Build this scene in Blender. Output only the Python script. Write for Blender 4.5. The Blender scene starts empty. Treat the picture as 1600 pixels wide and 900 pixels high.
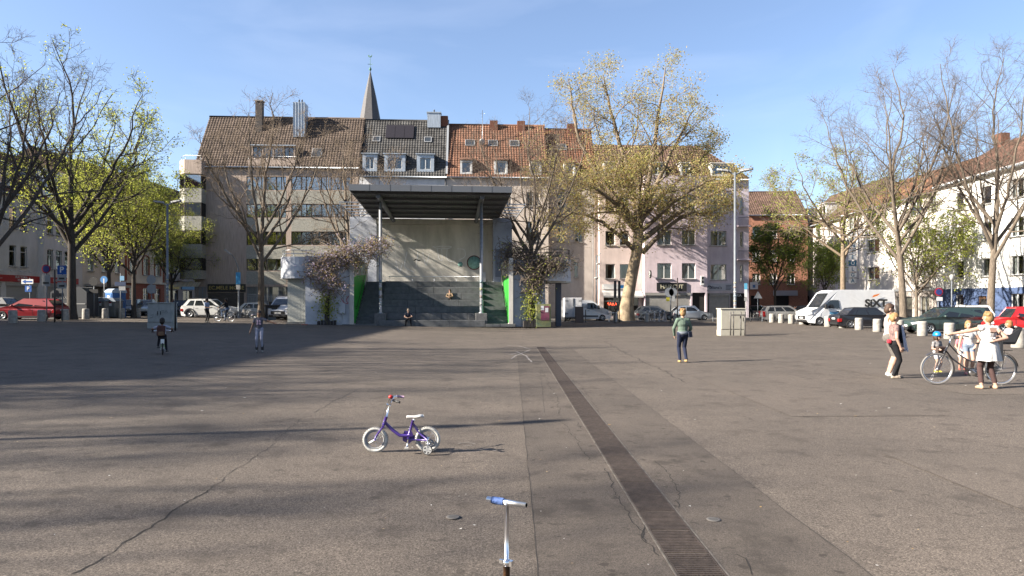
import bpy, bmesh, math, random
import numpy as np
from mathutils import Vector, Matrix, Euler
R = math.radians
random.seed(7)
scene = bpy.context.scene
COL = scene.collection

# ---------------------------------------------------------------- camera, sky, sun, exposure
CAM_H, FPX, YH = 1.85, 1066.7, 473.5          # eye height, focal length and horizon row (for a 1600 px wide picture)
cam_d = bpy.data.cameras.new('camera'); cam = bpy.data.objects.new('camera', cam_d); COL.objects.link(cam)
cam_d.sensor_width = 36.0; cam_d.lens = FPX / 1600 * 36.0
cam_d.shift_y = (YH - 450) / 1600
cam_d.clip_start = 0.05; cam_d.clip_end = 6000
cam.location = (0, 0, CAM_H); cam.rotation_euler = (R(90), 0, 0)
scene.camera = cam

SUN_AZ, SUN_EL = R(16.0), R(27.5)             # light travels to +X and slightly away from the camera
LDIR = Vector((math.cos(SUN_AZ) * math.cos(SUN_EL), math.sin(SUN_AZ) * math.cos(SUN_EL), -math.sin(SUN_EL)))
world = bpy.data.worlds.new('World'); scene.world = world; world.use_nodes = True
wn = world.node_tree; wn.nodes.clear()
sky = wn.nodes.new('ShaderNodeTexSky'); sky.sky_type = 'NISHITA'; sky.sun_disc = False
sky.sun_elevation = SUN_EL; sky.sun_rotation = math.atan2(-LDIR.x, -LDIR.y)
sky.altitude = 50; sky.air_density = 1.0; sky.dust_density = 0.9; sky.ozone_density = 3.0
bgn = wn.nodes.new('ShaderNodeBackground'); bgn.inputs[1].default_value = 0.054
# thin high cirrus veil
tcn = wn.nodes.new('ShaderNodeTexCoord'); mpn = wn.nodes.new('ShaderNodeMapping'); mpn.inputs['Scale'].default_value = (1.3, 1.3, 5.0)
mpn.inputs['Rotation'].default_value = (0.25, 0.15, 0.4)
nzn = wn.nodes.new('ShaderNodeTexNoise'); nzn.inputs['Scale'].default_value = 2.2; nzn.inputs['Detail'].default_value = 6; nzn.inputs['Distortion'].default_value = 0.6
rmn = wn.nodes.new('ShaderNodeMapRange'); rmn.inputs[1].default_value = 0.5; rmn.inputs[2].default_value = 0.85; rmn.inputs[3].default_value = 0.035; rmn.inputs[4].default_value = 0.13
mxn = wn.nodes.new('ShaderNodeMixRGB'); mxn.inputs[2].default_value = (7.0, 7.6, 8.4, 1)
tin = wn.nodes.new('ShaderNodeMixRGB'); tin.blend_type = 'MULTIPLY'; tin.inputs[0].default_value = 1.0; tin.inputs[2].default_value = (1.05, 1.02, 1.05, 1)
outn = wn.nodes.new('ShaderNodeOutputWorld')
wn.links.new(tcn.outputs['Generated'], mpn.inputs['Vector']); wn.links.new(mpn.outputs['Vector'], nzn.inputs['Vector'])
wn.links.new(nzn.outputs['Fac'], rmn.inputs[0]); wn.links.new(rmn.outputs[0], mxn.inputs[0])
wn.links.new(sky.outputs[0], mxn.inputs[1]); wn.links.new(mxn.outputs[0], tin.inputs[1]); wn.links.new(tin.outputs[0], bgn.inputs[0]); wn.links.new(bgn.outputs[0], outn.inputs[0])

sun_d = bpy.data.lights.new('sun', 'SUN'); sun_d.energy = 5.0; sun_d.angle = R(0.53); sun_d.color = (1.0, 0.91, 0.79)
sun = bpy.data.objects.new('sun', sun_d); COL.objects.link(sun)
sun.rotation_euler = LDIR.to_track_quat('-Z', 'Y').to_euler(); sun.location = (-40, -20, 40)
vs = scene.view_settings
vs.view_transform = 'Standard'; vs.look = 'None'; vs.exposure = 2.08; vs.gamma = 1.0; vs.use_curve_mapping = False
scene.cycles.max_bounces = 6; scene.cycles.transparent_max_bounces = 16
scene.cycles.caustics_reflective = False; scene.cycles.caustics_refractive = False

# ---------------------------------------------------------------- placing
def gz(x, y=0):
    """the square falls gently from the left towards the drain and rises a little to the right"""
    return 0.0206 * min(max(-x, 0), 42) if x < 0 else 0.0045 * min(x, 22)
def PX(px, D): return (px - 800) / FPX * D
def PZ(py, D): return CAM_H + (YH - py) / FPX * D

# ---------------------------------------------------------------- materials
MATS = {}
ALB = 0.68        # all dull base colours were picked a little bright
def mat(name, col, rough=0.8, spec=0.3, metal=0.0, var=0.0, vscale=3.0, col2=None, bump=0.0, bscale=40.0, det=4.0, trans=None, stretch=None, coat=0.0, emis=None):
    """principled material; var mixes col towards col2 (or darker) by noise, bump gives fine relief"""
    if name in MATS: return MATS[name]
    m = bpy.data.materials.new(name); m.use_nodes = True; MATS[name] = m
    if metal < .45: col = tuple(c * ALB for c in col); col2 = tuple(c * ALB for c in col2) if col2 else None
    nt = m.node_tree; b = nt.nodes['Principled BSDF']
    b.inputs['Base Color'].default_value = (*col, 1); b.inputs['Roughness'].default_value = rough
    b.inputs['Specular IOR Level'].default_value = spec; b.inputs['Metallic'].default_value = metal
    b.inputs['Coat Weight'].default_value = coat
    if emis: b.inputs['Emission Color'].default_value = (*emis[0], 1); b.inputs['Emission Strength'].default_value = emis[1]
    if var or bump:
        tc = nt.nodes.new('ShaderNodeTexCoord'); src = tc.outputs['Object']
        if stretch:
            mp = nt.nodes.new('ShaderNodeMapping'); mp.inputs['Scale'].default_value = stretch
            nt.links.new(src, mp.inputs['Vector']); src = mp.outputs['Vector']
    if var:
        n = nt.nodes.new('ShaderNodeTexNoise'); n.inputs['Scale'].default_value = vscale; n.inputs['Detail'].default_value = det; n.inputs['Roughness'].default_value = 0.65
        nt.links.new(src, n.inputs['Vector'])
        rm = nt.nodes.new('ShaderNodeMapRange'); rm.inputs[1].default_value = 0.32; rm.inputs[2].default_value = 0.68
        rm.inputs[3].default_value = 0; rm.inputs[4].default_value = 1
        nt.links.new(n.outputs['Fac'], rm.inputs[0])
        mx = nt.nodes.new('ShaderNodeMixRGB')
        c2 = col2 if col2 else tuple(c * (1 - var) for c in col)
        c1 = col if col2 else tuple(min(1, c * (1 + var * 0.5)) for c in col)
        mx.inputs[1].default_value = (*c1, 1); mx.inputs[2].default_value = (*c2, 1)
        nt.links.new(rm.outputs[0], mx.inputs[0]); nt.links.new(mx.outputs[0], b.inputs['Base Color'])
    if bump:
        n2 = nt.nodes.new('ShaderNodeTexNoise'); n2.inputs['Scale'].default_value = bscale; n2.inputs['Detail'].default_value = 3
        nt.links.new(src, n2.inputs['Vector'])
        bp = nt.nodes.new('ShaderNodeBump'); bp.inputs['Strength'].default_value = bump; bp.inputs['Distance'].default_value = 0.02
        nt.links.new(n2.outputs['Fac'], bp.inputs['Height']); nt.links.new(bp.outputs[0], b.inputs['Normal'])
    if trans:      # leaf translucency
        tr = nt.nodes.new('ShaderNodeBsdfTranslucent'); tr.inputs[0].default_value = (*trans, 1)
        ad = nt.nodes.new('ShaderNodeMixShader'); ad.inputs[0].default_value = 0.4
        out = nt.nodes['Material Output']
        nt.links.new(b.outputs[0], ad.inputs[1]); nt.links.new(tr.outputs[0], ad.inputs[2]); nt.links.new(ad.outputs[0], out.inputs['Surface'])
    return m

def glass_mat(name, tint=(0.75, 0.8, 0.82), refl=0.12):
    if name in MATS: return MATS[name]
    m = bpy.data.materials.new(name); m.use_nodes = True; MATS[name] = m
    nt = m.node_tree; nt.nodes.clear()
    o = nt.nodes.new('ShaderNodeOutputMaterial'); t = nt.nodes.new('ShaderNodeBsdfTransparent'); t.inputs[0].default_value = (*tint, 1)
    g = nt.nodes.new('ShaderNodeBsdfGlossy'); g.inputs['Roughness'].default_value = 0.03
    lw = nt.nodes.new('ShaderNodeFresnel'); lw.inputs[0].default_value = 1.5
    ad = nt.nodes.new('ShaderNodeMath'); ad.operation = 'ADD'; ad.inputs[1].default_value = refl; ad.use_clamp = True
    mx = nt.nodes.new('ShaderNodeMixShader')
    nt.links.new(lw.outputs[0], ad.inputs[0]); nt.links.new(ad.outputs[0], mx.inputs[0])
    nt.links.new(t.outputs[0], mx.inputs[1]); nt.links.new(g.outputs[0], mx.inputs[2]); nt.links.new(mx.outputs[0], o.inputs[0])
    return m

# ---------------------------------------------------------------- mesh building
def frame_of(t):
    t = Vector(t).normalized(); ref = Vector((0, 0, 1)) if abs(t.z) < 0.95 else Vector((1, 0, 0))
    a = t.cross(ref).normalized(); return a, a.cross(t).normalized()
class MB:
    def __init__(s): s.v = []; s.f = []; s.m = []; s.sm = []
    def add(s, vs, fs, m=0, sm=False):
        o = len(s.v); s.v.extend(tuple(v) for v in vs)
        for f in fs: s.f.append(tuple(i + o for i in f)); s.m.append(m); s.sm.append(sm)
        return s
    def box(s, a, b, m=0):
        x0, y0, z0 = a; x1, y1, z1 = b
        return s.add([(x0,y0,z0),(x1,y0,z0),(x1,y1,z0),(x0,y1,z0),(x0,y0,z1),(x1,y0,z1),(x1,y1,z1),(x0,y1,z1)],
              [(3,2,1,0),(4,5,6,7),(0,1,5,4),(1,2,6,5),(2,3,7,6),(3,0,4,7)], m)
    def obox(s, c, size, rot=(0,0,0), m=0):
        M = Euler(rot).to_matrix(); c = Vector(c); h = [k / 2 for k in size]
        P = [c + M @ Vector((sx*h[0], sy*h[1], sz*h[2])) for sz in (-1,1) for sy in (-1,1) for sx in (-1,1)]
        return s.add(P, [(2,3,1,0),(4,5,7,6),(0,1,5,4),(1,3,7,5),(3,2,6,7),(2,0,4,6)], m)
    def tube(s, pts, r, n=8, m=0, cap=True, sm=True, closed=False):
        pts = [Vector(p) for p in pts]; k = len(pts)
        rs = r if isinstance(r, (list, tuple)) else [r] * k
        vs = []; a = None
        for i, p in enumerate(pts):
            if closed: t = pts[(i+1) % k] - pts[i-1]
            else: t = pts[min(i+1, k-1)] - pts[max(i-1, 0)]
            if t.length < 1e-9: t = Vector((0,0,1))
            t.normalize()
            if a is None: a, b = frame_of(t)
            else:
                a = (a - t * a.dot(t))
                a = a.normalized() if a.length > 1e-6 else frame_of(t)[0]
                b = t.cross(a) * -1
            for j in range(n):
                an = 2 * math.pi * j / n; vs.append(p + (a * math.cos(an) + b * math.sin(an)) * rs[i])
        fs = []
        for i in range(k if closed else k - 1):
            i2 = (i + 1) % k
            for j in range(n):
                j2 = (j + 1) % n; fs.append((i*n+j, i*n+j2, i2*n+j2, i2*n+j))
        s.add(vs, fs, m, sm)
        if cap and not closed:
            o = len(s.v) - len(vs)
            s.f.append(tuple(o + j for j in range(n))); s.m.append(m); s.sm.append(False)
            s.f.append(tuple(o + (k-1)*n + j for j in reversed(range(n)))); s.m.append(m); s.sm.append(False)
        return s
    def lathe(s, prof, c=(0,0,0), n=20, m=0, axis='z', sm=True, ring=False):
        c = Vector(c); vs = []
        for r, z in prof:
            for j in range(n):
                an = 2*math.pi*j/n; x, y = r*math.cos(an), r*math.sin(an)
                vs.append(c + Vector({'z': (x, y, z), 'y': (x, z, y), 'x': (z, x, y)}[axis]))
        k = len(prof); fs = []
        for i in range(k-1):
            for j in range(n):
                j2 = (j+1) % n; fs.append((i*n+j, i*n+j2, (i+1)*n+j2, (i+1)*n+j))
        if ring:
            for j in range(n): j2 = (j+1) % n; fs.append(((k-1)*n+j, (k-1)*n+j2, j2, j))
        else: fs.append(tuple(reversed(range(n)))); fs.append(tuple((k-1)*n + j for j in range(n)))
        return s.add(vs, fs, m, sm)
    def prism(s, poly, a, b, axis='y', m=0, sm=False):
        """extrude a 2-D outline between a and b along axis; outline in the two other axes (x,z) / (y,z) / (x,y)"""
        def pt(p, d): return {'y': (p[0], d, p[1]), 'x': (d, p[0], p[1]), 'z': (p[0], p[1], d)}[axis]
        n = len(poly); vs = [pt(p, a) for p in poly] + [pt(p, b) for p in poly]
        fs = [tuple(range(n)), tuple(n + i for i in reversed(range(n)))]
        fs += [(i, (i+1) % n, n + (i+1) % n, n + i) for i in range(n)]
        return s.add(vs, fs, m, sm)
    def ell(s, c, r, n=12, k=8, m=0):
        if not isinstance(r, (list, tuple)): r = (r, r, r)
        vs = [(c[0], c[1], c[2] - r[2])]
        for i in range(1, k):
            th = math.pi * i / k - math.pi / 2
            for j in range(n):
                an = 2*math.pi*j/n
                vs.append((c[0] + r[0]*math.cos(th)*math.cos(an), c[1] + r[1]*math.cos(th)*math.sin(an), c[2] + r[2]*math.sin(th)))
        vs.append((c[0], c[1], c[2] + r[2])); fs = []
        for j in range(n): fs.append((0, 1 + (j+1) % n, 1 + j))
        for i in range(k-2):
            for j in range(n): fs.append((1+i*n+j, 1+i*n+(j+1) % n, 1+(i+1)*n+(j+1) % n, 1+(i+1)*n+j))
        o = 1 + (k-2)*n
        for j in range(n): fs.append((o+j, o+(j+1) % n, len(vs)-1))
        return s.add(vs, fs, m, True)
    def mesh(s, name, mats):
        me = bpy.data.meshes.new(name); me.from_pydata(s.v, [], s.f)
        if not isinstance(mats, (list, tuple)): mats = [mats]
        for m in mats: me.materials.append(m)
        me.polygons.foreach_set('material_index', s.m); me.polygons.foreach_set('use_smooth', s.sm)
        me.update(); return me
    def build(s, name, mats, parent=None, loc=(0,0,0), rz=0.0, bevel=0, segs=2):
        return place(s.mesh(name, mats), name, parent, loc, rz, bevel, segs)
def place(me, name, parent=None, loc=(0,0,0), rz=0.0, bevel=0, segs=2):
    o = bpy.data.objects.new(name, me); COL.objects.link(o); o.location = loc; o.rotation_euler = (0, 0, rz)
    if parent: o.parent = parent
    if bevel:
        b = o.modifiers.new('bevel', 'BEVEL'); b.width = bevel; b.segments = segs; b.limit_method = 'ANGLE'; b.angle_limit = R(32); b.harden_normals = False
    return o
def np_mesh(name, V, F, mats, mi=None, smooth=False):
    """fast mesh from numpy arrays; F is (n,k) with k = 3 or 4"""
    me = bpy.data.meshes.new(name); n, k = F.shape
    me.vertices.add(len(V)); me.vertices.foreach_set('co', np.asarray(V, np.float32).ravel())
    me.loops.add(n * k); me.loops.foreach_set('vertex_index', F.astype(np.int32).ravel())
    me.polygons.add(n); me.polygons.foreach_set('loop_start', np.arange(n, dtype=np.int32) * k)
    if not isinstance(mats, (list, tuple)): mats = [mats]
    for m in mats: me.materials.append(m)
    if mi is not None: me.polygons.foreach_set('material_index', np.asarray(mi, np.int32))
    me.polygons.foreach_set('use_smooth', np.full(n, smooth))
    me.update(calc_edges=True); return me
def tag(o, label=None, cat=None, group=None, kind=None):
    if label: o['label'] = label
    if cat: o['category'] = cat
    if group: o['group'] = group
    if kind: o['kind'] = kind
    return o
def thing(name, label, cat, loc=(0,0,0), rz=0.0, group=None, kind=None):
    o = bpy.data.objects.new(name, None); COL.objects.link(o); o.location = loc; o.rotation_euler = (0, 0, rz)
    o.empty_display_size = 0.3
    return tag(o, label, cat, group, kind)
def copy_tree(o, parent=None, loc=None, rz=None, label=None, scale=None):
    c = o.copy(); COL.objects.link(c); c.parent = parent
    if loc is not None: c.location = loc
    if rz is not None: c.rotation_euler = (0, 0, rz)
    if scale is not None: c.scale = (scale,) * 3 if not isinstance(scale, tuple) else scale
    if label: c['label'] = label
    for ch in o.children: copy_tree(ch, c)
    return c
def text_mesh(s, size, depth=0.006, bold=0.0, align='CENTER', sx=1.0):
    """lettering in the x-z plane, facing -y"""
    cu = bpy.data.curves.new('lettering', 'FONT'); cu.body = s; cu.size = size; cu.extrude = depth; cu.offset = bold
    cu.align_x = align; cu.align_y = 'CENTER'; cu.resolution_u = 3
    ob = bpy.data.objects.new('lettering_source', cu); COL.objects.link(ob)
    dg = bpy.context.evaluated_depsgraph_get(); me = bpy.data.meshes.new_from_object(ob.evaluated_get(dg))
    bpy.data.objects.remove(ob); bpy.data.curves.remove(cu)
    me.transform(Matrix.Rotation(R(90), 4, 'X') @ Matrix.Scale(sx, 4, (1, 0, 0))); return me
def lettering(s, size, material, parent, loc, rz=0.0, bold=0.0, align='CENTER', sx=1.0, name='lettering'):
    me = text_mesh(s, size, bold=bold, align=align, sx=sx); me.name = name; me.materials.clear(); me.materials.append(material)
    return place(me, name, parent, loc, rz)
# ================================================================ materials shared by many things
def asphalt(name, c1, c2, grain, gsc, stain=0.35, seed=0.0):
    m = bpy.data.materials.new(name); m.use_nodes = True; MATS[name] = m
    c1, c2 = tuple(c * ALB for c in c1), tuple(c * ALB for c in c2)
    nt = m.node_tree; b = nt.nodes['Principled BSDF']; L = nt.links.new
    tc = nt.nodes.new('ShaderNodeTexCoord'); mp = nt.nodes.new('ShaderNodeMapping'); mp.inputs['Location'].default_value = (seed, seed * 2, 0)
    L(tc.outputs['Object'], mp.inputs[0]); src = mp.outputs[0]
    def noise(sc, det=3, rough=0.6):
        n = nt.nodes.new('ShaderNodeTexNoise'); n.inputs['Scale'].default_value = sc; n.inputs['Detail'].default_value = det; n.inputs['Roughness'].default_value = rough
        L(src, n.inputs['Vector']); return n.outputs['Fac']
    def rng(s, a, b_, lo, hi):
        r = nt.nodes.new('ShaderNodeMapRange'); r.inputs[1].default_value = a; r.inputs[2].default_value = b_; r.inputs[3].default_value = lo; r.inputs[4].default_value = hi
        L(s, r.inputs[0]); return r.outputs[0]
    def mix(f, a, b_, mode='MIX'):
        x = nt.nodes.new('ShaderNodeMixRGB'); x.blend_type = mode
        if isinstance(f, float): x.inputs[0].default_value = f
        else: L(f, x.inputs[0])
        for i, k in ((1, a), (2, b_)):
            if isinstance(k, tuple): x.inputs[i].default_value = (*k, 1)
            else: L(k, x.inputs[i])
        return x.outputs[0]
    base = mix(rng(noise(0.35, 8, 0.7), 0.38, 0.62, 0, 1), c1, c2)
    vo = nt.nodes.new('ShaderNodeTexVoronoi'); vo.inputs['Scale'].default_value = gsc; L(src, vo.inputs['Vector'])
    bw = nt.nodes.new('ShaderNodeRGBToBW'); L(vo.outputs['Color'], bw.inputs[0])
    g1 = rng(bw.outputs[0], 0.15, 0.85, 1 - grain, 1 + grain)
    g2 = rng(noise(gsc * 0.45, 2, 0.8), 0.3, 0.7, 1 - grain * 0.8, 1 + grain * 0.8)
    mu = nt.nodes.new('ShaderNodeMath'); mu.operation = 'MULTIPLY'; L(g1, mu.inputs[0]); L(g2, mu.inputs[1])
    col = mix(1.0, base, mu.outputs[0], 'MULTIPLY')
    if stain:   # gum spots, drips and old oil, each with its own outline
        st = rng(noise(1.5, 6, 0.66), 0.53, 0.66, 0, stain); col = mix(st, col, tuple(c * 0.45 for c in c1))
        st2 = rng(noise(6.5, 3, 0.5), 0.63, 0.69, 0, stain); col = mix(st2, col, tuple(c * 0.4 for c in c1))
    L(col, b.inputs['Base Color']); b.inputs['Roughness'].default_value = 0.85; b.inputs['Specular IOR Level'].default_value = 0.25
    bp = nt.nodes.new('ShaderNodeBump'); bp.inputs['Strength'].default_value = 0.75; bp.inputs['Distance'].default_value = 0.010
    L(bw.outputs[0], bp.inputs['Height']); L(bp.outputs[0], b.inputs['Normal'])
    return m
M_ASPH = asphalt('asphalt_coarse', (0.158, 0.131, 0.107), (0.122, 0.102, 0.084), 0.5, 125, 0.6)
M_ASPH2 = asphalt('asphalt_fine', (0.134, 0.111, 0.091), (0.094, 0.079, 0.066), 0.36, 150, 0.85, 3.1)
M_ASPH3 = asphalt('asphalt_patch', (0.158, 0.131, 0.107), (0.134, 0.112, 0.092), 0.4, 140, 0.5, 9.7)
M_ROAD = asphalt('asphalt_road', (0.12, 0.112, 0.104), (0.10, 0.094, 0.088), 0.3, 90, 0.3, 5.5)
M_PAVE = mat('pavement_slabs', (0.24, 0.225, 0.205), 0.9, var=0.3, vscale=1.2, bump=0.3)
M_KERB = mat('kerb_stone', (0.30, 0.285, 0.265), 0.9, var=0.25, vscale=2)
M_CRACK = mat('crack_dirt', (0.035, 0.031, 0.027), 0.95); M_JOINT = mat('joint_dirt', (0.065, 0.057, 0.05), 0.95)
M_IRON = mat('rusty_iron', (0.085, 0.066, 0.055), 0.75, 0.35, 0.2, var=0.4, vscale=8, bump=0.3, bscale=60)
M_DARK = mat('deep_dark', (0.012, 0.012, 0.013), 0.9)
M_STEEL = mat('galvanised_steel', (0.42, 0.44, 0.46), 0.45, 0.5, 0.7, var=0.2, vscale=6)
M_ALU = mat('brushed_aluminium', (0.75, 0.76, 0.78), 0.28, 0.5, 1.0)
M_CHROME = mat('chrome', (0.8, 0.8, 0.8), 0.15, 0.5, 1.0)
M_BLACK = mat('black_plastic', (0.018, 0.018, 0.019), 0.5, 0.4)
M_RUBBER = mat('tyre_rubber', (0.022, 0.022, 0.023), 0.8, 0.3)
M_CONC = mat('bollard_concrete', (0.40, 0.375, 0.335), 0.9, var=0.35, vscale=5, bump=0.4, bscale=60)
M_WHITE = mat('white_paint', (0.78, 0.78, 0.77), 0.5)
M_CHALK = mat('chalk', (0.42, 0.39, 0.37), 0.95, var=0.4, vscale=30, col2=(0.16, 0.145, 0.13))

# ================================================================ ground sheets
def sheet(name, xs, ys, m, dz=0.0, parent=None, kind=None):
    V = [(x, y, gz(x) + dz) for y in ys for x in xs]; nx = len(xs)
    F = [(j*nx+i, j*nx+i+1, (j+1)*nx+i+1, (j+1)*nx+i) for j in range(len(ys)-1) for i in range(nx-1)]
    mb = MB(); mb.add(V, F); o = mb.build(name, m, parent)
    if kind: o['kind'] = kind
    return o
ground = sheet('ground', [-2500, -42, -30, -20, -10, -4, 0, 5, 12, 22, 2500], [-300, 0, 10, 25, 50, 90, 3000], M_ASPH, 0, None, 'structure')
# worn strip along the drain, and later patches
sheet('asphalt_strip', [0.18, 1.0, 2.42], [1.5, 8, 16, 27.5], M_ASPH2, 0.004, ground)
sheet('asphalt_patch', [4.5, 6, 9.2], [1.0, 4, 8.3], M_ASPH3, 0.004, ground)
sheet('asphalt_patch', [4.5, 5.6, 7.05], [11.0, 14, 17.2], M_ASPH3, 0.004, ground)
sheet('asphalt_patch', [9.0, 11, 16.5], [13.5, 17, 21.5], M_ASPH3, 0.004, ground)
# streets around the square
road_back = sheet('road_back', [-31, -20, -10, 0, 12, 24, 37], [66.2, 73.2], M_ROAD, 0.006, None, 'structure')
road_right = sheet('road_right', [25.2, 30, 37.2], [-20, 10, 40, 66.2], M_ROAD, 0.006, None, 'structure')
road_left = sheet('road_left', [-41.8, -38, -33.2], [-20, 10, 40, 120], M_ROAD, 0.006, None, 'structure')
def pavement(name, xs, y0, y1, kerb_side):
    mb = MB(); t = 0.12
    for x0, x1 in zip(xs[:-1], xs[1:]):
        z0, z1 = gz(x0), gz(x1)
        mb.add([(x0,y0,z0-.1),(x1,y0,z1-.1),(x1,y1,z1-.1),(x0,y1,z0-.1),(x0,y0,z0+t),(x1,y0,z1+t),(x1,y1,z1+t),(x0,y1,z0+t)],
               [(4,5,6,7),(0,1,5,4),(2,3,7,6),(1,2,6,5),(3,0,4,7)])
    o = mb.build(name, M_PAVE); o['kind'] = 'structure'
    return o
pavement('pavement_back', [-30.5, -20, -10, 0, 12, 22, 36.9], 73.35, 80, 'y')
pavement('pavement_right', [37.35, 41], -20, 66, 'x')
pavement('pavement_left', [-46, -42.1], -20, 120, 'x')
def kerb_line(name, xs, y0, y1, h=0.125):
    mb = MB()
    for x0, x1 in zip(xs[:-1], xs[1:]):
        z0, z1 = gz(x0), gz(x1)
        mb.add([(x0,y0,z0-.1),(x1,y0,z1-.1),(x1,y1,z1-.1),(x0,y1,z0-.1),(x0,y0,z0+h),(x1,y0,z1+h),(x1,y1,z1+h),(x0,y1,z0+h)],
               [(4,5,6,7),(0,1,5,4),(2,3,7,6),(1,2,6,5),(3,0,4,7)])
    o = mb.build(name, M_KERB); o['kind'] = 'structure'; return o
kerb_line('kerb_back', [-30.5, -20, -10, 0, 12, 22, 36.9], 73.2, 73.34)
kerb_line('kerb_right', [37.2, 37.34], -20, 66)
kerb_line('kerb_left', [-42.09, -41.95], -20, 120)
kerb_line('kerb_square', [-30.5, -20, -10, 0, 12, 22], 65.9, 66.1, 0.06)

# ---- drain: steel edge rails, near-black sheet painting the channel's shade, grates of transverse bars
DRX = lambda y: 1.285 - 0.0042 * (y - 4.6)
drain = thing('drain_channel', 'long rusty slotted drain channel running up the middle of the square', 'drain', (0, 0, 0.004))
mb = MB(); mb.add([(DRX(2)-.17,2,.003),(DRX(2)+.17,2,.003),(DRX(28.6)+.17,28.6,.003),(DRX(28.6)-.17,28.6,.003)], [(0,1,2,3)])
mb.build('channel_shade', M_DARK, drain)
for sgn in (-1, 1):
    mb = MB(); a, b = DRX(2) + sgn*.176, DRX(28.6) + sgn*.176
    mb.add([(a-.007,2,0),(a+.007,2,0),(b+.007,28.6,0),(b-.007,28.6,0),(a-.007,2,.010),(a+.007,2,.010),(b+.007,28.6,.010),(b-.007,28.6,.010)],
           [(4,5,6,7),(0,1,5,4),(1,2,6,5),(2,3,7,6),(3,0,4,7)])
    mb.build('edge_rail', mat('worn_rail', (.17, .15, .13), .75, .3, .2, var=.5, vscale=9), drain)
mb = MB()
for k in range(14): mb.box((-.155, .012 + k*.0345, .004), (.155, .012 + k*.0345 + .019, .013))
for sx in (-.163, .155): mb.box((sx, .004, .0035), (sx+.008, .496, .0128))
gm = mb.mesh('grate', M_IRON)
for k in range(53):
    y = 2.02 + k*.5; o = place(gm, 'grate', drain, (DRX(y + .25), y, random.uniform(-.001, .0015)), R(0.24) + random.uniform(-.004, .004))
# ---- cracks and joints in the asphalt
def ribbon(name, pts, w, m, dz, parent, jitter=0.0, step=0.12):
    P = []
    for (x0, y0), (x1, y1) in zip(pts[:-1], pts[1:]):
        n = max(1, int(math.hypot(x1-x0, y1-y0) / step))
        for i in range(n): P.append([x0 + (x1-x0)*i/n, y0 + (y1-y0)*i/n])
    P.append(list(pts[-1])); rnd = random.Random(len(P)); d = [0, 0]
    vs = []
    for i, p in enumerate(P):
        d = [max(-1, min(1, d[0]*.75 + rnd.uniform(-.8, .8))), max(-1, min(1, d[1]*.75 + rnd.uniform(-.8, .8)))]
        q = P[min(i+1, len(P)-1)]; o_ = P[max(i-1, 0)]; tx, ty = q[0]-o_[0], q[1]-o_[1]; l = math.hypot(tx, ty) or 1
        nx, ny = -ty/l, tx/l; ww = w * (0.45 + 0.9 * rnd.random()) if jitter else w
        x, y = p[0] + d[0]*jitter, p[1] + d[1]*jitter
        vs += [(x + nx*ww/2, y + ny*ww/2, gz(x) + dz), (x - nx*ww/2, y - ny*ww/2, gz(x) + dz)]
    mb = MB(); mb.add(vs, [(2*i, 2*i+1, 2*i+3, 2*i+2) for i in range(len(P)-1)])
    return mb.build(name, m, parent)
def G(px, py):       # a point of the ground seen at that spot of the picture
    d = FPX * CAM_H / (py - YH)
    for _ in range(6): d = FPX * (CAM_H - gz(PX(px, d))) / (py - YH)
    return (PX(px, d), d)
ribbon('crack', [G(110, 898), G(215, 838), G(330, 762)], .012, M_CRACK, .003, ground, .03, .06)
ribbon('crack', [G(330, 762), G(420, 700), G(470, 655)], .008, M_JOINT, .003, ground, .03, .08)
ribbon('crack', [G(490, 645), G(525, 625), G(560, 608)], .014, M_JOINT, .003, ground, .03, .1)
ribbon('crack', [G(945, 533), G(985, 556), G(1030, 576), G(1072, 597)], .028, M_CRACK, .003, ground, .07)
for pts in ([(868,575),(905,600),(930,632),(940,655)], [(900,660),(945,700),(950,722),(985,745),(1002,760),(985,772)],
            [(845,575),(872,628),(876,650)], [(878,662),(905,690),(920,720)], [(945,733),(955,760),(985,800),(1010,845)],
            [(962,742),(970,762),(1000,800),(1015,825),(1005,842),(1030,868)], [(1150,868),(1172,885),(1175,900)], [(1020,720),(1045,745),(1062,780),(1058,795)]):
    ribbon('crack', [G(*p) for p in pts], .009, M_CRACK, .0065, ground, .035, .07)
ribbon('joint', [(0.18, 2.5), (0.18, 27)], .007, M_JOINT, .0062, ground, .006)
ribbon('joint', [(2.42, 2.5), (2.42, 14), (2.3, 27)], .007, M_JOINT, .0062, ground, .008)
ribbon('joint', [(4.5, 2.5), (4.5, 8.3), (9.2, 8.3)], .007, M_JOINT, .0062, ground, .006)
ribbon('joint', [(4.5, 17.2), (4.5, 11), (7.05, 11.0)], .007, M_JOINT, .0062, ground, .006)
ribbon('joint', [(0.8, 19.5), (0.55, 11.5)], .007, M_JOINT, .0062, ground, .004)
# ---- round covers, chalk, litter
def cover(px, py, lab):
    x, y = G(px, py); t = thing('round_cover', lab, 'cover', (x, y, gz(x) + .005))
    mb = MB(); mb.lathe([(.058, 0), (.06, .004), (.05, .006)], n=24); mb.build('rim', mat('cover_rim', (.14, .13, .12), .7), t)
    mb = MB(); mb.lathe([(.049, .003), (.049, .0055)], n=24)
    for k in range(5): mb.box((-.034, -.03 + k*.014, .0055), (.034, -.025 + k*.014, .007))
    mb.build('lid', mat('cover_grey', (.12, .118, .115), .75, .3, .2, var=.3, vscale=20), t)
cover(708, 809, 'small round grey cover set in the coarse asphalt left of the scooter')
cover(1115, 813, 'small round grey cover set in the asphalt right of the drain')
def scribble(pts, w):
    ribbon('chalk_mark', [G(*p) for p in pts], w, M_CHALK, .0075, ground, .02, .1)
for pts in ([(792,540),(812,541),(829,546)], [(828,547),(818,551),(806,556),(798,561)], [(806,549),(822,556),(831,566)], [(795,555),(812,551)]): scribble(pts, .05)
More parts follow.
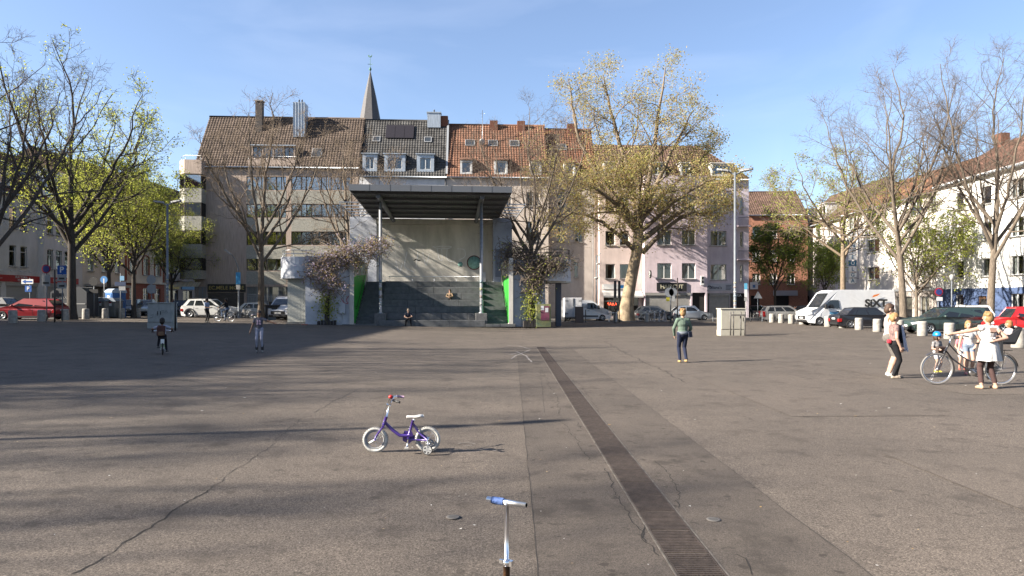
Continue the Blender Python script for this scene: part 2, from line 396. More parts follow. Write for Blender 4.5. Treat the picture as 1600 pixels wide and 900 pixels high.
for pts in ([(716,694),(730,692),(745,695)], [(722,698),(738,697)], [(748,704),(765,703),(778,706)]): scribble(pts, .02)
rnd = random.Random(3); mb = MB()
for k in range(150):
    px = rnd.uniform(0, 1600); py = 512 + 380 * rnd.random() ** 1.7; x, y = G(px, py); s_ = rnd.uniform(.004, .012) * (1 + (y > 10))
    a = rnd.uniform(0, 6.28); z = gz(x) + .008
    mb.add([(x + s_*math.cos(a+q)*(1+.5*(i % 2)), y + s_*math.sin(a+q), z + rnd.uniform(0, .008)) for i, q in enumerate((0, 1.5, 3.1, 4.6))], [(0,1,2,3)], rnd.choice((0, 0, 1, 2)))
o = mb.build('litter', [mat('paper_scrap', (.6, .58, .54)), mat('dry_leaf', (.3, .2, .09)), mat('butt_filter', (.5, .38, .22))])
tag(o, 'scraps of paper and dry leaves strewn over the asphalt', 'litter', kind='stuff')
# ================================================================ houses
M_GLASS = glass_mat('window_glass'); M_GLASS_SKY = glass_mat('window_glass_sky', refl=0.35)
M_ROOM = mat('dark_room', (.022, .021, .020), .9)  # near-black colour paints the shade of unlit rooms and doorways
M_CURT = mat('net_curtain', (.55, .54, .50), .9, var=.45, vscale=14, stretch=(1, 1, .06))
M_CURT2 = mat('warm_curtain', (.34, .28, .20), .9, var=.4, vscale=10, stretch=(1, 1, .06))
M_FRW = mat('white_window_frame', (.70, .70, .68), .45); M_FRD = mat('dark_window_frame', (.035, .030, .027), .5)
M_FRG = mat('grey_window_frame', (.30, .31, .32), .5)
M_ZINC = mat('zinc_sheet', (.34, .38, .42), .45, .5, .5, var=.25, vscale=3, stretch=(4, 4, .4))
M_SILL = mat('stone_sill', (.36, .35, .33), .8, var=.2)
M_PIPE = mat('drain_pipe', (.16, .16, .165), .5, .4, .4)
def stucco(name, c, var=.22): return mat(name, tuple(min(.95, k*1.6) for k in c), .92, .2, var=var, vscale=.8, bump=.25, bscale=30, det=8, stretch=(1.2, 1.2, .45))
def tile_mats(name, c):
    return [mat(name + '_' + w, tuple(k * f for k in c), .85, .25, var=.45, vscale=.8, det=8) for w, f in (('even', 1.0), ('pale', 1.16), ('dark', .82))]

_WC = {}
def window_unit(parent, x, y, z, w, h, mull=1, fr=M_FRW, room_dark_curtain=0, transom=False, glass=None, sill=True, depth=.16):
    key = (round(w, 2), round(h, 2), mull, fr.name, transom, sill)
    w, h = key[0], key[1]
    if key not in _WC:
        t = .065; mb = MB()
        mb.box((0, 0, 0), (t, .06, h)); mb.box((w - t, 0, 0), (w, .06, h)); mb.box((t, 0, 0), (w - t, .06, t)); mb.box((t, 0, h - t), (w - t, .06, h))
        for k in range(1, mull + 1):
            c = w * k / (mull + 1); mb.box((c - .045, -.004, t), (c + .045, .055, h - t))
        if transom: mb.box((t, -.002, h * .70), (w - t, .057, h * .70 + .07))
        fm = mb.mesh('window', fr); mb = MB(); mb.add([(t*.8, .03, t*.8), (w - t*.8, .03, t*.8), (w - t*.8, .03, h - t*.8), (t*.8, .03, h - t*.8)], [(0, 1, 2, 3)])
        pm = mb.mesh('pane', M_GLASS); sm = None
        if sill: mb = MB(); mb.box((-.08, -.26, -.07), (w + .08, .02, -.006)); sm = mb.mesh('sill', M_SILL)
        _WC[key] = (fm, pm, sm)
    fm, pm, sm = _WC[key]
    f = place(fm, 'window', parent, (x, y, z))
    p = place(pm, 'pane', f, (0, 0, 0))
    if glass:
        p.material_slots[0].link = 'OBJECT'; p.material_slots[0].material = glass
    if sm: place(sm, 'sill', f)
    mb = MB(); mb.add([(-.02, .3, -.02), (w + .02, .3, -.02), (w + .02, .3, h + .02), (-.02, .3, h + .02)], [(0, 1, 2, 3)], 0)  # near-black panel stands in for the room's shade, curtains hang before it
    if room_dark_curtain == 1:
        for a, b in ((.06, .3), (.7, .94)): mb.add([(w*a, .16, .05), (w*b, .16, .05), (w*b, .16, h - .05), (w*a, .16, h - .05)], [(0, 1, 2, 3)], 1)
    elif room_dark_curtain == 2: mb.add([(.04, .16, .04), (w - .04, .16, .04), (w - .04, .16, h - .04), (.04, .16, h - .04)], [(0, 1, 2, 3)], 1)
    elif room_dark_curtain == 3: mb.add([(.04, .14, h * .45), (w - .04, .14, h * .45), (w - .04, .14, h - .04), (.04, .14, h - .04)], [(0, 1, 2, 3)], 2)
    elif room_dark_curtain == 4: mb.add([(.04, .14, .04), (w - .04, .14, .04), (w - .04, .14, h - .04), (.04, .14, h - .04)], [(0, 1, 2, 3)], 2)
    mb.build('room_dark_curtain', [M_ROOM, M_CURT, M_CURT2], f)
    return f
def wall_grid(mb, W, H, ops, rev=.2, m=0, mr=None, z0=0.0):
    """front wall in the x-z plane at y = 0 with rectangular openings and their reveals"""
    mr = m if mr is None else mr
    xs = sorted({0.0, W} | {round(v, 4) for o in ops for v in o[:2] if 0 < v < W}); zs = sorted({z0, H} | {round(v, 4) for o in ops for v in o[2:4] if z0 < v < H})
    for i in range(len(xs) - 1):
        run = None
        for j in range(len(zs) - 1):
            cx, cz = (xs[i] + xs[i+1]) / 2, (zs[j] + zs[j+1]) / 2
            if any(o[0] < cx < o[1] and o[2] < cz < o[3] for o in ops): continue
            mb.add([(xs[i], 0, zs[j]), (xs[i+1], 0, zs[j]), (xs[i+1], 0, zs[j+1]), (xs[i], 0, zs[j+1])], [(0, 1, 2, 3)], m)
    for o in ops:
        x0, x1, a, b = o[:4]
        mb.add([(x0,0,a),(x1,0,a),(x1,0,b),(x0,0,b),(x0,rev,a),(x1,rev,a),(x1,rev,b),(x0,rev,b)], [(0,1,5,4),(1,2,6,5),(2,3,7,6),(3,0,4,7)], mr)
def box_shell(mb, W, dep, H, m=0, z0=0.0):
    mb.add([(0,0,z0),(0,dep,z0),(0,dep,H),(0,0,H)], [(0,1,2,3)], m); mb.add([(W,0,z0),(W,dep,z0),(W,dep,H),(W,0,H)], [(3,2,1,0)], m)
    mb.add([(0,dep,z0),(W,dep,z0),(W,dep,H),(0,dep,H)], [(3,2,1,0)], m)
def tile_roof(parent, W, z0, z1, run, mats, over=.35, tw=.30, tl=.36, x0=0.0, cut=None, seed=1, dep=None):
    """front slope of curved tiles from the eave (y=-over) to the ridge (y=run), a plain rear slope"""
    rise = z1 - z0; sl = rise / run; L = math.hypot(rise, run); uy, uz = run / L, rise / L; ny, nz = -uz, uy
    nu = int(round(W / tw)); nv = int(math.ceil((L + over) / tl)); S = 4
    rs = np.random.RandomState(seed)
    us = np.linspace(0, W, nu * S + 1); ph = (np.arange(nu * S + 1) % S) / S
    prof = np.array([0.0, .035, .045, .012])[np.arange(nu * S + 1) % S]
    V = []; F = []; MI = []
    for r in range(nv):
        a = -over + r * tl; b = min(a + tl * 1.02, L); base = len(V) and sum(len(v) for v in V)
        jit = np.repeat(rs.uniform(-.006, .008, nu + 1), S)[:nu * S + 1]
        for s_, lift in ((a, .05), (b, .008)):
            h = prof + lift + jit
            V.append(np.stack([x0 + us, s_ * uy + h * ny, z0 + s_ * uz + h * nz], 1))
        V.append(np.stack([x0 + us, a * uy + np.zeros_like(us), z0 + a * uz + np.zeros_like(us)], 1))
        n = nu * S + 1; i = np.arange(n - 1)
        keep = np.ones(n - 1, bool)
        if cut is not None:
            c0, c1 = cut(max(a, 0) / L); keep = (us[:-1] >= c0 - 1e-6) & (us[1:] <= c1 + 1e-6)
        F.append((base + np.stack([i, i + 1, n + i + 1, n + i], 1))[keep]); F.append((base + np.stack([2*n + i, 2*n + i + 1, i + 1, i], 1))[keep])
        tm = np.repeat(rs.choice(3, nu, p=[.6, .2, .2]), S); MI += [tm[keep], tm[keep]]
    me = np_mesh('roof_tiles', np.concatenate(V), np.concatenate(F), mats, np.concatenate(MI))
    roof = place(me, 'roof', parent); roof['kind'] = 'stuff'
    mb = MB(); dp = dep if dep else 2 * run
    if cut is None:
        mb.add([(x0, run, z1), (x0 + W, run, z1), (x0 + W, dp + .2, z0), (x0, dp + .2, z0)], [(0, 1, 2, 3)], 0)
        mb.add([(x0, 0, z0 - .05), (x0, run, z1 - .02), (x0, dp, z0 - .05)], [(0, 1, 2)], 0); mb.add([(x0+W, 0, z0 - .05), (x0+W, run, z1 - .02), (x0+W, dp, z0 - .05)], [(0, 1, 2)], 0)
        mb.tube([(x0 - .02, run, z1 + .03), (x0 + W + .02, run, z1 + .03)], .13, 8, 0)
    mb.build('ridge', mats[2], roof)
    mb = MB(); oy, oz = -over * uy - .10, z0 - over * uz + .02
    mb.tube([(x0, oy, oz), (x0 + W, oy, oz)], .075, 8); mb.build('gutter', M_ZINC, parent)
    return lambda z: (z - z0) / sl          # y of the slope at height z
def dormer(parent, x0, x1, z0, z1, yr, mull=1, cheek=M_ZINC, fr=M_FRW, margin=.16, n=1, room_dark_curtain=1, roofm=None, slope=.12):
    yf = yr(z0) - .06; yb = yr(z1 + .15) + .3
    mb = MB(); W = x1 - x0; H = z1 - z0
    ops = [(margin + k * (W - margin) / n, (k + 1) * (W - margin) / n, margin * .8, H - margin) for k in range(n)]
    wall_grid(mb, W, H, ops, .12); box_shell(mb, W, yb - yf, H)
    d = mb.build('dormer', cheek, parent, (x0, yf, z0))
    mb = MB(); mb.add([(-.12,-.18,H),(W+.12,-.18,H),(W+.12,yb-yf,H+slope),(-.12,yb-yf,H+slope),(-.12,-.18,H+.09),(W+.12,-.18,H+.09),(W+.12,yb-yf,H+slope+.09),(-.12,yb-yf,H+slope+.09)],
           [(3,2,1,0),(4,5,6,7),(0,1,5,4),(1,2,6,5),(2,3,7,6),(3,0,4,7)]); mb.build('dormer_roof', roofm or cheek, d)
    for o in ops: window_unit(d, o[0], .1, o[2], o[1] - o[0], o[3] - o[2], mull, fr, room_dark_curtain, sill=False)
    return d
def skylight(parent, x, z, w, l, yr, z0, z1, run):
    ang = math.atan2(z1 - z0, run); mb = MB(); t = .09
    mb.box((-w/2, 0, .03), (-w/2 + t, l, .15)); mb.box((w/2 - t, 0, .03), (w/2, l, .15)); mb.box((-w/2 + t, 0, .03), (w/2 - t, t, .15)); mb.box((-w/2 + t, l - t, .03), (w/2 - t, l, .15))
    o = mb.build('roof_window', M_FRG, parent, (x, yr(z), z)); o.rotation_euler = (ang, 0, 0)
    mb = MB(); mb.box((-w/2 + t, t, .05), (w/2 - t, l - t, .11)); mb.build('pane', mat('roof_pane', (.05, .06, .07), .06, .6), o)
def chimney(parent, x, z0, z1, w, d, y, m, cap=True, pots=0, pm=None):
    mb = MB(); mb.box((-w/2, -d/2, z0), (w/2, d/2, z1)); c = mb.build('chimney', m, parent, (x, y, 0))
    if cap:
        mb = MB(); mb.box((-w/2 - .08, -d/2 - .08, z1 + .002), (w/2 + .08, d/2 + .08, z1 + .12)); mb.build('chimney_cap', M_SILL if not pm else pm, c)
    for k in range(pots):
        mb = MB(); mb.lathe([(.09, z1 + .12), (.08, z1 + .45), (.1, z1 + .47)], ((k - (pots-1)/2) * .32, 0, 0), 10); mb.build('chimney_pot', M_PIPE, c)
    return c
class Row:
    """a row of facades along a line; u() is the place on the line met by a column of the picture"""
    def __init__(s, O, ang): s.O = O; s.a = ang; s.c, s.s = math.cos(ang), math.sin(ang)
    def u(s, px): k = (px - 800) / FPX; return (k * s.O[1] - s.O[0]) / (s.c - k * s.s)
    def D(s, px): return s.O[1] + s.u(px) * s.s
    def z(s, px, py): return PZ(py, s.D(px))
    def at(s, u, off=0.0): return (s.O[0] + u * s.c - off * s.s * -1 * -1, s.O[1] + u * s.s + off * s.c, 0)
    def op(s, px0, px1, py0, py1, u0, z0):      # opening (x0,x1,zlow,zhigh) in house coordinates
        pm = (px0 + px1) / 2; return (s.u(px0) - u0, s.u(px1) - u0, s.z(pm, py1) - z0, s.z(pm, py0) - z0)
def house(row, px0, px1, name, label, off=0.0, zb=None):
    u0, u1 = row.u(px0), row.u(px1); p = row.at(u0, off); z = gz(p[0]) if zb is None else zb
    t = thing(name, label, 'building', (p[0], p[1], z), row.a); t['W'] = u1 - u0
    return t, u0, u1 - u0, z
def sign_board(parent, x0, x1, z0, z1, m, txt=None, tm=None, size=.3, y=-.12, bold=0.0, name='shop_sign', sx=1.0, dep=.1):
    mb = MB(); mb.box((x0, y, z0), (x1, y + dep, z1)); s_ = mb.build(name, m, parent)
    if txt: lettering(txt, size, tm, s_, ((x0 + x1) / 2, y - .012, (z0 + z1) / 2), bold=bold, sx=sx)
    return s_
def shutter(parent, x0, x1, z0, z1, m, y=.06):
    mb = MB(); n = max(4, int((z1 - z0) / .11)); h = (z1 - z0) / n
    for k in range(n): mb.prism([(y, z0 + k*h), (y - .018, z0 + (k+.5)*h), (y, z0 + (k+1)*h), (y + .02, z0 + (k+.5)*h)], x0, x1, 'x')
    s_ = mb.build('roller_shutter', m, parent); mb = MB(); mb.box((x0 - .05, y - .16, z1), (x1 + .05, y + .05, z1 + .28)); mb.build('shutter_box', m, s_)
rw = random.Random(11)

# ---------------------------------------------------------------- row behind the stage
RC = Row((-36.2, 73.1), R(3.0))
# --- brown house with ribbon windows
M_BROWN = mat('board_marked_brown', (.50, .40, .33), .9, var=.32, vscale=2.2, stretch=(5, 5, .35), bump=.35, bscale=18, det=6)
M_PEBBLE = mat('pebble_spandrel', (.40, .39, .335), .95, var=.35, vscale=9, bump=.6, bscale=45)
T_BROWN = tile_mats('brown_tile', (.115, .085, .066))
hb, u0, W, zb = house(RC, 304, 561, 'corner_house', 'brown board-marked house with ribbon windows and a steep brown tiled roof')
H = RC.z(400, 258) - zb; rows = ((275.6, 297), (319, 340), (362, 383), (404, 423))
ops = []; units = []
for a, b in rows:
    for g in ((385, 447), (455, 548)): ops.append(RC.op(g[0], g[1], a, b, u0, zb))
bx0 = RC.u(322) - u0
shop = [RC.op(385, 452, 448, 492, u0, zb), RC.op(461, 505, 448, 492, u0, zb), RC.op(512, 550, 448, 492, u0, zb)]
mb = MB(); wall_grid(mb, W, H, ops + shop, .22); box_shell(mb, W, 9, H); mb.build('wall', M_BROWN, hb)
mb = MB()
for i, o in enumerate(ops):        # pebble-dash spandrel under each ribbon
    mb.box((o[0], -.012, o[2] - RC.D(420) / FPX * 21.5), (o[1], .01, o[2] - .09))
mb.build('spandrel', M_PEBBLE, hb)
for o in ops:
    n = 4 if o[1] - o[0] < 5 else 6; w = (o[1] - o[0]) / n
    for k in range(n):
        dark = rw.random() < .18
        window_unit(hb, o[0] + k * w, .14, o[2], w, o[3] - o[2], 1 if k % 2 else 0, M_FRD, 4 if dark else rw.choice((0, 0, 1, 2, 0)), glass=M_GLASS_SKY, sill=False)
# shop front of white lattice
for o in shop:
    w = window_unit(hb, o[0], .15, o[2], o[1] - o[0], o[3] - o[2], 3, M_FRG, 2, True, sill=False)
mb = MB(); o = shop[0]
for k in range(1, 26): x = o[0] + (o[1] - o[0]) * k / 26; mb.box((x - .018, .1, o[2]), (x + .018, .135, o[2] + 2.1))
for k in range(1, 13): mb.box((o[0], .095, o[2] + k * .165 - .015), (o[1], .105, o[2] + k * .165 + .015))
mb.build('shop_lattice', mat('lattice_white', (.55, .56, .55), .6), hb)
o = RC.op(325, 384, 444, 456, u0, zb); M_GOLD = mat('gold_letter', (.50, .38, .12), .5)
sign_board(hb, o[0], o[1], o[2], o[3], M_BLACK, 'EC.MELE MODE', M_GOLD, .56, bold=.004, sx=.98)
mb = MB(); mb.box((bx0 + .2, -.03, 0), (shop[0][0] - .25, .02, o[2] - .1)); mb.build('shop_plinth', mat('dark_travertine', (.10, .085, .07), .7, var=.4, vscale=3, stretch=(.5, 1, 4)), hb)
yr = tile_roof(hb, W, H, RC.z(330, 181) - zb + 1.0, 4.2, T_BROWN, x0=0, seed=3, dep=9); Hr = RC.z(330, 181) - zb + 1.0
o = RC.op(388, 456, 232, 252, u0, zb); dormer(hb, o[0] + .2, o[1] + .2, H + .75, H + 2.2, yr, 1, M_BROWN, M_FRD, .12, 4, 1, M_ZINC)
mb = MB(); mb.box((o[0], -.05, H - .05), (o[1] + .5, .45, H + .62)); mb.build('roof_parapet', M_BROWN, hb)
mb = MB(); mb.tube([(o[0], .1, H + .98), (o[1] + .5, .1, H + .98)], .025, 6)
for k in range(9): mb.tube([(o[0] + k * (o[1] - o[0] + .5) / 8, .1, H + .6), (o[0] + k * (o[1] - o[0] + .5) / 8, .1, H + .98)], .015, 5)
mb.build('railing', M_STEEL, hb)
skylight(hb, RC.u(492) - u0, H + 1.0, 1.1, 1.3, yr, H, Hr, 4.2)
chimney(hb, RC.u(391) - u0, Hr - 3.2, Hr + 1.5, .75, .7, 3.2, mat('slate_chimney', (.085, .075, .07), .9, var=.4, vscale=6), True)
chimney(hb, RC.u(459) - u0, Hr - 2.6, Hr + 1.25, 1.25, 1.5, 2.9, M_ZINC, False, 2)
mb = MB()
for k in range(5): x = RC.u(459) - u0 - .62 + k * .31; mb.box((x - .012, 2.105, Hr - 2.5), (x + .012, 2.145, Hr + 1.24))
mb.build('chimney_seam', M_ZINC, hb)
# chamfered corner bay, floors 1 to 4
mb = MB(); bay = [(-1.35, -.05), (-1.35, -.5), (-.55, -1.25), (bx0, -1.25), (bx0, -.002), (-.05, -.002)]
for i, (a, b) in enumerate(rows):
    o = RC.op(302, 321, a, b, u0, zb); zl, zh = o[2], o[3]
    prev = zh if i == 0 else None
    lo = (RC.op(302, 321, *rows[i+1], u0, zb)[3] if i < 3 else zl - .95)
    mb.prism([(p[0], p[1]) for p in bay], lo + .02, zl, 'z', 1)
    mb.prism([(p[0]*.97 + .01, p[1]*.93) for p in bay], zl, zh, 'z', 2)
top = RC.op(302, 321, 253, 275, u0, zb)
mb.prism(bay, top[2] + .02, top[3], 'z', 0)
by = mb.build('corner_bay', [M_BROWN, M_PEBBLE, M_ROOM], hb)
for a, b in rows:
    o = RC.op(302, 321, a, b, u0, zb); h = o[3] - o[2]
    window_unit(by, -.5, -1.25, o[2], bx0 + .48, h, 0, M_FRD, 0, glass=M_GLASS_SKY, sill=False)
    f = window_unit(by, -1.33, -.52, o[2], 1.08, h, 0, M_FRD, 1, glass=M_GLASS_SKY, sill=False); f.rotation_euler = (0, 0, -R(43))
mb = MB(); mb.tube([(-1.2, -.4, top[3] + .45), (-.5, -1.1, top[3] + .45), (bx0 - .1, -1.1, top[3] + .45)], .025, 6)
for p in ((-1.2, -.4), (-.5, -1.1), (bx0 - .1, -1.1)): mb.tube([(*p, top[3]), (*p, top[3] + .45)], .02, 6)
mb.build('bay_railing', M_STEEL, hb)
mb = MB(); mb.add([(-1.3, -1.3, 3.35), (bx0, -1.3, 3.35), (bx0, -2.1, 2.85), (-1.3, -2.1, 2.85)], [(0, 1, 2, 3)]); mb.build('awning', mat('awning_cloth', (.42, .36, .26), .9, var=.5, vscale=3, stretch=(3, .2, .2)), hb)
sw = [RC.op(306, 324, 449, 493, u0, zb)]
window_unit(hb, .12, -.04, .4, bx0 - .1, 2.5, 2, M_FRG, 2, sill=False)

# --- house with the grey slate-coloured roof
M_PALE = stucco('pale_grey_render', (.50, .50, .50)); T_GREY = tile_mats('grey_tile', (.085, .083, .080))
hg, u0, W, zb = house(RC, 561.5, 698, 'grey_roofed_house', 'pale rendered house with a dark grey tiled roof and zinc dormers')
H = RC.z(630, 273) - zb; ops = []
for a, b in ((308, 332), (352, 376), (398, 420)):
    for g in ((572, 586), (606, 622), (640, 656), (676, 690)): ops.append(RC.op(*g, a, b, u0, zb))
ops.append(RC.op(600, 660, 450, 490, u0, zb))
mb = MB(); wall_grid(mb, W, H, ops); box_shell(mb, W, 9, H); mb.build('wall', M_PALE, hg)
for o in ops: window_unit(hg, o[0], .14, o[2], o[1] - o[0], o[3] - o[2], 1, M_FRW, rw.choice((0, 1, 2)))
Hr = RC.z(630, 190) - zb + 1.2; yr = tile_roof(hg, W, H, Hr, 4.2, T_GREY, seed=5, dep=9)
for a, b in ((566, 589), (600, 633), (651, 678)):
    o = RC.op(a, b, 241, 269, u0, zb); dormer(hg, max(.1, o[0]), o[1], H + .35, H + 2.25, yr, 1, M_ZINC, M_FRW, .36, 1, rw.choice((0, 1)))
sl = math.atan2(Hr - H, 4.2)
o = RC.op(597, 643, 196, 218, u0, zb); sp = MB(); sp.box((0, 0, .12), ((o[1] - o[0]) / 3 - .03, 2.0, .2)); sm = sp.mesh('solar_panel', mat('solar_collector', (.035, .030, .032), .25, .5))
for k in range(3):
    q = place(sm, 'solar_panel', hg, (o[0] + k * (o[1] - o[0]) / 3, yr(Hr - 2.45), Hr - 2.45)); q.rotation_euler = (sl, 0, 0)
for px in (666, 583): skylight(hg, RC.u(px) - u0, Hr - 2.9, .85, .8, yr, H, Hr, 4.2)
chimney(hg, RC.u(675) - u0, Hr - .9, Hr + .75, 1.5, .9, 3.9, M_ZINC, True, 1, M_ZINC)
M_BRICKC = mat('chimney_brick', (.20, .085, .055), .9, var=.45, vscale=9, stretch=(1, 1, 3), bump=.3)
chimney(hg, RC.u(698) - u0 - .5, Hr - .7, Hr + .5, .95, .7, 4.0, M_BRICKC, False)
mb = MB(); mb.tube([(W - .12, -.45, H + .1), (W - .12, -.12, H - .4), (W - .12, -.12, 0)], .06, 8); mb.build('downpipe', M_PIPE, hg)
mb = MB(); mb.box((W - .14, -.3, H + .02), (W + .14, -.05, H + .2))
n_ = 12
mb = MB()
for k in range(14):
    a = k / 14; b = (k + 1) / 14
    mb.add([(W - .12, a*4.2 - .1, H + a*(Hr - H) + .14), (W + .1, a*4.2 - .1, H + a*(Hr - H) + .14), (W + .1, b*4.2 - .1, H + b*(Hr - H) + .16), (W - .12, b*4.2 - .1, H + b*(Hr - H) + .16)], [(0, 1, 2, 3)])
mb.build('verge_flashing', mat('lead_flashing', (.33, .35, .37), .6), hg)

# --- house with the red tiled roof, its set-back neighbour on the right
M_BEIGE = stucco('beige_render', (.46, .40, .345)); T_RED = tile_mats('red_tile', (.215, .108, .068))
hr, u0, W, zb = house(RC, 698.5, 857, 'red_roofed_house', 'beige rendered house under a weathered red tiled roof behind the stage')
H = RC.z(760, 274) - zb; ops = []
for a, b in ((300, 322), (346, 377), (399, 424)):
    for g in ((712, 727), (748, 763), (784, 799), (822, 843)): ops.append(RC.op(*g, a, b, u0, zb))
mb = MB(); wall_grid(mb, W, H, ops); box_shell(mb, W, 9, H); mb.build('wall', M_BEIGE, hr)
for o in ops: window_unit(hr, o[0], .14, o[2], o[1] - o[0], o[3] - o[2], 1, M_FRW, rw.choice((0, 1, 2, 0)))
Hr = RC.z(780, 197) - zb + 1.2; yr = tile_roof(hr, W, H, Hr, 4.4, T_RED, seed=7, dep=9)
for a, b in ((719, 738), (772, 793), (828, 846)):
    o = RC.op(a, b, 250, 272, u0, zb); dormer(hr, o[0], o[1], H + .12, H + 1.65, yr, 0, M_FRW, M_FRW, .2, 1, rw.choice((0, 1)), T_RED[2], .5)
for px in (734, 771, 806): skylight(hr, RC.u(px) - u0, Hr - 2.9, 1.1, .95, yr, H, Hr, 4.4)
for px in (773, 818): chimney(hr, RC.u(px) - u0, Hr - 1.0, Hr + .45, .9, .7, 4.2, M_BRICKC, False)
sd = MB(); sd.lathe([(.02, 0), (.2, .02), (.32, .06), (.36, .11)], (0, 0, 0), 20, axis='y')
sx_ = RC.u(754) - u0; dish = sd.build('satellite_dish', mat('dish_grey', (.55, .53, .5), .5), hr, (sx_, yr(Hr - 2.6) - .45, Hr - 2.45)); dish.rotation_euler = (R(20), 0, R(25))
mb = MB(); mb.tube([(sx_, yr(Hr - 2.8) - .1, Hr - 2.9), (sx_, yr(Hr - 2.8) - .1, Hr + 1.2)], .03, 6); mb.tube([(sx_ - .3, yr(Hr - 2.8) - .1, Hr + .8), (sx_ + .3, yr(Hr - 2.8) - .1, Hr + .8)], .012, 5); mb.build('antenna_mast', M_STEEL, hr)
hs, u0, W, zb = house(RC, 857.5, 936, 'set_back_house', 'grey-beige house set back behind the plane tree under a brown-red roof', off=.95)
H = RC.z(760, 274) - zb; ops = []
for a, b in ((300, 322), (346, 377)):
    for g in ((872, 884), (900, 912)): ops.append(RC.op(*g, a, b, u0, zb))
ops += [RC.op(899, 905, 408, 433, u0, zb)]
mb = MB(); wall_grid(mb, W, H, ops); box_shell(mb, W, 9, H); mb.build('wall', stucco('greige_render', (.40, .36, .33)), hs)
for o in ops: window_unit(hs, o[0], .14, o[2], o[1] - o[0], o[3] - o[2], 0 if o[1] - o[0] < .6 else 1, M_FRW, rw.choice((0, 1)))
Hr2 = RC.z(780, 199) - zb + 1.2; yr = tile_roof(hs, W, H, Hr2, 4.4, tile_mats('red_brown_tile', (.19, .085, .05)), seed=8, dep=9)
o = RC.op(883, 901, 250, 272, u0, zb); dormer(hs, o[0], o[1], H + .12, H + 1.65, yr, 0, M_FRW, M_FRW, .2, 1, 0, T_RED[2], .5)
skylight(hs, RC.u(884) - u0, Hr2 - 2.9, 1.1, .95, yr, H, Hr2, 4.4)
chimney(hs, RC.u(902) - u0, Hr2 - 1, Hr2 + .6, .9, .7, 4.2, M_BRICKC, False)
mb = MB(); mb.tube([(W - .5, -.35, H), (W - .5, -.1, H - .4), (W - .5, -.1, 0)], .06, 8); mb.build('downpipe', M_PIPE, hs)

# --- pink house and lilac corner house with shops
M_PINK = stucco('pink_render', (.50, .415, .385)); M_LILAC = stucco('lilac_render', (.46, .39, .42)); M_SHUT = mat('shutter_grey', (.33, .32, .30), .6, var=.15)
T_DARK = tile_mats('dark_brown_tile', (.15, .095, .07))
hp, u0, W, zb = house(RC, 936.5, 1003, 'pink_house', 'pale pink house with a kiosk behind the plane tree trunk')
H = RC.z(960, 276) - zb; ops = []
for a, b in ((306, 330), (361, 383), (412.5, 435.5)):
    for g in ((946, 961), (968.5, 983)): ops.append(RC.op(*g, a, b, u0, zb))
shp = RC.op(943, 998, 461, 494, u0, zb); ops.append(shp)
mb = MB(); wall_grid(mb, W, H, ops); box_shell(mb, W, 9, H); mb.build('wall', M_PINK, hp)
for o in ops[:-1]: window_unit(hp, o[0], .14, o[2], o[1] - o[0], o[3] - o[2], 0, M_FRW, rw.choice((1, 2, 1)))
window_unit(hp, shp[0], .1, shp[2], (shp[1] - shp[0]) * .5, shp[3] - shp[2], 0, M_FRG, 0, True, sill=False)
window_unit(hp, shp[0] + (shp[1] - shp[0]) * .5, .1, shp[2], (shp[1] - shp[0]) * .5, shp[3] - shp[2], 1, M_FRG, 0, sill=False)
o = RC.op(942, 968, 444, 452, u0, zb); sign_board(hp, o[0], o[1], o[2], o[3], M_WHITE)
o = RC.op(969, 984, 444, 452, u0, zb); b1 = sign_board(hp, o[0], o[1], o[2], o[3], M_WHITE, name='advert_sign')
mb = MB(); mb.box((o[0] + .02, -.126, o[2] + .12), (o[1] - .02, -.118, o[3] - .12)); mb.build('advert_stripe', mat('advert_blue', (.02, .20, .55), .5), b1)
o = RC.op(940, 1002, 454, 462, u0, zb)
mb = MB(); mb.add([(o[0], -.02, o[3]), (o[1], -.02, o[3]), (o[1], -1.1, o[2]), (o[0], -1.1, o[2]), (o[0], -1.1, o[2] - .2), (o[1], -1.1, o[2] - .2)], [(0, 1, 2, 3), (3, 2, 5, 4)]); mb.build('awning', mat('white_awning', (.62, .61, .58), .8, var=.15), hp)
M_NEON = mat('red_letters', (.7, .04, .02), .5, emis=((1, .08, .03), 1.2))
mb = MB(); mb.tube([(shp[0] + .45 + .085*k + .05*math.cos(k*1.9), .07, shp[2] + 1.35 + .16*math.sin(k*1.9)) for k in range(13)], .03, 6); mb.build('neon_script', M_NEON, hp)
# lilac house, its front part stands forward of the right part
hl, u0, W, zb = house(RC, 1003.5, 1170, 'lilac_corner_house', 'lilac rendered corner house with shuttered shops and a hipped dark roof', off=0)
H = RC.z(1050, 277) - zb; xs = RC.u(1100) - u0; PJ = 1.05; ops = []; K = RC.D(1050) / (RC.D(1050) - PJ)
for a, b in ((308, 332), (361, 384), (412, 436)):
    for g in ((1023, 1045), (1061, 1082)): o = RC.op(*g, a, b, u0, zb); ops.append(o)
zsh = RC.z(1050, 456) - zb; shp = [RC.op(1005, 1074, 457.5, 499, u0, zb), RC.op(1077, 1097, 457.5, 500, u0, zb)]
shp = [(max(o[0], .1), o[1], 0.02, o[3]) for o in shp]
mb = MB(); wall_grid(mb, xs, H, ops + shp); box_shell(mb, xs, 9, H); w_ = mb.build('wall', M_LILAC, hl, (0, -PJ, 0))
for o in ops: window_unit(w_, o[0], .14, o[2], o[1] - o[0], o[3] - o[2], 1, M_FRW, rw.choice((1, 2)))
shutter(w_, shp[0][0], shp[0][1], .02, shp[0][3] - .3, M_SHUT, .12)
mb = MB(); mb.box((shp[1][0], .2, 0), (shp[1][1], 1.2, shp[1][3])); mb.build('entrance', M_ROOM, w_)
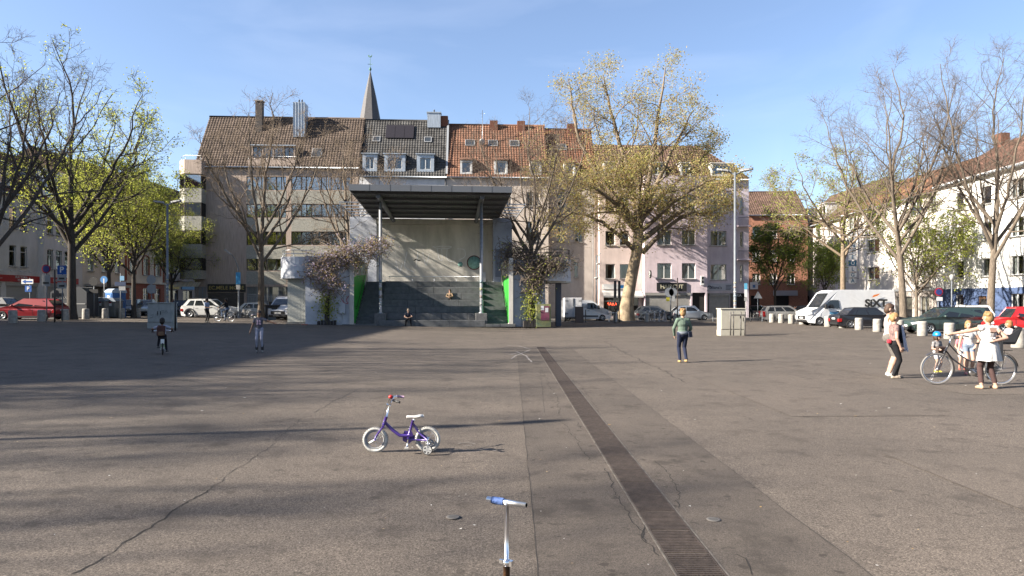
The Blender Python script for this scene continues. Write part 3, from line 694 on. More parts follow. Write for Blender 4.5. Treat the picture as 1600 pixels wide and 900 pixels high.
o = RC.op(1022, 1068, 442, 455, u0, zb); sign_board(w_, o[0], o[1], o[2], o[3], M_BLACK, 'HAIRCUT', mat('sign_letter', (.62, .58, .42), .5), .60, bold=.012)
mb = MB(); mb.box((RC.u(1090) - u0, -.1, RC.z(1090, 446) - zb), (RC.u(1094.5) - u0, -.003, RC.z(1090, 432) - zb)); q = mb.build('blade_sign', M_WHITE, w_)
mb = MB()
for k in range(2): mb.box((RC.u(1091) - u0, -.108, RC.z(1090, 437.5) - zb - k*.38), (RC.u(1094) - u0, -.101, RC.z(1090, 433) - zb - k*.38))
mb.build('blade_sign_print', M_BLACK, q)
mb = MB(); mb.lathe([(.02, -.07), (.42, -.07), (.45, 0), (.42, .07), (.02, .07)], (0, 0, 0), 24, axis='x'); cl = mb.build('wall_clock', [M_BLACK], w_, (.45, -.62, RC.z(1009, 429.5) - zb))
mb = MB(); mb.lathe([(.005, -.076), (.36, -.076)], (0, 0, 0), 24, axis='x'); mb.tube([(.05, 0, 0), (.05, .62, 0)], .03, 6); mb.build('clock_face', M_WHITE, cl)
# right part, set back
W2 = W - xs; ops2 = []
for a, b in ((308, 332), (361, 384), (413, 437.5)):
    o = RC.op(1110, 1135, a, b, u0, zb); ops2.append((o[0] - xs, o[1] - xs, o[2], o[3])); o = RC.op(1156, 1161, a + 1, b + 2, u0, zb); ops2.append((o[0] - xs, o[1] - xs, o[2], o[3]))
o = RC.op(1109, 1140, 458, 500, u0, zb); so = (o[0] - xs, o[1] - xs, .02, o[3]); o = RC.op(1146, 1166, 458, 500, u0, zb); so2 = (o[0] - xs, o[1] - xs, .02, o[3])
mb = MB(); wall_grid(mb, W2 - .01, H, ops2 + [so, so2]); box_shell(mb, W2 - .01, 9, H); w2 = mb.build('wall', stucco('shaded_lilac_render', (.42, .37, .40)), hl, (xs + .01, .0, 0))  # lilac of the right part darkened with the shade of the forward front
for o in ops2: window_unit(w2, o[0], .14, o[2], o[1] - o[0], o[3] - o[2], 1 if o[1] - o[0] > .6 else 0, M_FRW, rw.choice((1, 2)))
shutter(w2, so[0], so[1], .02, so[3] - .3, M_SHUT, .12)
mb = MB(); mb.box((so2[0], .2, 0), (so2[1], 1.2, so2[3])); mb.build('entrance', M_ROOM, w2)
mb = MB(); mb.box((.05, -.02, 0), (so[0] - .05, .012, so[3])); mb.box((so[1] + .05, -.02, 0), (so2[0] - .05, .012, so[3])); mb.build('shop_pilaster', mat('black_tiles', (.02, .02, .022), .3, .5), w2)
o = RC.op(1102, 1145, 443, 454.5, u0, zb); sb_ = sign_board(w2, o[0] - xs, o[1] - xs, o[2], o[3], mat('pale_sign', (.46, .47, .52), .6))
lettering("Liliana's", .46, mat('sign_navy', (.03, .035, .07), .6), sb_, ((o[0] + o[1]) / 2 - xs - .45, -.135, (o[2] + o[3]) / 2 - .05), bold=.004)
mb = MB()
for k in range(4): mb.box((o[1] - xs - .85, -.128, o[2] + .14 + k*.14), (o[1] - xs - .3 + .08 * (k % 2), -.122, o[2] + .2 + k*.14))
mb.build('sign_small_print', MATS['sign_navy'], sb_)
mb = MB(); mb.tube([(o[0] - xs + .42 + .2*math.cos(a), -.128, o[2] + .36 + .2*math.sin(a)) for a in np.linspace(-.2, math.pi + .2, 10)], .045, 6); mb.build('sign_emblem', MATS['sign_navy'], sb_)
lettering('RA', .42, M_FRW, w2, ((so2[0] + so2[1])/2 - .1, -.02, so2[3] - .25))
for a in (352, 404):
    o = RC.op(1150, 1169, a, a + 3, u0, zb); mb = MB(); mb.box((o[0] - xs, -.7, o[2]), (o[1] - xs, .0, o[2] + .14)); b_ = mb.build('balcony', M_LILAC, w2)
    mb = MB()
    for k in range(12): x = o[0] - xs + .05 + k * (o[1] - o[0] - .1) / 11; mb.box((x - .01, -.68, o[2] + .14), (x + .01, -.66, o[2] + 1.0))
    mb.box((o[0] - xs, -.7, o[2] + 1.0), (o[1] - xs, -.64, o[2] + 1.05)); mb.build('balcony_railing', M_BLACK, b_)
# hipped roof over both
WP = W + (RC.u(1003) - RC.u(936.5)); x0r = -(RC.u(1003.5) - RC.u(936.5)); Hr = RC.z(1000, 226) - zb + .8
yr = tile_roof(hl, WP, H, Hr, 3.8, T_DARK, x0=x0r, cut=lambda t: (0, WP - t * 4.6), seed=9, dep=9)
mb = MB(); a = WP + x0r
mb.add([(a, -.3, H), (a, 8.5, H), (a - 4.6, 3.8, Hr)], [(0, 1, 2)]); mb.add([(x0r, 3.8, Hr), (a - 4.6, 3.8, Hr), (a, 8.5, H), (x0r, 8.5, H)], [(0, 1, 2, 3)]); mb.add([(x0r, 0, H), (x0r, 3.8, Hr), (x0r, 8.5, H)], [(0, 1, 2)])
mb.build('hip_slope', T_DARK[0], hl)
for g in ((944, 960), (1018, 1040), (1064, 1080), (1112, 1148)):
    o = RC.op(*g, 255, 272, u0, zb); dormer(hl, o[0], o[1], H + .2, H + 1.6, yr, 1, M_FRW, M_FRW, .18, 1, 1, M_FRW, .1)

# ---------------------------------------------------------------- brick house across the side street
M_BRICK = mat('orange_brick', (.36, .17, .11), .9, var=.4, vscale=4, stretch=(1, 1, 3), bump=.4, bscale=22)
RB = Row((31.2, 91.0), R(-4)); hk, u0, W, zb = house(RB, 1166, 1262, 'brick_house', 'orange brick house at the end of the side street behind a green tree', zb=.1)
H = 13.6; ops = []
for z in (4.2, 7.3, 10.4):
    for x in (.8, 3.0, 5.3): ops.append((x, x + 1.05, z, z + 1.5))
ops += [RB.op(1209, 1233, 462, 489, u0, zb), RB.op(1173, 1187, 462, 492, u0, zb)]
mb = MB(); wall_grid(mb, W, H, ops); box_shell(mb, W, 9, H); mb.build('wall', M_BRICK, hk)
for o in ops[:-2]: window_unit(hk, o[0], .14, o[2], 1.05, 1.5, 1, M_FRW, rw.choice((0, 1)))
for o in ops[-2:]:
    mb = MB(); mb.box((o[0], .18, o[2] - .5), (o[1], 1.2, o[3])); mb.build('entrance', M_ROOM, hk)
o = RB.op(1208, 1246, 454, 462, u0, zb); mb = MB(); mb.box((o[0], -.15, o[2]), (o[1], .0, o[3])); mb.build('fascia', mat('fascia_grey', (.36, .36, .38), .6), hk)
o = RB.op(1172, 1184, 441, 452, u0, zb); s_ = sign_board(hk, o[0], o[1], o[2], o[3], M_WHITE, name='wall_sign')
mb = MB(); mb.box((o[0] + .3, -.127, o[2] + .2), (o[1] - .35, -.121, o[3] - .35)); mb.build('sign_print', mat('sign_blue', (.10, .22, .45), .6), s_)
tile_roof(hk, W, H, H + 3.6, 4.5, T_DARK, seed=12, dep=9)

# ---------------------------------------------------------------- right row (faces the square, fully in the sun)
class RowX:
    """facades on a plane x = X0; local x runs towards the camera on the right row (sgn -1), away from it on the left (sgn +1)"""
    def __init__(s, X0, sgn): s.X = X0; s.sg = sgn; s.a = R(90) * sgn
    def D(s, px): return s.X * FPX / (px - 800)
    def z(s, px, py): return PZ(py, s.D(px))
def houseX(row, Da, Db, name, label):
    """Da: depth of the local origin (far end on the right row, near end on the left)"""
    z = gz(row.X); t = thing(name, label, 'building', (row.X, Da, z), row.a); return t, abs(Db - Da), z
def opX(row, Da, px0, px1, py0, py1, zb):
    d0, d1 = sorted((row.D(px0), row.D(px1))); pm = (px0 + px1) / 2
    x0, x1 = (Da - d1, Da - d0) if row.sg < 0 else (d0 - Da, d1 - Da)
    return (x0, x1, row.z(pm, py1) - zb, row.z(pm, py0) - zb)
RR = RowX(40.0, -1)
M_WREND = stucco('white_render', (.60, .585, .555), .12); M_BLUE = mat('blue_plinth', (.075, .115, .225), .85, var=.35, vscale=2.5, bump=.25)
T_RB = tile_mats('brown_red_tile', (.17, .095, .07))
hw, W, zb = houseX(RR, 64.2, 37.5, 'white_and_blue_house', 'white rendered house with a blue ground floor and red-brown roof, fully sunlit')
H = RR.z(1600, 253) - zb; ops = []; base = []
for k, x in enumerate((2.6, 6.1, 9.4, 13.2, 16.4, 20.2, 23.4)):
    big = 1.15 if k in (0, 1) else 2.0
    for z in (4.0, 7.05, 10.1): ops.append((x, x + big, z, z + 1.5))
    if k not in (1,): base.append((x, x + big, 1.0, 2.5))
door = (5.6, 6.7, .05, 2.35)
mb = MB(); wall_grid(mb, W, H, ops, .2, z0=3.02); box_shell(mb, W, 10, H); mb.build('wall', M_WREND, hw)
mb = MB(); wall_grid(mb, W, 3.02, base + [door], .2); mb.build('plinth_wall', M_BLUE, hw, (0, -.03, 0))
for o in ops + base: window_unit(hw, o[0], .12, o[2], o[1] - o[0], o[3] - o[2], 2 if o[1] - o[0] > 1.5 else 0, M_FRW, rw.choice((0, 1, 1)))
mb = MB(); mb.box((door[0], .1, .05), (door[1], .16, 2.35)); d_ = mb.build('door', mat('brown_door', (.10, .055, .03), .5, var=.3, vscale=4), hw)
mb = MB(); mb.box((door[0] + .2, .08, 1.3), (door[1] - .2, .1, 2.1)); mb.build('pane', M_ROOM, d_)
mb = MB(); mb.box((0, -.28, H - .3), (W, 0, H - .02)); mb.build('eaves_board', M_WHITE, hw)
tile_roof(hw, W, H, H + 3.7, 5.5, T_RB, .45, seed=14, dep=10)
chimney(hw, 9.8, H + 2.9, H + 5.0, 1.1, .9, 5.2, M_BRICKC, True)
chimney(hw, 1.2, H + 2.9, H + 4.6, .9, .8, 5.2, M_BRICKC, False)
# house with the vertical sign
M_CREAM = stucco('cream_render', (.57, .53, .485), .12); M_GREYP = stucco('taupe_plinth', (.29, .26, .235))
ho, W, zb = houseX(RR, 82.2, 64.25, 'cream_house', 'cream rendered house carrying a tall vertical letter sign, partly behind trees')
H = 12.4; ops = []
for px0, px1 in ((1355, 1374), (1325, 1338), (1420, 1440), (1452, 1462)):
    for dz in (0, 3.05, 6.1): o = opX(RR, 82.2, px0, px1, 408, 426, zb); ops.append((o[0], o[1], 4.35 + dz, 5.75 + dz))
sh = [(1.5, 4.2, .3, 2.5), (5.2, 8.0, .3, 2.5), (11.2, 14.0, .1, 2.4), (15.2, 16.8, .05, 2.4)]
mb = MB(); wall_grid(mb, W, H, ops, .2, z0=3.0); box_shell(mb, W, 10, H); mb.build('wall', M_CREAM, ho)
mb = MB(); wall_grid(mb, W, 3.0, sh, .25); mb.build('plinth_wall', M_GREYP, ho, (0, -.02, 0))
for o in ops: window_unit(ho, o[0], .12, o[2], o[1] - o[0], o[3] - o[2], 1, M_FRW, rw.choice((0, 1, 2)))
for o in sh: window_unit(ho, o[0], .14, o[2], o[1] - o[0], o[3] - o[2], 1, M_FRG, 3, sill=False)
mb = MB(); mb.box((0, -.16, 2.95), (W, -.021, 3.2)); mb.build('string_course', M_WHITE, ho)
mb = MB(); mb.box((W - 3.2, -.75, 3.3), (W - .9, -.001, 6.2)); bw_ = mb.build('oriel', M_CREAM, ho); 
window_unit(bw_, W - 2.9, -.80, 4.4, 1.6, 1.5, 1, M_FRW, 1, sill=False)
tile_roof(ho, W, H, H + 3.5, 5.5, tile_mats('orange_tile', (.22, .115, .07)), .45, seed=15, dep=10)
# panels of the projecting sign face the square's near end
sg = thing('vertical_sign', 'tall white projecting sign with blue letters stacked one above the other', 'sign', (39.15, 78.5, 0))
zt, zl = PZ(361, 78.5), PZ(443.5, 78.5); n = 9; h = (zt - zl) / n; M_SBLUE = mat('sign_letter_blue', (.06, .21, .34), .6); M_SWH = mat('sign_panel_white', (.95, .95, .95), .5)
for k, ch in enumerate('TANTEOLGA'):
    mb = MB(); mb.box((-.43, -.06, zt - (k+1)*h + .05), (.43, .06, zt - k*h - .05)); q = mb.build('letter_panel', M_SBLUE if ch == 'O' else M_SWH, sg)
    lettering(ch, h * .86, M_SWH if ch == 'O' else M_SBLUE, q, (0, -.075, zt - (k + .5)*h), bold=.012)
mb = MB(); mb.box((.36, .061, zl), (.46, .14, zt)); 
for z in (zl + .6, (zl + zt) / 2, zt - .6): mb.tube([(.4, .1, z), (.82, .1, z)], .03, 6)
mb.build('bracket', M_PIPE, sg)
# farther house with arched ground floor
hf, W, zb = houseX(RR, 97.0, 82.25, 'pale_house_far', 'pale house with arched ground floor windows beyond the vertical sign')
H = 12.2; ops = []
for x in (1.2, 4.0, 7.2, 10.4):
    for z in (4.6, 7.6, 10.2): ops.append((x, x + 1.2, z, z + 1.55))
mb = MB(); wall_grid(mb, W, H, ops); box_shell(mb, W, 10, H); mb.build('wall', stucco('grey_pink_render', (.47, .42, .40)), hf)
for o in ops: window_unit(hf, o[0], .12, o[2], 1.2, 1.55, 1, M_FRW, rw.choice((0, 1)))
for x in (1.3, 4.1, 7.3, 10.5):
    mb = MB(); arc = [(x, .2), (x + 1.1, .2), (x + 1.1, 2.3)] + [(x + .55 + .55*math.cos(a*math.pi/8), 2.3 + .45*math.sin(a*math.pi/8)) for a in range(1, 8)] + [(x, 2.3)]
    mb.prism(arc, -.03, .0, 'y'); mb.build('arched_window', M_FRD, hf)
tile_roof(hf, W, H, H + 4.6, 5.2, T_DARK, .4, seed=16, dep=10)
dormer(hf, 1.0, 3.6, H + .5, H + 2.4, lambda z: (z - H) / (4.6 / 5.2), 1, M_ZINC, M_FRW, .2, 1, 0)
dormer(hf, 6.5, 9.0, H + .5, H + 2.4, lambda z: (z - H) / (4.6 / 5.2), 1, M_FRW, M_FRW, .2, 1, 0)

# ---------------------------------------------------------------- left row (in its own shade)
RL = RowX(-45.0, 1)
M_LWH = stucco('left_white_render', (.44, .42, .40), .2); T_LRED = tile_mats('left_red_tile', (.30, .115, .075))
M_REDS = mat('red_shop_sign', (.42, .025, .025), .5)
def simple_house(Da, Db, name, label, H, ops, shops, wall_m, tiles, rise=5.0, fr=M_FRW, plinth=None, zp=3.4):
    t, W, zb = houseX(RL, Da, Db, name, label); mb = MB()
    wall_grid(mb, W, H, ops, .2, z0=zp); box_shell(mb, W, 11, H); mb.build('wall', wall_m, t)
    mb = MB(); wall_grid(mb, W, zp, shops, .25); mb.build('plinth_wall', plinth or wall_m, t, (0, -.02, 0))
    for o in ops: window_unit(t, o[0], .12, o[2], o[1] - o[0], o[3] - o[2], 1 if o[1] - o[0] > .9 else 0, fr, rw.choice((0, 1, 1, 2)), True)
    yr = tile_roof(t, W, H, H + rise, 5.5, tiles, .45, seed=int(Da), dep=11)
    return t, W, zb, yr
DA = 55.5; W = 16.0
ops = [(x, x + .85, z, z + 1.9) for z in (4.3, 7.7) for x in (1.0, 2.5, 5.6, 7.0, 10.6, 11.9, 13.2)]
shops = [(.6, 4.6, .2, 2.75), (5.2, 9.2, .2, 2.75), (10.6, 14.6, .2, 2.75)]
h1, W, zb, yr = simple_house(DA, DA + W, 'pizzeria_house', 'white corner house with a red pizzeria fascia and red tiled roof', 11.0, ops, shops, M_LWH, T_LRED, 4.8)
for o in shops: shutter(h1, o[0], o[1], .2, o[3] - .2, mat('pale_shutter', (.40, .37, .34), .6), .12)
sb_ = sign_board(h1, .3, 9.6, 2.9, 3.5, M_REDS); lettering('TRATTORIA', .30, M_WHITE, sb_, (6.9, -.135, 3.33)); lettering('PIZZERIA', .30, M_WHITE, sb_, (7.1, -.135, 3.05))
mb = MB(); mb.tube([(3.6 + .3*math.cos(a), -.125, 3.2 + .18*math.sin(a)) for a in np.linspace(0, 6, 16)] + [(4.6, -.125, 3.2)], .018, 5); mb.build('sign_emblem', M_WHITE, sb_)
sb_ = sign_board(h1, 10.3, 15.2, 2.9, 3.5, M_REDS); lettering('BAR', .36, M_WHITE, sb_, (11.6, -.135, 3.2)); lettering('PIZZERIA', .34, M_WHITE, sb_, (14.1, -.135, 3.2))
for k in range(7):
    x = 1.4 + k * 1.2; mb = MB(); mb.tube([(x, 0, 3.75), (x, -.3, 3.95), (x, -.55, 3.9)], .015, 5); mb.ell((x, -.6, 3.86), (.09, .12, .07)); mb.build('sign_lamp', M_FRW, h1)
mb = MB(); mb.prism([(9.55, -.35), (10.0, -.35), (10.25, -.021), (9.3, -.021)], 0, 10.9, 'z'); mb.build('pilaster', M_LWH, h1)
dormer(h1, 4.2, 6.4, 11.5, 13.6, yr, 1, M_FRW, M_FRW, .25, 1, 0, M_ZINC); dormer(h1, 10.4, 13.2, 11.3, 13.9, yr, 1, M_ZINC, M_FRW, .25, 1, 0, M_ZINC)
DA += W + .02; W = 7.8
ops = [(x, x + .95, z, z + 1.9) for z in (4.4, 7.8, 11.0) for x in (.9, 3.4, 5.9)]
shops = [(.6, 3.4, .2, 2.7), (4.2, 7.2, .2, 2.7)]
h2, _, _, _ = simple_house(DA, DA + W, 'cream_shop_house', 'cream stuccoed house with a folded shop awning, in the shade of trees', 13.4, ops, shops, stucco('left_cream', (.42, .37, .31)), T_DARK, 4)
for o in shops: shutter(h2, o[0], o[1], .2, o[3] - .2, mat('tan_shutter', (.26, .21, .17), .7), .12)
mb = MB(); mb.box((.3, -1.2, 2.75), (7.4, -.021, 3.0)); mb.build('awning', mat('awning_beige', (.45, .41, .36), .8), h2)
DA += W + .02; W = 9.0
M_RBR = mat('red_brick', (.30, .085, .045), .85, var=.35, vscale=4, bump=.3)
ops = [(x, x + 1.1, z, z + 2.0) for z in (4.4, 7.9, 11.1) for x in (1.0, 4.0, 6.8)]
shops = [(1.0, 2.2, .4, 2.8), (3.9, 5.3, .05, 2.8), (6.6, 8.0, .4, 2.8)]
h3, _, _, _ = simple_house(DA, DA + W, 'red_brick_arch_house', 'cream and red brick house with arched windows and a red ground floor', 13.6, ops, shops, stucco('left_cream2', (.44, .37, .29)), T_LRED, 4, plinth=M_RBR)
for o in shops: window_unit(h3, o[0], .14, o[2], o[1] - o[0], o[3] - o[2], 1, M_FRW, 0, True, sill=False)
for o in ops:
    mb = MB(); x0, x1, za, zc = o; c = (x0 + x1) / 2; r0, r1 = (x1 - x0) / 2 + .03, (x1 - x0) / 2 + .32
    for i in range(10):
        a, b = math.pi * i / 10, math.pi * (i + 1) / 10
        mb.add([(c + r*math.cos(t_), y, zc + r*.55*math.sin(t_)) for y in (-.05, 0) for r, t_ in ((r0, a), (r1, a), (r1, b), (r0, b))], [(0,1,2,3),(0,1,5,4),(1,2,6,5),(2,3,7,6),(3,0,4,7)])
    mb.box((x0 - .3, -.05, za), (x0 - .03, 0, zc)); mb.box((x1 + .03, -.05, za), (x1 + .3, 0, zc)); mb.build('brick_surround', M_RBR, h3)
for x in (0, 8.62): mb = MB(); mb.box((x, -.06, 3.4), (x + .36, 0, 13.5)); mb.build('corner_brick', M_RBR, h3)
mb = MB(); mb.box((0, -.22, 3.35), (9, -.021, 3.6)); mb.build('string_course', MATS['left_cream2'], h3)
DA += W + .02; W = 26
ops = [(x, x + 1.3, z, z + 1.7) for z in (4.4, 7.5, 10.6) for x in np.arange(1.0, 25, 2.6)]
shops = [(x, x + 2.6, .2, 2.7) for x in (1, 5, 9, 13, 17, 21)]
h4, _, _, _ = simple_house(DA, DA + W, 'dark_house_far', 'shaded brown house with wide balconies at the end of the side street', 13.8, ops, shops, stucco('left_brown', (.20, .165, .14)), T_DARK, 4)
for o in shops: window_unit(h4, o[0], .14, o[2], o[1] - o[0], o[3] - o[2], 1, M_FRG, rw.choice((0, 3)), sill=False)
for z in (3.9, 7.0, 10.1): mb = MB(); mb.box((.5, -.8, z), (25, -.001, z + .9)); mb.build('balcony', MATS['left_brown'], h4)
sign_board(h4, 4.5, 9, 2.85, 3.6, mat('teal_sign', (.03, .20, .36), .5)); sign_board(h4, .8, 3.8, 2.85, 3.4, mat('ochre_sign', (.45, .30, .05), .5))
# taller neighbour beyond the picture's left edge: its shade lies over the far half of the square
ops = [(x, x + 1.2, z, z + 1.8) for z in (4.4, 7.8, 11.2, 14.4) for x in np.arange(1.2, 34, 3.0)]
shops = [(x, x + 3.2, .2, 2.8) for x in np.arange(1, 32, 4.6)]
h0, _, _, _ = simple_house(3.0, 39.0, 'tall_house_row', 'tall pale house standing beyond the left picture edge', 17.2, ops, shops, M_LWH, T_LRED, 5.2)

# ---------------------------------------------------------------- church spire behind the roofs
cs = thing('church_spire', 'slate church spire with a green weathercock rising behind the roofs', 'church', (PX(578.5, 150), 150, 0))
mb = MB(); zt, ze = PZ(111, 150), PZ(212, 150); n = 8
def ring(r, z): return [(r*math.cos(R(22.5) + 2*math.pi*k/n), r*math.sin(R(22.5) + 2*math.pi*k/n), z) for k in range(n)]
rr = [(3.0, ze), (2.35, ze + 3.2), (1.35, ze + 8.5), (.07, zt)]
for (r0, z0), (r1, z1) in zip(rr[:-1], rr[1:]): mb.add(ring(r0, z0) + ring(r1, z1), [(k, (k+1) % n, n + (k+1) % n, n + k) for k in range(n)])
mb.build('spire_roof', mat('spire_slate', (.115, .112, .115), .7, .3, var=.3, vscale=2, stretch=(1, 1, 4), bump=.3), cs)
mb = MB(); mb.box((-2.6, -2.6, 0), (2.6, 2.6, ze + .1)); mb.build('tower', mat('tower_brick', (.26, .14, .09), .9, var=.3), cs)
mb = MB(); mb.lathe([(.02, zt - .1), (.28, zt + .3), (.28, zt + .5), (.05, zt + .9), (.05, zt + 2.7), (.02, zt + 3.0)], n=10); mb.tube([(-.55, 0, zt + 1.5), (.55, 0, zt + 1.5)], .05, 6)
mb.ell((0, 0, zt + 3.15), (.34, .05, .16)); mb.ell((.3, 0, zt + 3.4), (.1, .05, .2)); mb.ell((-.35, 0, zt + 3.35), (.14, .04, .22)); mb.build('weathercock', mat('verdigris', (.10, .22, .17), .7), cs)
# ================================================================ trees
M_BARK = mat('grey_brown_bark', (.19, .155, .12), .95, .15, var=.45, vscale=3, stretch=(6, 6, 1.2), bump=.7, bscale=14)
M_BARKD = mat('dark_bark', (.085, .074, .064), .95, .15, var=.4, vscale=3, stretch=(6, 6, 1.2), bump=.7, bscale=14)
M_BARKT = mat('tan_bark', (.27, .21, .15), .95, .15, var=.45, vscale=3, stretch=(6, 6, 1.2), bump=.7, bscale=14)
M_PLANEB = mat('plane_bark', (.46, .36, .24), .9, .2, var=.6, vscale=2.2, stretch=(1, 1, .6), col2=(.20, .155, .105), bump=.4, bscale=8, det=3)
M_TWIG = mat('twig', (.15, .12, .095), .9, .15); M_TWIGT = mat('tan_twig', (.24, .185, .135), .9, .15); M_TWIGD = mat('dark_twig', (.06, .05, .042), .9, .15)
def leafm(name, c, t): return mat(name, c, .6, .25, var=.35, vscale=.6, trans=t)
L_YEL = [leafm('leaf_yellow_green', (.34, .37, .075), (.50, .53, .10)), leafm('leaf_lime', (.26, .30, .06), (.42, .46, .08))]
L_PLANE = [leafm('leaf_ochre', (.48, .425, .20), (.55, .48, .21)), leafm('leaf_olive', (.38, .36, .10), (.5, .47, .13)), leafm('leaf_rust', (.42, .29, .12), (.5, .35, .14))]
L_GREEN = [leafm('leaf_green', (.10, .15, .03), (.22, .32, .05)), leafm('leaf_mid', (.17, .21, .035), (.32, .38, .05))]

def norm(a): return a / (np.linalg.norm(a, axis=-1, keepdims=True) + 1e-9)
def resample(pts, K):
    pts = np.asarray(pts, float); d = np.r_[0, np.cumsum(np.linalg.norm(np.diff(pts, axis=0), axis=1))]; t = np.linspace(0, d[-1], K)
    o = np.stack([np.interp(t, d, pts[:, i]) for i in range(3)], 1)
    for _ in range(2): o[1:-1] = (o[:-2] + 2 * o[1:-1] + o[2:]) / 4      # soften the corners
    return o
def sprout(rs, P, Rd, n, t0, t1, ang, asd, lr, K, wig, trop, rr, lmin=.15, minr=.006, lpow=.6, lenref=None, down=0.0):
    """children on every branch of P (B,K,3)"""
    B, K0, _ = P.shape; par = np.repeat(np.arange(B), n); N = len(par)
    k = np.tile(np.arange(n), B); t = t0 + (t1 - t0) * (k + rs.rand(N)) / n
    f = t * (K0 - 1); i = np.minimum(f.astype(int), K0 - 2); w = (f - i)[:, None]
    p0 = P[par, i] * (1 - w) + P[par, i + 1] * w; tan = norm(P[par, i + 1] - P[par, i]); r0 = Rd[par, i] * (1 - w[:, 0]) + Rd[par, i + 1] * w[:, 0]
    plen = np.linalg.norm(np.diff(P, axis=1), axis=2).sum(1)[par] if lenref is None else np.full(N, lenref)
    ref = np.where(np.abs(tan[:, 2:3]) < .9, np.array([[0, 0, 1.]]), np.array([[1., 0, 0]])); a = norm(np.cross(tan, ref)); b = np.cross(tan, a)
    phi = (k * 2.4 + rs.rand(N) * 1.4 + par * 1.7); th = np.radians(rs.normal(ang, asd, N))
    d = norm(tan * np.cos(th)[:, None] + (a * np.cos(phi)[:, None] + b * np.sin(phi)[:, None]) * np.sin(th)[:, None])
    L = np.maximum(lmin, plen * lr * (1.12 - t) ** lpow * rs.uniform(.65, 1.25, N))
    out = np.zeros((N, K, 3)); out[:, 0] = p0
    for s_ in range(1, K):
        d = norm(d + rs.normal(0, wig, (N, 3)) + np.array([[0, 0, trop - down]]))
        out[:, s_] = out[:, s_ - 1] + d * (L / (K - 1))[:, None]
    rb = np.maximum(minr, np.minimum(r0 * rr, L * .03 + minr)); Rn = rb[:, None] * np.linspace(1, .35, K)[None]
    return out, np.maximum(Rn, minr * .7)
def sweep(P, Rd, n):
    B, K, _ = P.shape; T = np.zeros_like(P); T[:, 1:-1] = P[:, 2:] - P[:, :-2]; T[:, 0] = P[:, 1] - P[:, 0]; T[:, -1] = P[:, -1] - P[:, -2]; T = norm(T)
    ref = norm(np.array([[.31, .17, .05]]) + 0 * P[:, 0]); ref = np.where(np.abs(norm(P[:, -1] - P[:, 0])[:, 2:3]) < .85, np.array([[0, 0, 1.]]), np.array([[1., .2, 0]]))
    a = norm(np.cross(T, ref[:, None])); b = np.cross(T, a); an = np.arange(n) * 2 * np.pi / n
    V = P[:, :, None] + Rd[:, :, None, None] * (a[:, :, None] * np.cos(an)[None, None, :, None] + b[:, :, None] * np.sin(an)[None, None, :, None])
    idx = np.arange(B * K * n).reshape(B, K, n); q = np.stack([idx[:, :-1], np.roll(idx, -1, 2)[:, :-1], np.roll(idx, -1, 2)[:, 1:], idx[:, 1:]], -1)
    return V.reshape(-1, 3), q.reshape(-1, 4)
def leaves(rs, pts, size, nmat, jitter=.12, flat=.0):
    N = len(pts); c = pts + rs.normal(0, jitter, (N, 3)); a = norm(rs.normal(0, 1, (N, 3)) * np.array([[1, 1, 1 - flat]])); b = norm(np.cross(a, rs.normal(0, 1, (N, 3))))
    s_ = (size * rs.uniform(.55, 1.35, N))[:, None]; w = s_ * .42
    bend = np.cross(a, b) * s_ * .18
    V = np.stack([c - a * s_ * .55, c + b * w + bend, c + a * s_ * .55, c - b * w + bend], 1).reshape(-1, 3); F = np.arange(N * 4).reshape(N, 4)
    return V, F, rs.randint(0, nmat, N)
def tree_meshes(seed, base, spec, bark, twig, leafs=None, nleaf=0, lsize=.14, ljit=.14, lsel=None, flare=1.35, limb=None):
    """base: [(points, radii)] - first is the trunk, the rest main limbs; spec: list of sprout levels; gives (trunk mesh, crown meshes)"""
    rs = np.random.RandomState(seed); K = 14
    Pb = np.stack([resample(p, K) for p, r in base]); Rb = np.stack([np.interp(np.linspace(0, 1, K), np.linspace(0, 1, len(r)), r) for p, r in base])
    L0 = np.linalg.norm(np.diff(Pb[0], axis=0), axis=1).sum()
    wob = rs.normal(0, .055, Pb[1:].shape); wob[:, 0] = 0; Pb[1:] += wob * np.linspace(0, 1, K)[None, :, None] * 1.5
    Rb[0, 0] *= flare; Rb[0, 1] *= 1 + (flare - 1) * .25
    V0, F0 = sweep(Pb[:1], Rb[:1], 14)
    V, F, MI, o = [], [], [], 0
    def put(v, f, m):
        nonlocal o
        V.append(v); F.append(f + o); MI.append(np.full(len(f), m) if np.isscalar(m) else m); o += len(v)
    if len(Pb) > 1: put(*sweep(Pb[1:], Rb[1:], 9), 0)
    cur, curR = (Pb[1:], Rb[1:]) if len(Pb) > 1 else (Pb, Rb); last = None
    for li, s_ in enumerate(spec):
        s_ = dict(s_); sides = s_.pop('sides'); both = s_.pop('both', False)
        P, Rd = sprout(rs, cur, curR, **s_)
        put(*sweep(P, Rd, sides), 0 if li == 0 else 1)
        cur, curR = P, Rd; last = P
    me = np_mesh('branches', np.concatenate(V), np.concatenate(F), [limb or bark, twig], np.concatenate(MI), True)
    tm = np_mesh('trunk', V0, F0, bark, None, True); lm = None
    if nleaf:
        f = last[rs.randint(0, len(last), nleaf), rs.randint(1, last.shape[1], nleaf)]
        if lsel is not None: f = f[lsel(f, rs)]
        v, q, mi = leaves(rs, f, lsize, len(leafs), ljit); lm = np_mesh('leaves', v, q, leafs, mi)
    return tm, me, lm
def plant_tree(meshes, name, label, x, y, rz=0.0, s=1.0, group=None, z=None):
    tm, me, lm = meshes; t = thing(name, label, 'tree', (x, y, (gz(x) if z is None else z) - .03), rz, group); t.scale = (s, s, s) if not isinstance(s, tuple) else s
    place(tm, 'trunk', t); c = place(me, 'crown', t)
    if lm: place(lm, 'leaves', c)
    return t
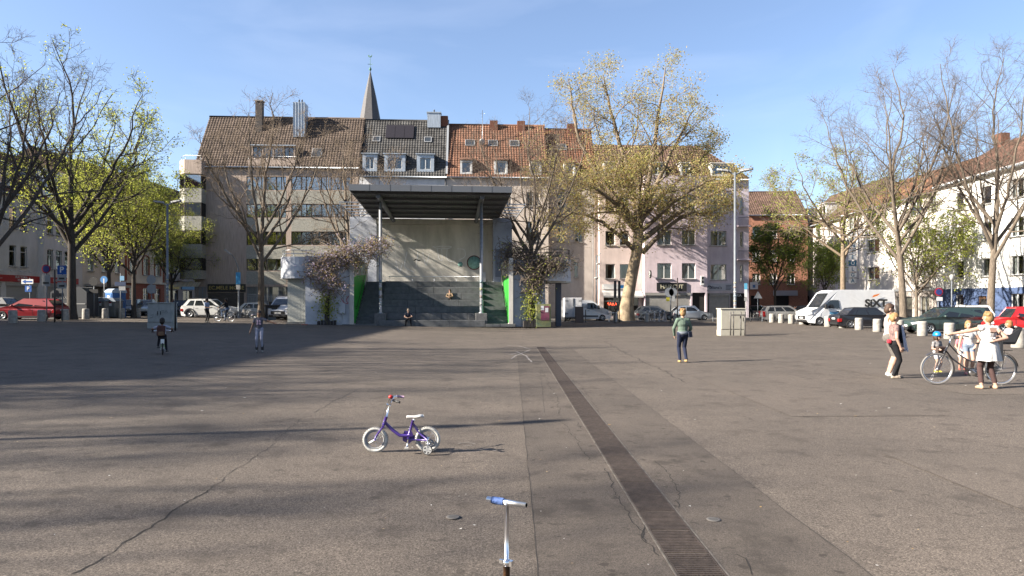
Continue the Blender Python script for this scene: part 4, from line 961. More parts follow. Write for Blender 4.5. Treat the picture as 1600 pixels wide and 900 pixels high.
def lv(n, t0, t1, ang, lr, K, sides, wig=.12, trop=.05, rr=.6, asd=10, **k): return dict(n=n, t0=t0, t1=t1, ang=ang, asd=asd, lr=lr, K=K, wig=wig, trop=trop, rr=rr, sides=sides, **k)

# --- bare tall trees with steep limbs (three shapes)
def bare_base(seed, h, fork, r, nl, spread, lean=(0, 0)):
    rs = random.Random(seed); tr = [(0, 0, 0), (lean[0]*.3, lean[1]*.3, fork*.5), (lean[0], lean[1], fork), (lean[0]*1.2 + rs.uniform(-.1, .1), lean[1]*1.2, fork + (h - fork)*.12)]
    base = [(tr, [r, r*.88, r*.76, r*.55])]; x, y, z = tr[-1]
    base.append(([(x, y, z - .4), (x + rs.uniform(-.4, .4), y + rs.uniform(-.4, .4), z + (h - z)*.35), (x + rs.uniform(-.8, .8), y + rs.uniform(-.6, .6), z + (h - z)*.7), (x + rs.uniform(-1, 1), y + rs.uniform(-.6, .6), h)], [r*.58, r*.40, r*.22, .02]))
    for k in range(nl):
        a = k * 2.4 + rs.uniform(-.4, .4); z = fork * (.82 + .5 * k / nl); sp = spread * rs.uniform(.7, 1.1); L = (h - z) * rs.uniform(.62, .92)
        c, s_ = math.cos(a), math.sin(a); x0, y0 = lean[0] * z / fork, lean[1] * z / fork
        base.append(([(x0*.95, y0*.95, z), (x0 + c*sp*.42, y0 + s_*sp*.42, z + L*.28), (x0 + c*sp*.78, y0 + s_*sp*.78, z + L*.62), (x0 + c*sp, y0 + s_*sp, z + L)], [r*.46, r*.35, r*.21, .02]))
    return base
SPB = [lv(8, .12, .98, 48, .44, 7, 5, .16, .10, .6), lv(5, .15, 1, 45, .50, 5, 4, .18, .06, .6, minr=.012), lv(4, .2, 1, 42, .58, 4, 3, .2, .03, .65, minr=.009, lmin=.5), lv(3, .3, 1, 40, .7, 3, 3, .2, .02, .7, minr=.007, lmin=.45)]
SPC = [lv(9, .12, .98, 50, .50, 7, 5, .16, .10, .5), lv(6, .15, 1, 46, .55, 5, 4, .18, .05, .55, minr=.012), lv(5, .2, 1, 42, .60, 4, 3, .2, .02, .6, minr=.0065, lmin=.55), lv(3, .3, 1, 40, .75, 3, 3, .2, .0, .7, minr=.0048, lmin=.5)]
BARE_A = tree_meshes(21, bare_base(1, 18.5, 5.0, .30, 9, 5.6), SPC, M_BARKD, M_TWIGD)
BARE_D = tree_meshes(26, bare_base(11, 18.0, 5.0, .27, 7, 5.4), SPB, mat('mid_bark', (.12, .10, .085), .95, .15, var=.4, vscale=3, stretch=(6, 6, 1.2)), M_TWIG)
BARE_B = tree_meshes(22, bare_base(2, 19.5, 6.0, .27, 8, 5.6, (.3, 0)), SPC, M_BARK, M_TWIG)
BARE_C = tree_meshes(23, bare_base(5, 16.5, 5.0, .25, 6, 4.4), SPB, M_BARK, M_TWIGT)
# --- tall left tree with thin young leaves
def lower_more(f, rs): z = f[:, 2]; return rs.rand(len(f)) < np.clip(1.25 - (z - 5) / 13, .15, 1)
SPY = [lv(9, .12, .98, 50, .44, 7, 5, .16, .08, .55), lv(7, .15, 1, 48, .48, 5, 4, .18, .03, .55, minr=.014), lv(6, .2, 1, 42, .55, 4, 3, .2, 0, .6, minr=.010, lmin=.45)]
YOUNG_A = tree_meshes(31, bare_base(3, 19.5, 5.6, .31, 8, 6.0), SPY, M_BARKD, M_TWIGD, L_YEL, 13000, .125, .2, lower_more)
YOUNG_B = tree_meshes(32, bare_base(4, 13.5, 4.4, .20, 8, 4.2), SPY, M_BARKD, M_TWIG, L_YEL, 15000, .125, .25)
SPARSE = tree_meshes(33, bare_base(6, 15.0, 6.6, .25, 8, 6.2), SPY, M_BARKT, M_TWIGT, L_YEL, 6500, .125, .2)
DENSE = tree_meshes(34, bare_base(8, 10.5, 3.2, .13, 8, 2.6), SPY, M_BARKD, M_TWIG, L_GREEN, 11000, .15, .2)
BRIGHT = tree_meshes(35, bare_base(9, 12.0, 3.0, .16, 9, 4.3), SPY, M_BARK, M_TWIG, L_YEL + L_GREEN[1:], 9000, .15, .2)

# trees along the left edge of the square
plant_tree(BARE_D, 'bare_tree', 'dark bare tree leaning in from the very left edge of the picture', -30.6, 40.0, R(40), .98)
plant_tree(YOUNG_A, 'lime_tree', 'tall dark-trunked tree with thin yellow-green leaves beside the red hatchback', PX(112, 49.5), 49.5, R(10), 1.03)
plant_tree(YOUNG_B, 'lime_tree', 'leafy tree behind the blue portable toilet', PX(170, 60), 60, R(80), 1.0)
plant_tree(YOUNG_B, 'lime_tree', 'leafy tree between the blue toilet and the pale lamp post', PX(209, 56), 56, R(200), .97)
plant_tree(YOUNG_B, 'lime_tree', 'leafy tree close to the brown house corner bay', PX(268, 72), 72, R(300), .78)
plant_tree(YOUNG_B, 'lime_tree', 'leafy tree far down the left side street', -36, 84, R(150), 1.05)
for i, (x, y, s_, r_) in enumerate(((-32, 18.5, .94, 2.0), (-32.5, 11.0, .94, 4.1), (-33.0, 5.0, .88, .6), (-33.5, 1.0, .88, 5.2), (-28.5, -1.5, .80, 3.3))):
    plant_tree(BARE_A, 'bare_tree', '%s bare tree past the left edge, counted from the leaning tree' % ('first', 'second', 'third', 'fourth', 'fifth')[i], x, y, r_, s_, 'bare trees past the left edge')
# around the stage
plant_tree(BARE_C, 'bare_tree', 'bare brown tree in front of the brown house and lattice shop window', PX(408, 57), 57, R(15), 1.14)
plant_tree(BARE_C, 'bare_tree', 'bare tree behind the left wing of the stage', PX(546, 66), 66, R(130), 1.16)
plant_tree(BARE_B, 'bare_tree', 'bare two-stemmed tree behind the right wing of the stage', PX(829, 61.5), 61.5, R(75), 1.02)
# right side
plant_tree(DENSE, 'green_tree', 'dense green tree in front of the orange brick house', PX(1211, 79), 79, 0, (1.12, 1.12, 1.16))
plant_tree(DENSE, 'green_tree', 'slim green tree beside the vertical letter sign', PX(1289, 71.5), 71.5, R(90), (.70, .70, .90))
plant_tree(SPARSE, 'lime_tree', 'tan-trunked tree with sparse yellow leaves behind the white rental van', PX(1317, 60), 60, R(30), 1.0)
plant_tree(BARE_B, 'bare_tree', 'bare tree with a twin stem behind the couple', PX(1412, 49.5), 49.5, R(160), .97)
plant_tree(BRIGHT, 'maple_tree', 'bright yellow-green tree behind the twin-stemmed bare tree', PX(1432, 60), 60, R(20), .95)
plant_tree(BARE_B, 'bare_tree', 'straight tall bare tree in front of the blue plinth', PX(1547, 46), 46, R(290), .93)
plant_tree(BARE_C, 'bare_tree', 'small hazy bare tree far behind the brick house', PX(1196, 112), 112, R(50), 1.35)

# --- the big plane tree
h_ = 25.5
pb = [([(0, 0, 0), (.25, 0, 2.6), (.75, 0, 5.2), (1.15, 0, 7.6), (1.2, .1, 9.0), (1.3, .2, 11)], [.70, .56, .50, .48, .44, .30])]
for pts, r in (
    ([(1.1,0,8.6),(.2,-.3,9.8),(-1.2,-.6,11.6),(-3.2,-.8,13.2),(-6.2,-1,14.6),(-8.2,-1,14.2)], .30),
    ([(.9,0,6.8),(-.6,-1,8.2),(-2.5,-1.6,9.6),(-4.6,-2,10.4),(-7.0,-2.3,9.6)], .24),
    ([(1.2,0,7.6),(3.0,-.6,9.2),(5.6,-1.2,11.2),(7.6,-1.6,12.2),(9.6,-2,13.5)], .30),
    ([(1.5,0,6.6),(3.2,-.5,8.6),(5.2,-.8,10.4),(7.4,-1,10.3),(9.0,-1,11.6)], .26),
    ([(1.2,0,9.2),(2.2,.6,11.6),(3.4,1,14.5),(5.0,1.4,18),(6.6,1.6,21.2)], .30),
    ([(1.2,0,9.6),(.9,.4,12),(.2,.5,15.5),(-1.0,.6,19.5),(-2.0,.6,24)], .32),
    ([(1.0,0,9.2),(-.6,.4,11.8),(-2.6,.4,14.6),(-4.4,.3,18.2),(-4.9,.2,23.6)], .29),
    ([(1.3,.1,10),(2.0,-.2,13),(2.6,-.4,17),(2.9,-.5,20.5),(3.6,-.4,24.6)], .28),
    ([(1.2,.2,9.5),(3.4,1.4,12.2),(6.4,2.4,15.2),(9.0,2.8,18)], .24),
    ([(1.1,.2,9.2),(.4,2.4,11.4),(-1.2,4.4,13.5),(-2.6,6,15)], .24),
    ([(1.2,0,9.0),(1.0,-2.2,10.8),(.6,-4.2,12.6),(.3,-5.6,14)], .24),
    ([(1.3,0,8.6),(3.0,-2.2,10.4),(5.0,-4.0,12.2),(7.2,-4.8,13.2)], .22),
    ([(1.0,0,8.8),(-.9,-2.4,10.8),(-3.2,-4.0,12.4),(-5.4,-4.6,12.6)], .22)): pb.append((pts, [r, r*.8, r*.6, r*.42, .04]))
SPP = [lv(10, .2, 1, 52, .46, 7, 5, .17, .03, .42), lv(8, .15, 1, 48, .50, 5, 4, .2, .0, .5), lv(5, .2, 1, 45, .6, 4, 3, .25, -.03, .55, minr=.009, lmin=.5)]
def plane_sel(f, rs): return rs.rand(len(f)) < np.where(f[:, 2] < 14, .6, .78)
PLANE = tree_meshes(41, pb, SPP, M_PLANEB, M_TWIGT, L_PLANE, 62000, .135, .36, plane_sel, 1.35, mat('plane_limb', (.25, .195, .14), .9, .2, var=.5, vscale=2.5))
plant_tree(PLANE, 'plane_tree', 'huge plane tree with a pale peeling trunk and ochre young leaves', PX(977, 69), 69, 0, (1.13, 1.08, 1.04))
# ================================================================ open-air stage
M_BASALT = mat('basalt_step', (.135, .140, .142), .75, .35, var=.3, vscale=3, bump=.2, bscale=50)
M_STW = mat('stage_white_paint', (.62, .64, .68), .85, var=.18, vscale=1.3, det=6, bump=.15)
M_STB = mat('stage_bluegrey_paint', (.38, .42, .48), .85, var=.15, vscale=1.2, det=6, bump=.15)
M_CONCW = mat('stage_concrete', (.66, .63, .56), .9, var=.25, vscale=.9, stretch=(1.4, 1.4, .35), det=7, bump=.2)
M_GREEN = mat('bright_green_paint', (.045, .42, .05), .55, var=.12, vscale=2)
M_CANOPY = mat('canopy_underside', (.13, .135, .14), .6, .4, .3, var=.25, vscale=2); M_FASC = mat('canopy_fascia', (.16, .17, .185), .5, .4, .3)
SA = R(5.0); SX, SY = -5.85, 50.0; SZ = 0.08
st = thing('open_air_stage', 'concrete open-air stage with dark seat steps, green stair walls and a flat canopy', 'stage', (SX, SY, SZ), SA)
def S(x, y, z): return Vector((SX + x*math.cos(SA) - y*math.sin(SA), SY + x*math.sin(SA) + y*math.cos(SA), SZ + z))
RIS, TRD = .505, .88
rnd = random.Random(5)
# wide bottom step and seat tiers, laid slab by slab
def slab(x0, x1, y0, y1, z0, z1, name='step_slab', m=None):
    mb = MB(); j = rnd.uniform(-.004, .004); mb.box((x0 + .006, y0 + j, z0), (x1 - .006, y1, z1 + j)); return mb.build(name, m or M_BASALT, st, bevel=.02, segs=1)
mb = MB()
for k in range(7): mb.box((-3.85, .05 + k*TRD, -.3), (3.85, 7*TRD + .9, RIS*(k+1) - .02))
mb.box((-6.45, .05, -.3), (6.1, .9, RIS*.44)); mb.build('step_core', M_DARK, st)
for k in range(7):
    n = 4 if k % 2 else 3; off = (.55 if k % 2 else 0)
    cuts = [-3.9] + [-3.9 + 7.8 * (i + (0.35 if k % 3 == 1 else 0)) / n for i in range(1, n)] + [3.9]
    for a, b in zip(cuts[:-1], cuts[1:]): slab(a, b, k*TRD, (k+1)*TRD, RIS*k + (.004 if k else 0), RIS*(k+1))
for a, b in ((-6.5, -5.2), (-5.2, -3.92), (3.92, 5.0), (5.0, 6.15)): slab(a, b, 0, .9, 0, RIS*.45)
# narrow stairs at both sides: fourteen treads each
for sx in (-1, 1):
    for k in range(1, 14):
        y = k * 7*TRD/14 + .45; w0 = 3.93; w1 = 5.62 - .1*k/14
        a, b = (-w1, -w0) if sx < 0 else (w0, w1)
        mb = MB(); mb.box((a, y, RIS*.5*k - .1), (b, y + 7*TRD/14 + .25, RIS*.5*(k+1) - .012)); mb.build('stair_tread', M_BASALT, st)
    # painted side wall with its green lower field
    a, b = (-5.95, -5.64) if sx < 0 else (5.64, 5.95); b_in = b if sx < 0 else a
    mb = MB(); mb.box((a, .02, 0), (b, 8.2, 5.1)); mb.build('stair_wall', M_CONCW, st)
    g = b_in + (.004 if sx < 0 else -.004); mb = MB()
    pl = [(g, .06, .3), (g, .6, .3)] + [(g, .45 + k*7*TRD/14, RIS*.5*k + .05) for k in range(1, 15)] + [(g, 7.2, 4.1), (g, .06, 3.75)]
    mb.add(pl, [tuple(range(len(pl)))]); mb.build('green_field', M_GREEN, st)
    h = b_in + (.12 if sx < 0 else -.12); mb = MB(); mb.tube([(h, .5, 1.35), (h, 6.6, 4.65), (h, 7.6, 4.65)], .028, 8)
    for k in range(4): y = .8 + k*1.9; mb.tube([(b_in, y, 1.35 + (y - .5)*.541), (h, y, 1.35 + (y - .5)*.541)], .015, 6)
    mb.build('handrail', M_BLACK, st)
# platform and back wall
mb = MB(); mb.box((-6.0, 7*TRD + .02, 2.5), (6.0, 12.0, RIS*7 - .015)); mb.build('platform', M_CONCW, st)
mb = MB(); mb.box((-5.3, 12.0, 0), (5.1, 12.35, 8.85)); bw_ = mb.build('back_wall', M_CONCW, st)
mb = MB(); mb.box((-5.35, 11.7, 8.87), (5.2, 12.4, 9.35)); mb.build('wall_beam', M_CONCW, st)
mb = MB(); mb.box((-7.7, 11.95, 0), (-5.32, 12.3, 9.5)); mb.build('wall_pier', M_STW, st)
mb = MB(); mb.box((5.12, 10.6, 0), (6.8, 12.3, 9.4)); mb.build('wall_pier', M_STB, st)
mb = MB(); mb.box((5.3, 10.55, 4.1), (6.6, 10.59, 6.6)); mb.build('pier_panel', mat('pier_panel_blue', (.16, .185, .23), .7), st)
# low rail along the top tier
mb = MB(); mb.tube([(-3.7, 7*TRD - .1, 3.95), (3.7, 7*TRD - .1, 3.95)], .03, 8)
for x in (-3.6, -1.8, 0, 1.8, 3.6): mb.tube([(x, 7*TRD - .1, 3.5), (x, 7*TRD - .1, 3.95)], .022, 6)
mb.build('top_rail', M_STEEL, st)
# graffiti: outlined letters and a teal disc
M_GRW = mat('graffiti_white', (.85, .86, .86), .8, var=.5, vscale=6, col2=(.66, .64, .6)); M_GRT = mat('graffiti_teal', (.27, .50, .44), .8, var=.4, vscale=4)
def spray(pts, w, m=M_GRW, y=11.992, name='graffiti'):
    P = resample([(p[0], 0, p[1]) for p in pts], 14); T = np.gradient(P, axis=0); N = norm(np.stack([-T[:, 2], 0*T[:, 0], T[:, 0]], 1)) * w
    vs = []
    for a, b in zip(P + N, P - N): vs += [(a[0], y + .004, a[2]), (b[0], y + .004, b[2])]
    mb = MB(); mb.add(vs, [(2*i, 2*i+1, 2*i+3, 2*i+2) for i in range(13)]); return mb.build(name, m, st)
mb = MB(); mb.lathe([(.001, 11.985), (.58, 11.985), (.58, 11.998)], (3.45, 0, 5.45), 24, axis='y'); mb.build('graffiti', M_GRT, st)
mb = MB(); mb.lathe([(.001, 11.984), (.22, 11.984), (.22, 11.998)], (2.2, 0, 5.3), 16, axis='y'); mb.build('graffiti', M_GRT, st)
for pts in ([(-.3,6.9),(1.6,6.95),(1.5,6.75),(-.1,6.7),(-.3,6.9)], [(.1,6.7),(.3,5.6),(.6,5.55),(.5,6.7)], [(1.0,6.7),(.95,5.8),(1.3,5.5),(1.7,5.6)], [(1.9,6.7),(2.6,6.7),(2.7,6.0),(2.1,5.7)], [(-2.6,6.4),(-2.9,5.0),(-2.0,4.6)], [(-1.6,6.6),(-1.8,5.0)], [(-1.2,6.4),(-.9,5.0),(-.6,6.3)], [(-3.6,5.6),(-3.3,4.4),(-3.0,5.4)]): spray(pts, .035)
mb = MB(); mb.lathe([(.58, 11.99), (.66, 11.988), (.66, 11.998)], (3.45, 0, 5.45), 24, axis='y'); mb.build('graffiti', mat('graffiti_maroon', (.16, .05, .05), .8), st)
spray([(-2.0,5.6),(-1.8,5.75),(-1.6,5.6),(-1.4,5.62)], .05, M_BLACK)
mb = MB(); mb.box((4.15, 11.9, 3.6), (4.5, 11.99, 4.6)); mb.build('switch_box', M_STW, st)
# columns on stone blocks
for x in (-3.78, 3.62):
    mb = MB(); mb.box((x - .42, .05, RIS*.4), (x + .42, .85, 1.02)); mb.build('column_block', mat('granite_block', (.15, .15, .148), .85, var=.3, vscale=6), st, bevel=.02)
    mb = MB(); mb.lathe([(.2, 1.02), (.2, 1.06), (.115, 1.07), (.115, 9.3)], (x, .45, 0), 14); c = mb.build('column', M_STEEL, st)
    for k, col in enumerate(((.5, .5, .48), (.36, .3, .28), (.4, .38, .25), (.27, .33, .36))):
        z = 1.6 + k*.55; mb = MB(); mb.lathe([(.1175, z), (.1175, z + .22)], (x, .45, 0), 14); mb.build('sticker', mat('sticker_%d' % k, col, .6, var=.5, vscale=9), c)
    mb = MB(); mb.tube([(x, -1.2, 9.40), (x, 12.2, 9.16)], .18, 12); mb.build('roof_beam', M_FASC, st)
# canopy: corrugated sheet over purlins
CF, CB, ZF, ZBk = -2.0, 12.0, 9.68, 9.46
n = 150; V = []; F = []
for j, (y, z) in enumerate(((CF, ZF), (CB, ZBk))):
    for i in range(n + 1): V.append((-5.65 + 11.3*i/n, y, z + (.035 if i % 2 else 0)))
mb = MB(); mb.add(V, [(i, i + 1, n + 2 + i, n + 1 + i) for i in range(n)]); mb.build('corrugated_sheet', M_CANOPY, st)
mb = MB(); mb.add([(-5.65, CF, ZF + .3), (5.65, CF, ZF + .3), (5.65, CB, ZBk + .3), (-5.65, CB, ZBk + .3)], [(0, 1, 2, 3)]); mb.build('canopy_top', M_FASC, st)
mb = MB(); mb.box((-5.7, CF - .06, ZF - .08), (5.7, CF - .001, ZF + .36)); mb.build('fascia', M_FASC, st)
for k in range(1, 8): mb = MB(); x = -5.7 + 11.4*k/8; mb.box((x - .012, CF - .066, ZF - .08), (x + .012, CF - .0605, ZF + .36)); mb.build('fascia_joint', M_BLACK, st)
for x in (-5.7, 5.65):
    mb = MB(); mb.add([(x,CF,ZF-.05),(x+.05,CF,ZF-.05),(x+.05,CB,ZBk-.05),(x,CB,ZBk-.05),(x,CF,ZF+.34),(x+.05,CF,ZF+.34),(x+.05,CB,ZBk+.34),(x,CB,ZBk+.34)], [(3,2,1,0),(4,5,6,7),(0,1,5,4),(1,2,6,5),(2,3,7,6),(3,0,4,7)]); mb.build('fascia', M_FASC, st)
for k in range(6):
    y = CF + .9 + k*2.4; z = ZF + (ZBk - ZF)*(y - CF)/(CB - CF); mb = MB(); mb.box((-5.6, y - .06, z - .16), (5.6, y + .06, z - .004)); mb.build('purlin', M_FASC, st)
for sx in (-1, 1):
    for k in range(6):
        y = 3.0 + k*1.6; z = ZF + (ZBk - ZF)*(y - CF)/(CB - CF) - .1; a, b = sorted((sx*5.72, sx*7.2)); mb = MB(); mb.box((a, y, z), (b, y + .22, z + .05)); mb.build('side_louvre', M_STEEL, st)
    mb = MB(); mb.box((sx*7.1 - .04, 2.8, 9.28), (sx*7.1 + .04, 11.6, 9.36)); mb.build('louvre_rail', M_STEEL, st)
# wings: left wall, glazed-tile drum and round balcony; right wall and round balcony on a post
mb = MB(); mb.box((-9.15, .35, 0), (-5.96, 3.2, 5.2)); mb.build('wing_wall', M_STW, st)
mb = MB(); mb.box((-9.0, .30, 0), (-6.0, .348, 2.6)); 
M_TILEG = mat('tile_grout', (.22, .22, .20), .9); M_TILEW = mat('glazed_tile', (.52, .52, .46), .35, .5, var=.3, vscale=4)
mb = MB(); mb.box((-10.55, .9, 0), (-9.16, 3.6, 3.55)); drum = mb.build('tile_wall_core', M_TILEG, st)
mb = MB(); mb.box((-10.6, .85, 0), (-9.15, .89, .35)); mb.build('tile_plinth', M_BASALT, st)
tm = MB(); tm.box((0, -.018, 0), (.225, 0, .225)); tm = tm.mesh('wall_tile', M_TILEW)
for i in range(6):
    for k in range(14): place(tm, 'wall_tile', drum, (-10.54 + i*.232, .9, .38 + k*.228))
def round_balcony(cx, cy, rx, ry, z0, z1, m, nm):
    mb = MB(); pts = [(cx - rx + .0, cy + 1.6)] + [(cx + rx*math.cos(a), cy + ry*math.sin(a)) for a in np.linspace(math.pi, 2*math.pi, 15)] + [(cx + rx, cy + 1.6)]
    mb.prism(pts, z0, z1, 'z'); return mb.build(nm, m, st)
round_balcony(-9.85, 1.4, 1.25, 1.35, 3.56, 5.12, M_STW, 'round_balcony')
mb = MB()
for z in (5.35, 5.6): mb.tube([(-9.85 + 1.15*math.cos(a), 1.4 + 1.25*math.sin(a), z) for a in np.linspace(math.pi, 1.95*math.pi, 12)], .028, 6)
for a in np.linspace(math.pi, 1.95*math.pi, 5): mb.tube([(-9.85 + 1.15*math.cos(a), 1.4 + 1.25*math.sin(a), 5.1)] * 1 + [(-9.85 + 1.15*math.cos(a), 1.4 + 1.25*math.sin(a), 5.6)], .022, 6)
mb.build('balcony_railing', M_STEEL, st)
mb = MB(); mb.box((5.96, .35, 0), (8.4, 3.2, 5.0)); mb.build('wing_wall', M_STB, st)
mb = MB(); mb.box((5.97, .30, 0), (6.6, .348, 5.0)); mb.build('wing_edge', M_STB, st)
round_balcony(9.0, 1.7, 1.55, 1.5, 3.42, 5.05, M_STW, 'round_balcony')
mb = MB(); mb.box((7.4, .6, 3.3), (10.5, 3.3, 3.415)); mb.build('balcony_soffit', M_CONCW, st)
mb = MB(); mb.box((9.35, 1.2, 0), (9.75, 1.6, 3.3)); mb.build('balcony_post', mat('post_dark_blue', (.085, .095, .12), .8), st)
mb = MB()
for z in (5.3, 5.55, 5.8): mb.tube([(6.1, .5, z), (8.0, .5, z)] + [(9.0 + 1.45*math.cos(a), 1.7 + 1.4*math.sin(a), z) for a in np.linspace(1.3*math.pi, 2*math.pi, 10)], .025, 6)
for x in (6.1, 6.8, 7.5, 8.1): mb.tube([(x, .5, 5.0), (x, .5, 5.8)], .02, 6)
for a in np.linspace(1.35*math.pi, 2*math.pi, 5): p = (9.0 + 1.45*math.cos(a), 1.7 + 1.4*math.sin(a)); mb.tube([(*p, 5.0), (*p, 5.8)], .02, 6)
mb.build('balcony_railing', M_BLACK, st)
mb = MB(); mb.box((-6.72, .18, 1.0), (-6.28, .345, 1.75)); mb.tube([(-6.5, .26, .1), (-6.5, .26, 1.0)], .03, 6); mb.build('meter_box', M_STW, st, bevel=.02)
spray([(-6.05,2.3),(-6.3,1.95),(-6.0,1.7),(-6.4,1.75),(-6.6,2.1)], .03, mat('graffiti_pink', (.5, .16, .2), .8), .338)

# --- climbing wisteria on both wings
L_WIS = [leafm('wisteria_blossom', (.52, .42, .56), (.5, .4, .55)), leafm('wisteria_pale', (.62, .56, .64), (.58, .52, .6)), leafm('wisteria_leaf', (.36, .30, .10), (.45, .38, .12)), leafm('wisteria_bronze', (.32, .22, .12), (.36, .26, .12))]
L_WIS2 = [leafm('wisteria_grey', (.22, .18, .15), (.22, .18, .14)), leafm('wisteria_brown', (.15, .12, .09), (.16, .13, .09)), L_YEL[0]]
def wisteria(name, label, base, ellips, seed, mats, nstem, nleaf, lsz, low):
    rs = np.random.RandomState(seed); t = thing(name, label, 'plant', base)
    mb = MB(); top = ellips[0]
    for k in range(5):
        a = k*1.3; mb.tube([(.16*math.cos(a), .12*math.sin(a), 0), (.12*math.cos(a+1), .1*math.sin(a+1), .8), (.14*math.cos(a+2), .1*math.sin(a+2), 1.6), (top[0][0]*.3, .1, 2.6)], [.09, .07, .06, .05], 7)
    mb.build('stem', M_BARKD, t)
    C = []; 
    for (c, r, w) in ellips:
        n = int(nstem*w); u = norm(rs.normal(0, 1, (n, 3))) * rs.rand(n, 1)**.4; C.append(np.array(c) + u*np.array(r))
    C = np.concatenate(C); n = len(C); root = np.array([0, .1, 1.9]) + rs.normal(0, .3, (n, 3))
    d = norm(rs.normal(0, 1, (n, 3))*np.array([1, .5, .6])); K = 6; P = np.zeros((n, K, 3)); P[:, 0] = C - d*.5
    for k in range(1, K): d = norm(d + rs.normal(0, .35, (n, 3)) + np.array([[0, 0, -.12]])); P[:, k] = P[:, k-1] + d*.24
    P[:, :, 1] = np.clip(P[:, :, 1], -.75, .9)
    V, F = sweep(P, np.full((n, K), .014)*rs.uniform(.6, 1.6, (n, 1)), 3)
    cr = place(np_mesh('vines', V, F, M_TWIGT if low else M_TWIG), 'vines', t)
    pts = P[rs.randint(0, n, nleaf), rs.randint(0, K, nleaf)]; v, f, mi = leaves(rs, pts, lsz, len(mats), .16); v2 = v.copy()
    lf = place(np_mesh('blossom', v2, f, mats, mi), 'blossom', cr)
    pts = np.array([0, -.15, 1.5]) + rs.normal(0, 1, (420, 3))*np.array([.36, .22, .7]); v, f, mi = leaves(rs, pts, .14, 2, .05); place(np_mesh('leaves', v, f, L_YEL, mi), 'leaves', t)
    return t
b = S(-7.55, .05, 0)
wisteria('wisteria', 'wisteria with mauve blossom climbing the left wing of the stage', b, [((.5, .1, 4.9), (2.3, .4, .8), 1.0), ((-.4, .0, 3.9), (1.4, .35, 1.0), .6), ((2.0, .2, 5.5), (2.0, .6, .6), .8), ((.5, -.1, 3.0), (1.1, .3, .8), .35), ((3.4, .4, 6.0), (1.2, .5, .45), .4)], 51, L_WIS, 170, 5200, .10, True)
b = S(7.3, .0, 0)
wisteria('wisteria', 'dark tangled wisteria with few leaves over the right wing balcony', b, [((-.2, .1, 4.6), (2.0, .5, 1.1), 1.0), ((1.6, .0, 4.8), (1.9, .6, .7), .8), ((-1.2, .4, 5.6), (1.5, .6, .9), .7), ((.2, 0, 3.2), (.9, .4, 1.2), .6)], 52, L_WIS2, 260, 2000, .10, False)
for (x, lab) in ((-7.55, 'low dark plank guard round the foot of the left wisteria'), (7.3, 'low dark plank guard round the foot of the right wisteria')):
    g = thing('tree_guard', lab, 'planter', S(x, -.1, 0), SA)
    for k in range(6): mb = MB(); a = -.55 + k*.22; mb.box((a, -.45, 0), (a + .19, -.40, .5 + .04*(k % 2))); mb.build('plank', mat('guard_wood', (.05, .045, .042), .9, var=.3), g)
    for sx in (-.6, .57): mb = MB(); mb.box((sx, -.42, 0), (sx + .05, .35, .45)); mb.build('side_board', MATS['guard_wood'], g)
# ================================================================ street furniture
M_POST = mat('lamp_post_grey', (.19, .21, .23), .6, .3, .2, var=.2, vscale=2)
M_LAMPH = mat('lamp_head', (.36, .36, .35), .55)
def lamp_post(label, x, y, h, rz=0.0, dark=0.0):
    t = thing('lamp_post', label, 'lamp', (x, y, gz(x)), rz, 'double lamp posts on the square'); mb = MB()
    mb.lathe([(.11, 0), (.11, 1.2), (.085, 1.25), (.06, h)], n=14); p = mb.build('post', M_POST, t)
    for s_ in (-1, 1):
        mb = MB(); mb.tube([(0, 0, h - .15), (s_*.35, 0, h + .05)], .045, 8); mb.build('arm', M_POST, t)
        mb = MB(); prof = [(.0, .06), (.2, .13), (.52, .15), (.70, .10), (.76, .02)]
        for (a, w), (b, w2) in zip(prof[:-1], prof[1:]):
            z0, z1 = h + .02 + a*.14, h + .02 + b*.14
            mb.add([(s_*(a+.25), -w, z0), (s_*(a+.25), w, z0), (s_*(b+.25), w2, z1), (s_*(b+.25), -w2, z1), (s_*(a+.25), -w*.7, z0+.11), (s_*(a+.25), w*.7, z0+.11), (s_*(b+.25), w2*.7, z1+.11), (s_*(b+.25), -w2*.7, z1+.11)], [(0,1,2,3),(4,5,6,7),(0,3,7,4),(1,2,6,5),(0,1,5,4),(3,2,6,7)])
        mb.build('lamp_head', M_LAMPH, t, bevel=.02)
    for k in range(7):
        z = 1.35 + k*.26; mb = MB(); mb.lathe([(.088 - .0008*k, z), (.088 - .0008*k, z + .08 + .03*(k % 2))], n=14); mb.build('sticker', mat('sticker_%d' % (k % 4), (.5, .5, .48)), p)
    return t
d = 45.5; lamp_post('grey double lamp post behind the pale switch cabinet', PX(261.5, d), d, PZ(318, d) - gz(PX(261.5, d)), R(-8))
d = 39.0; lamp_post('tall double lamp post rising beside the cream switch cabinet', PX(1148.5, d), d, PZ(268, d) - .1, R(-6))
lamp_post('double lamp post standing beyond the left picture edge', -17.6, 5.4, 8.9, R(20))
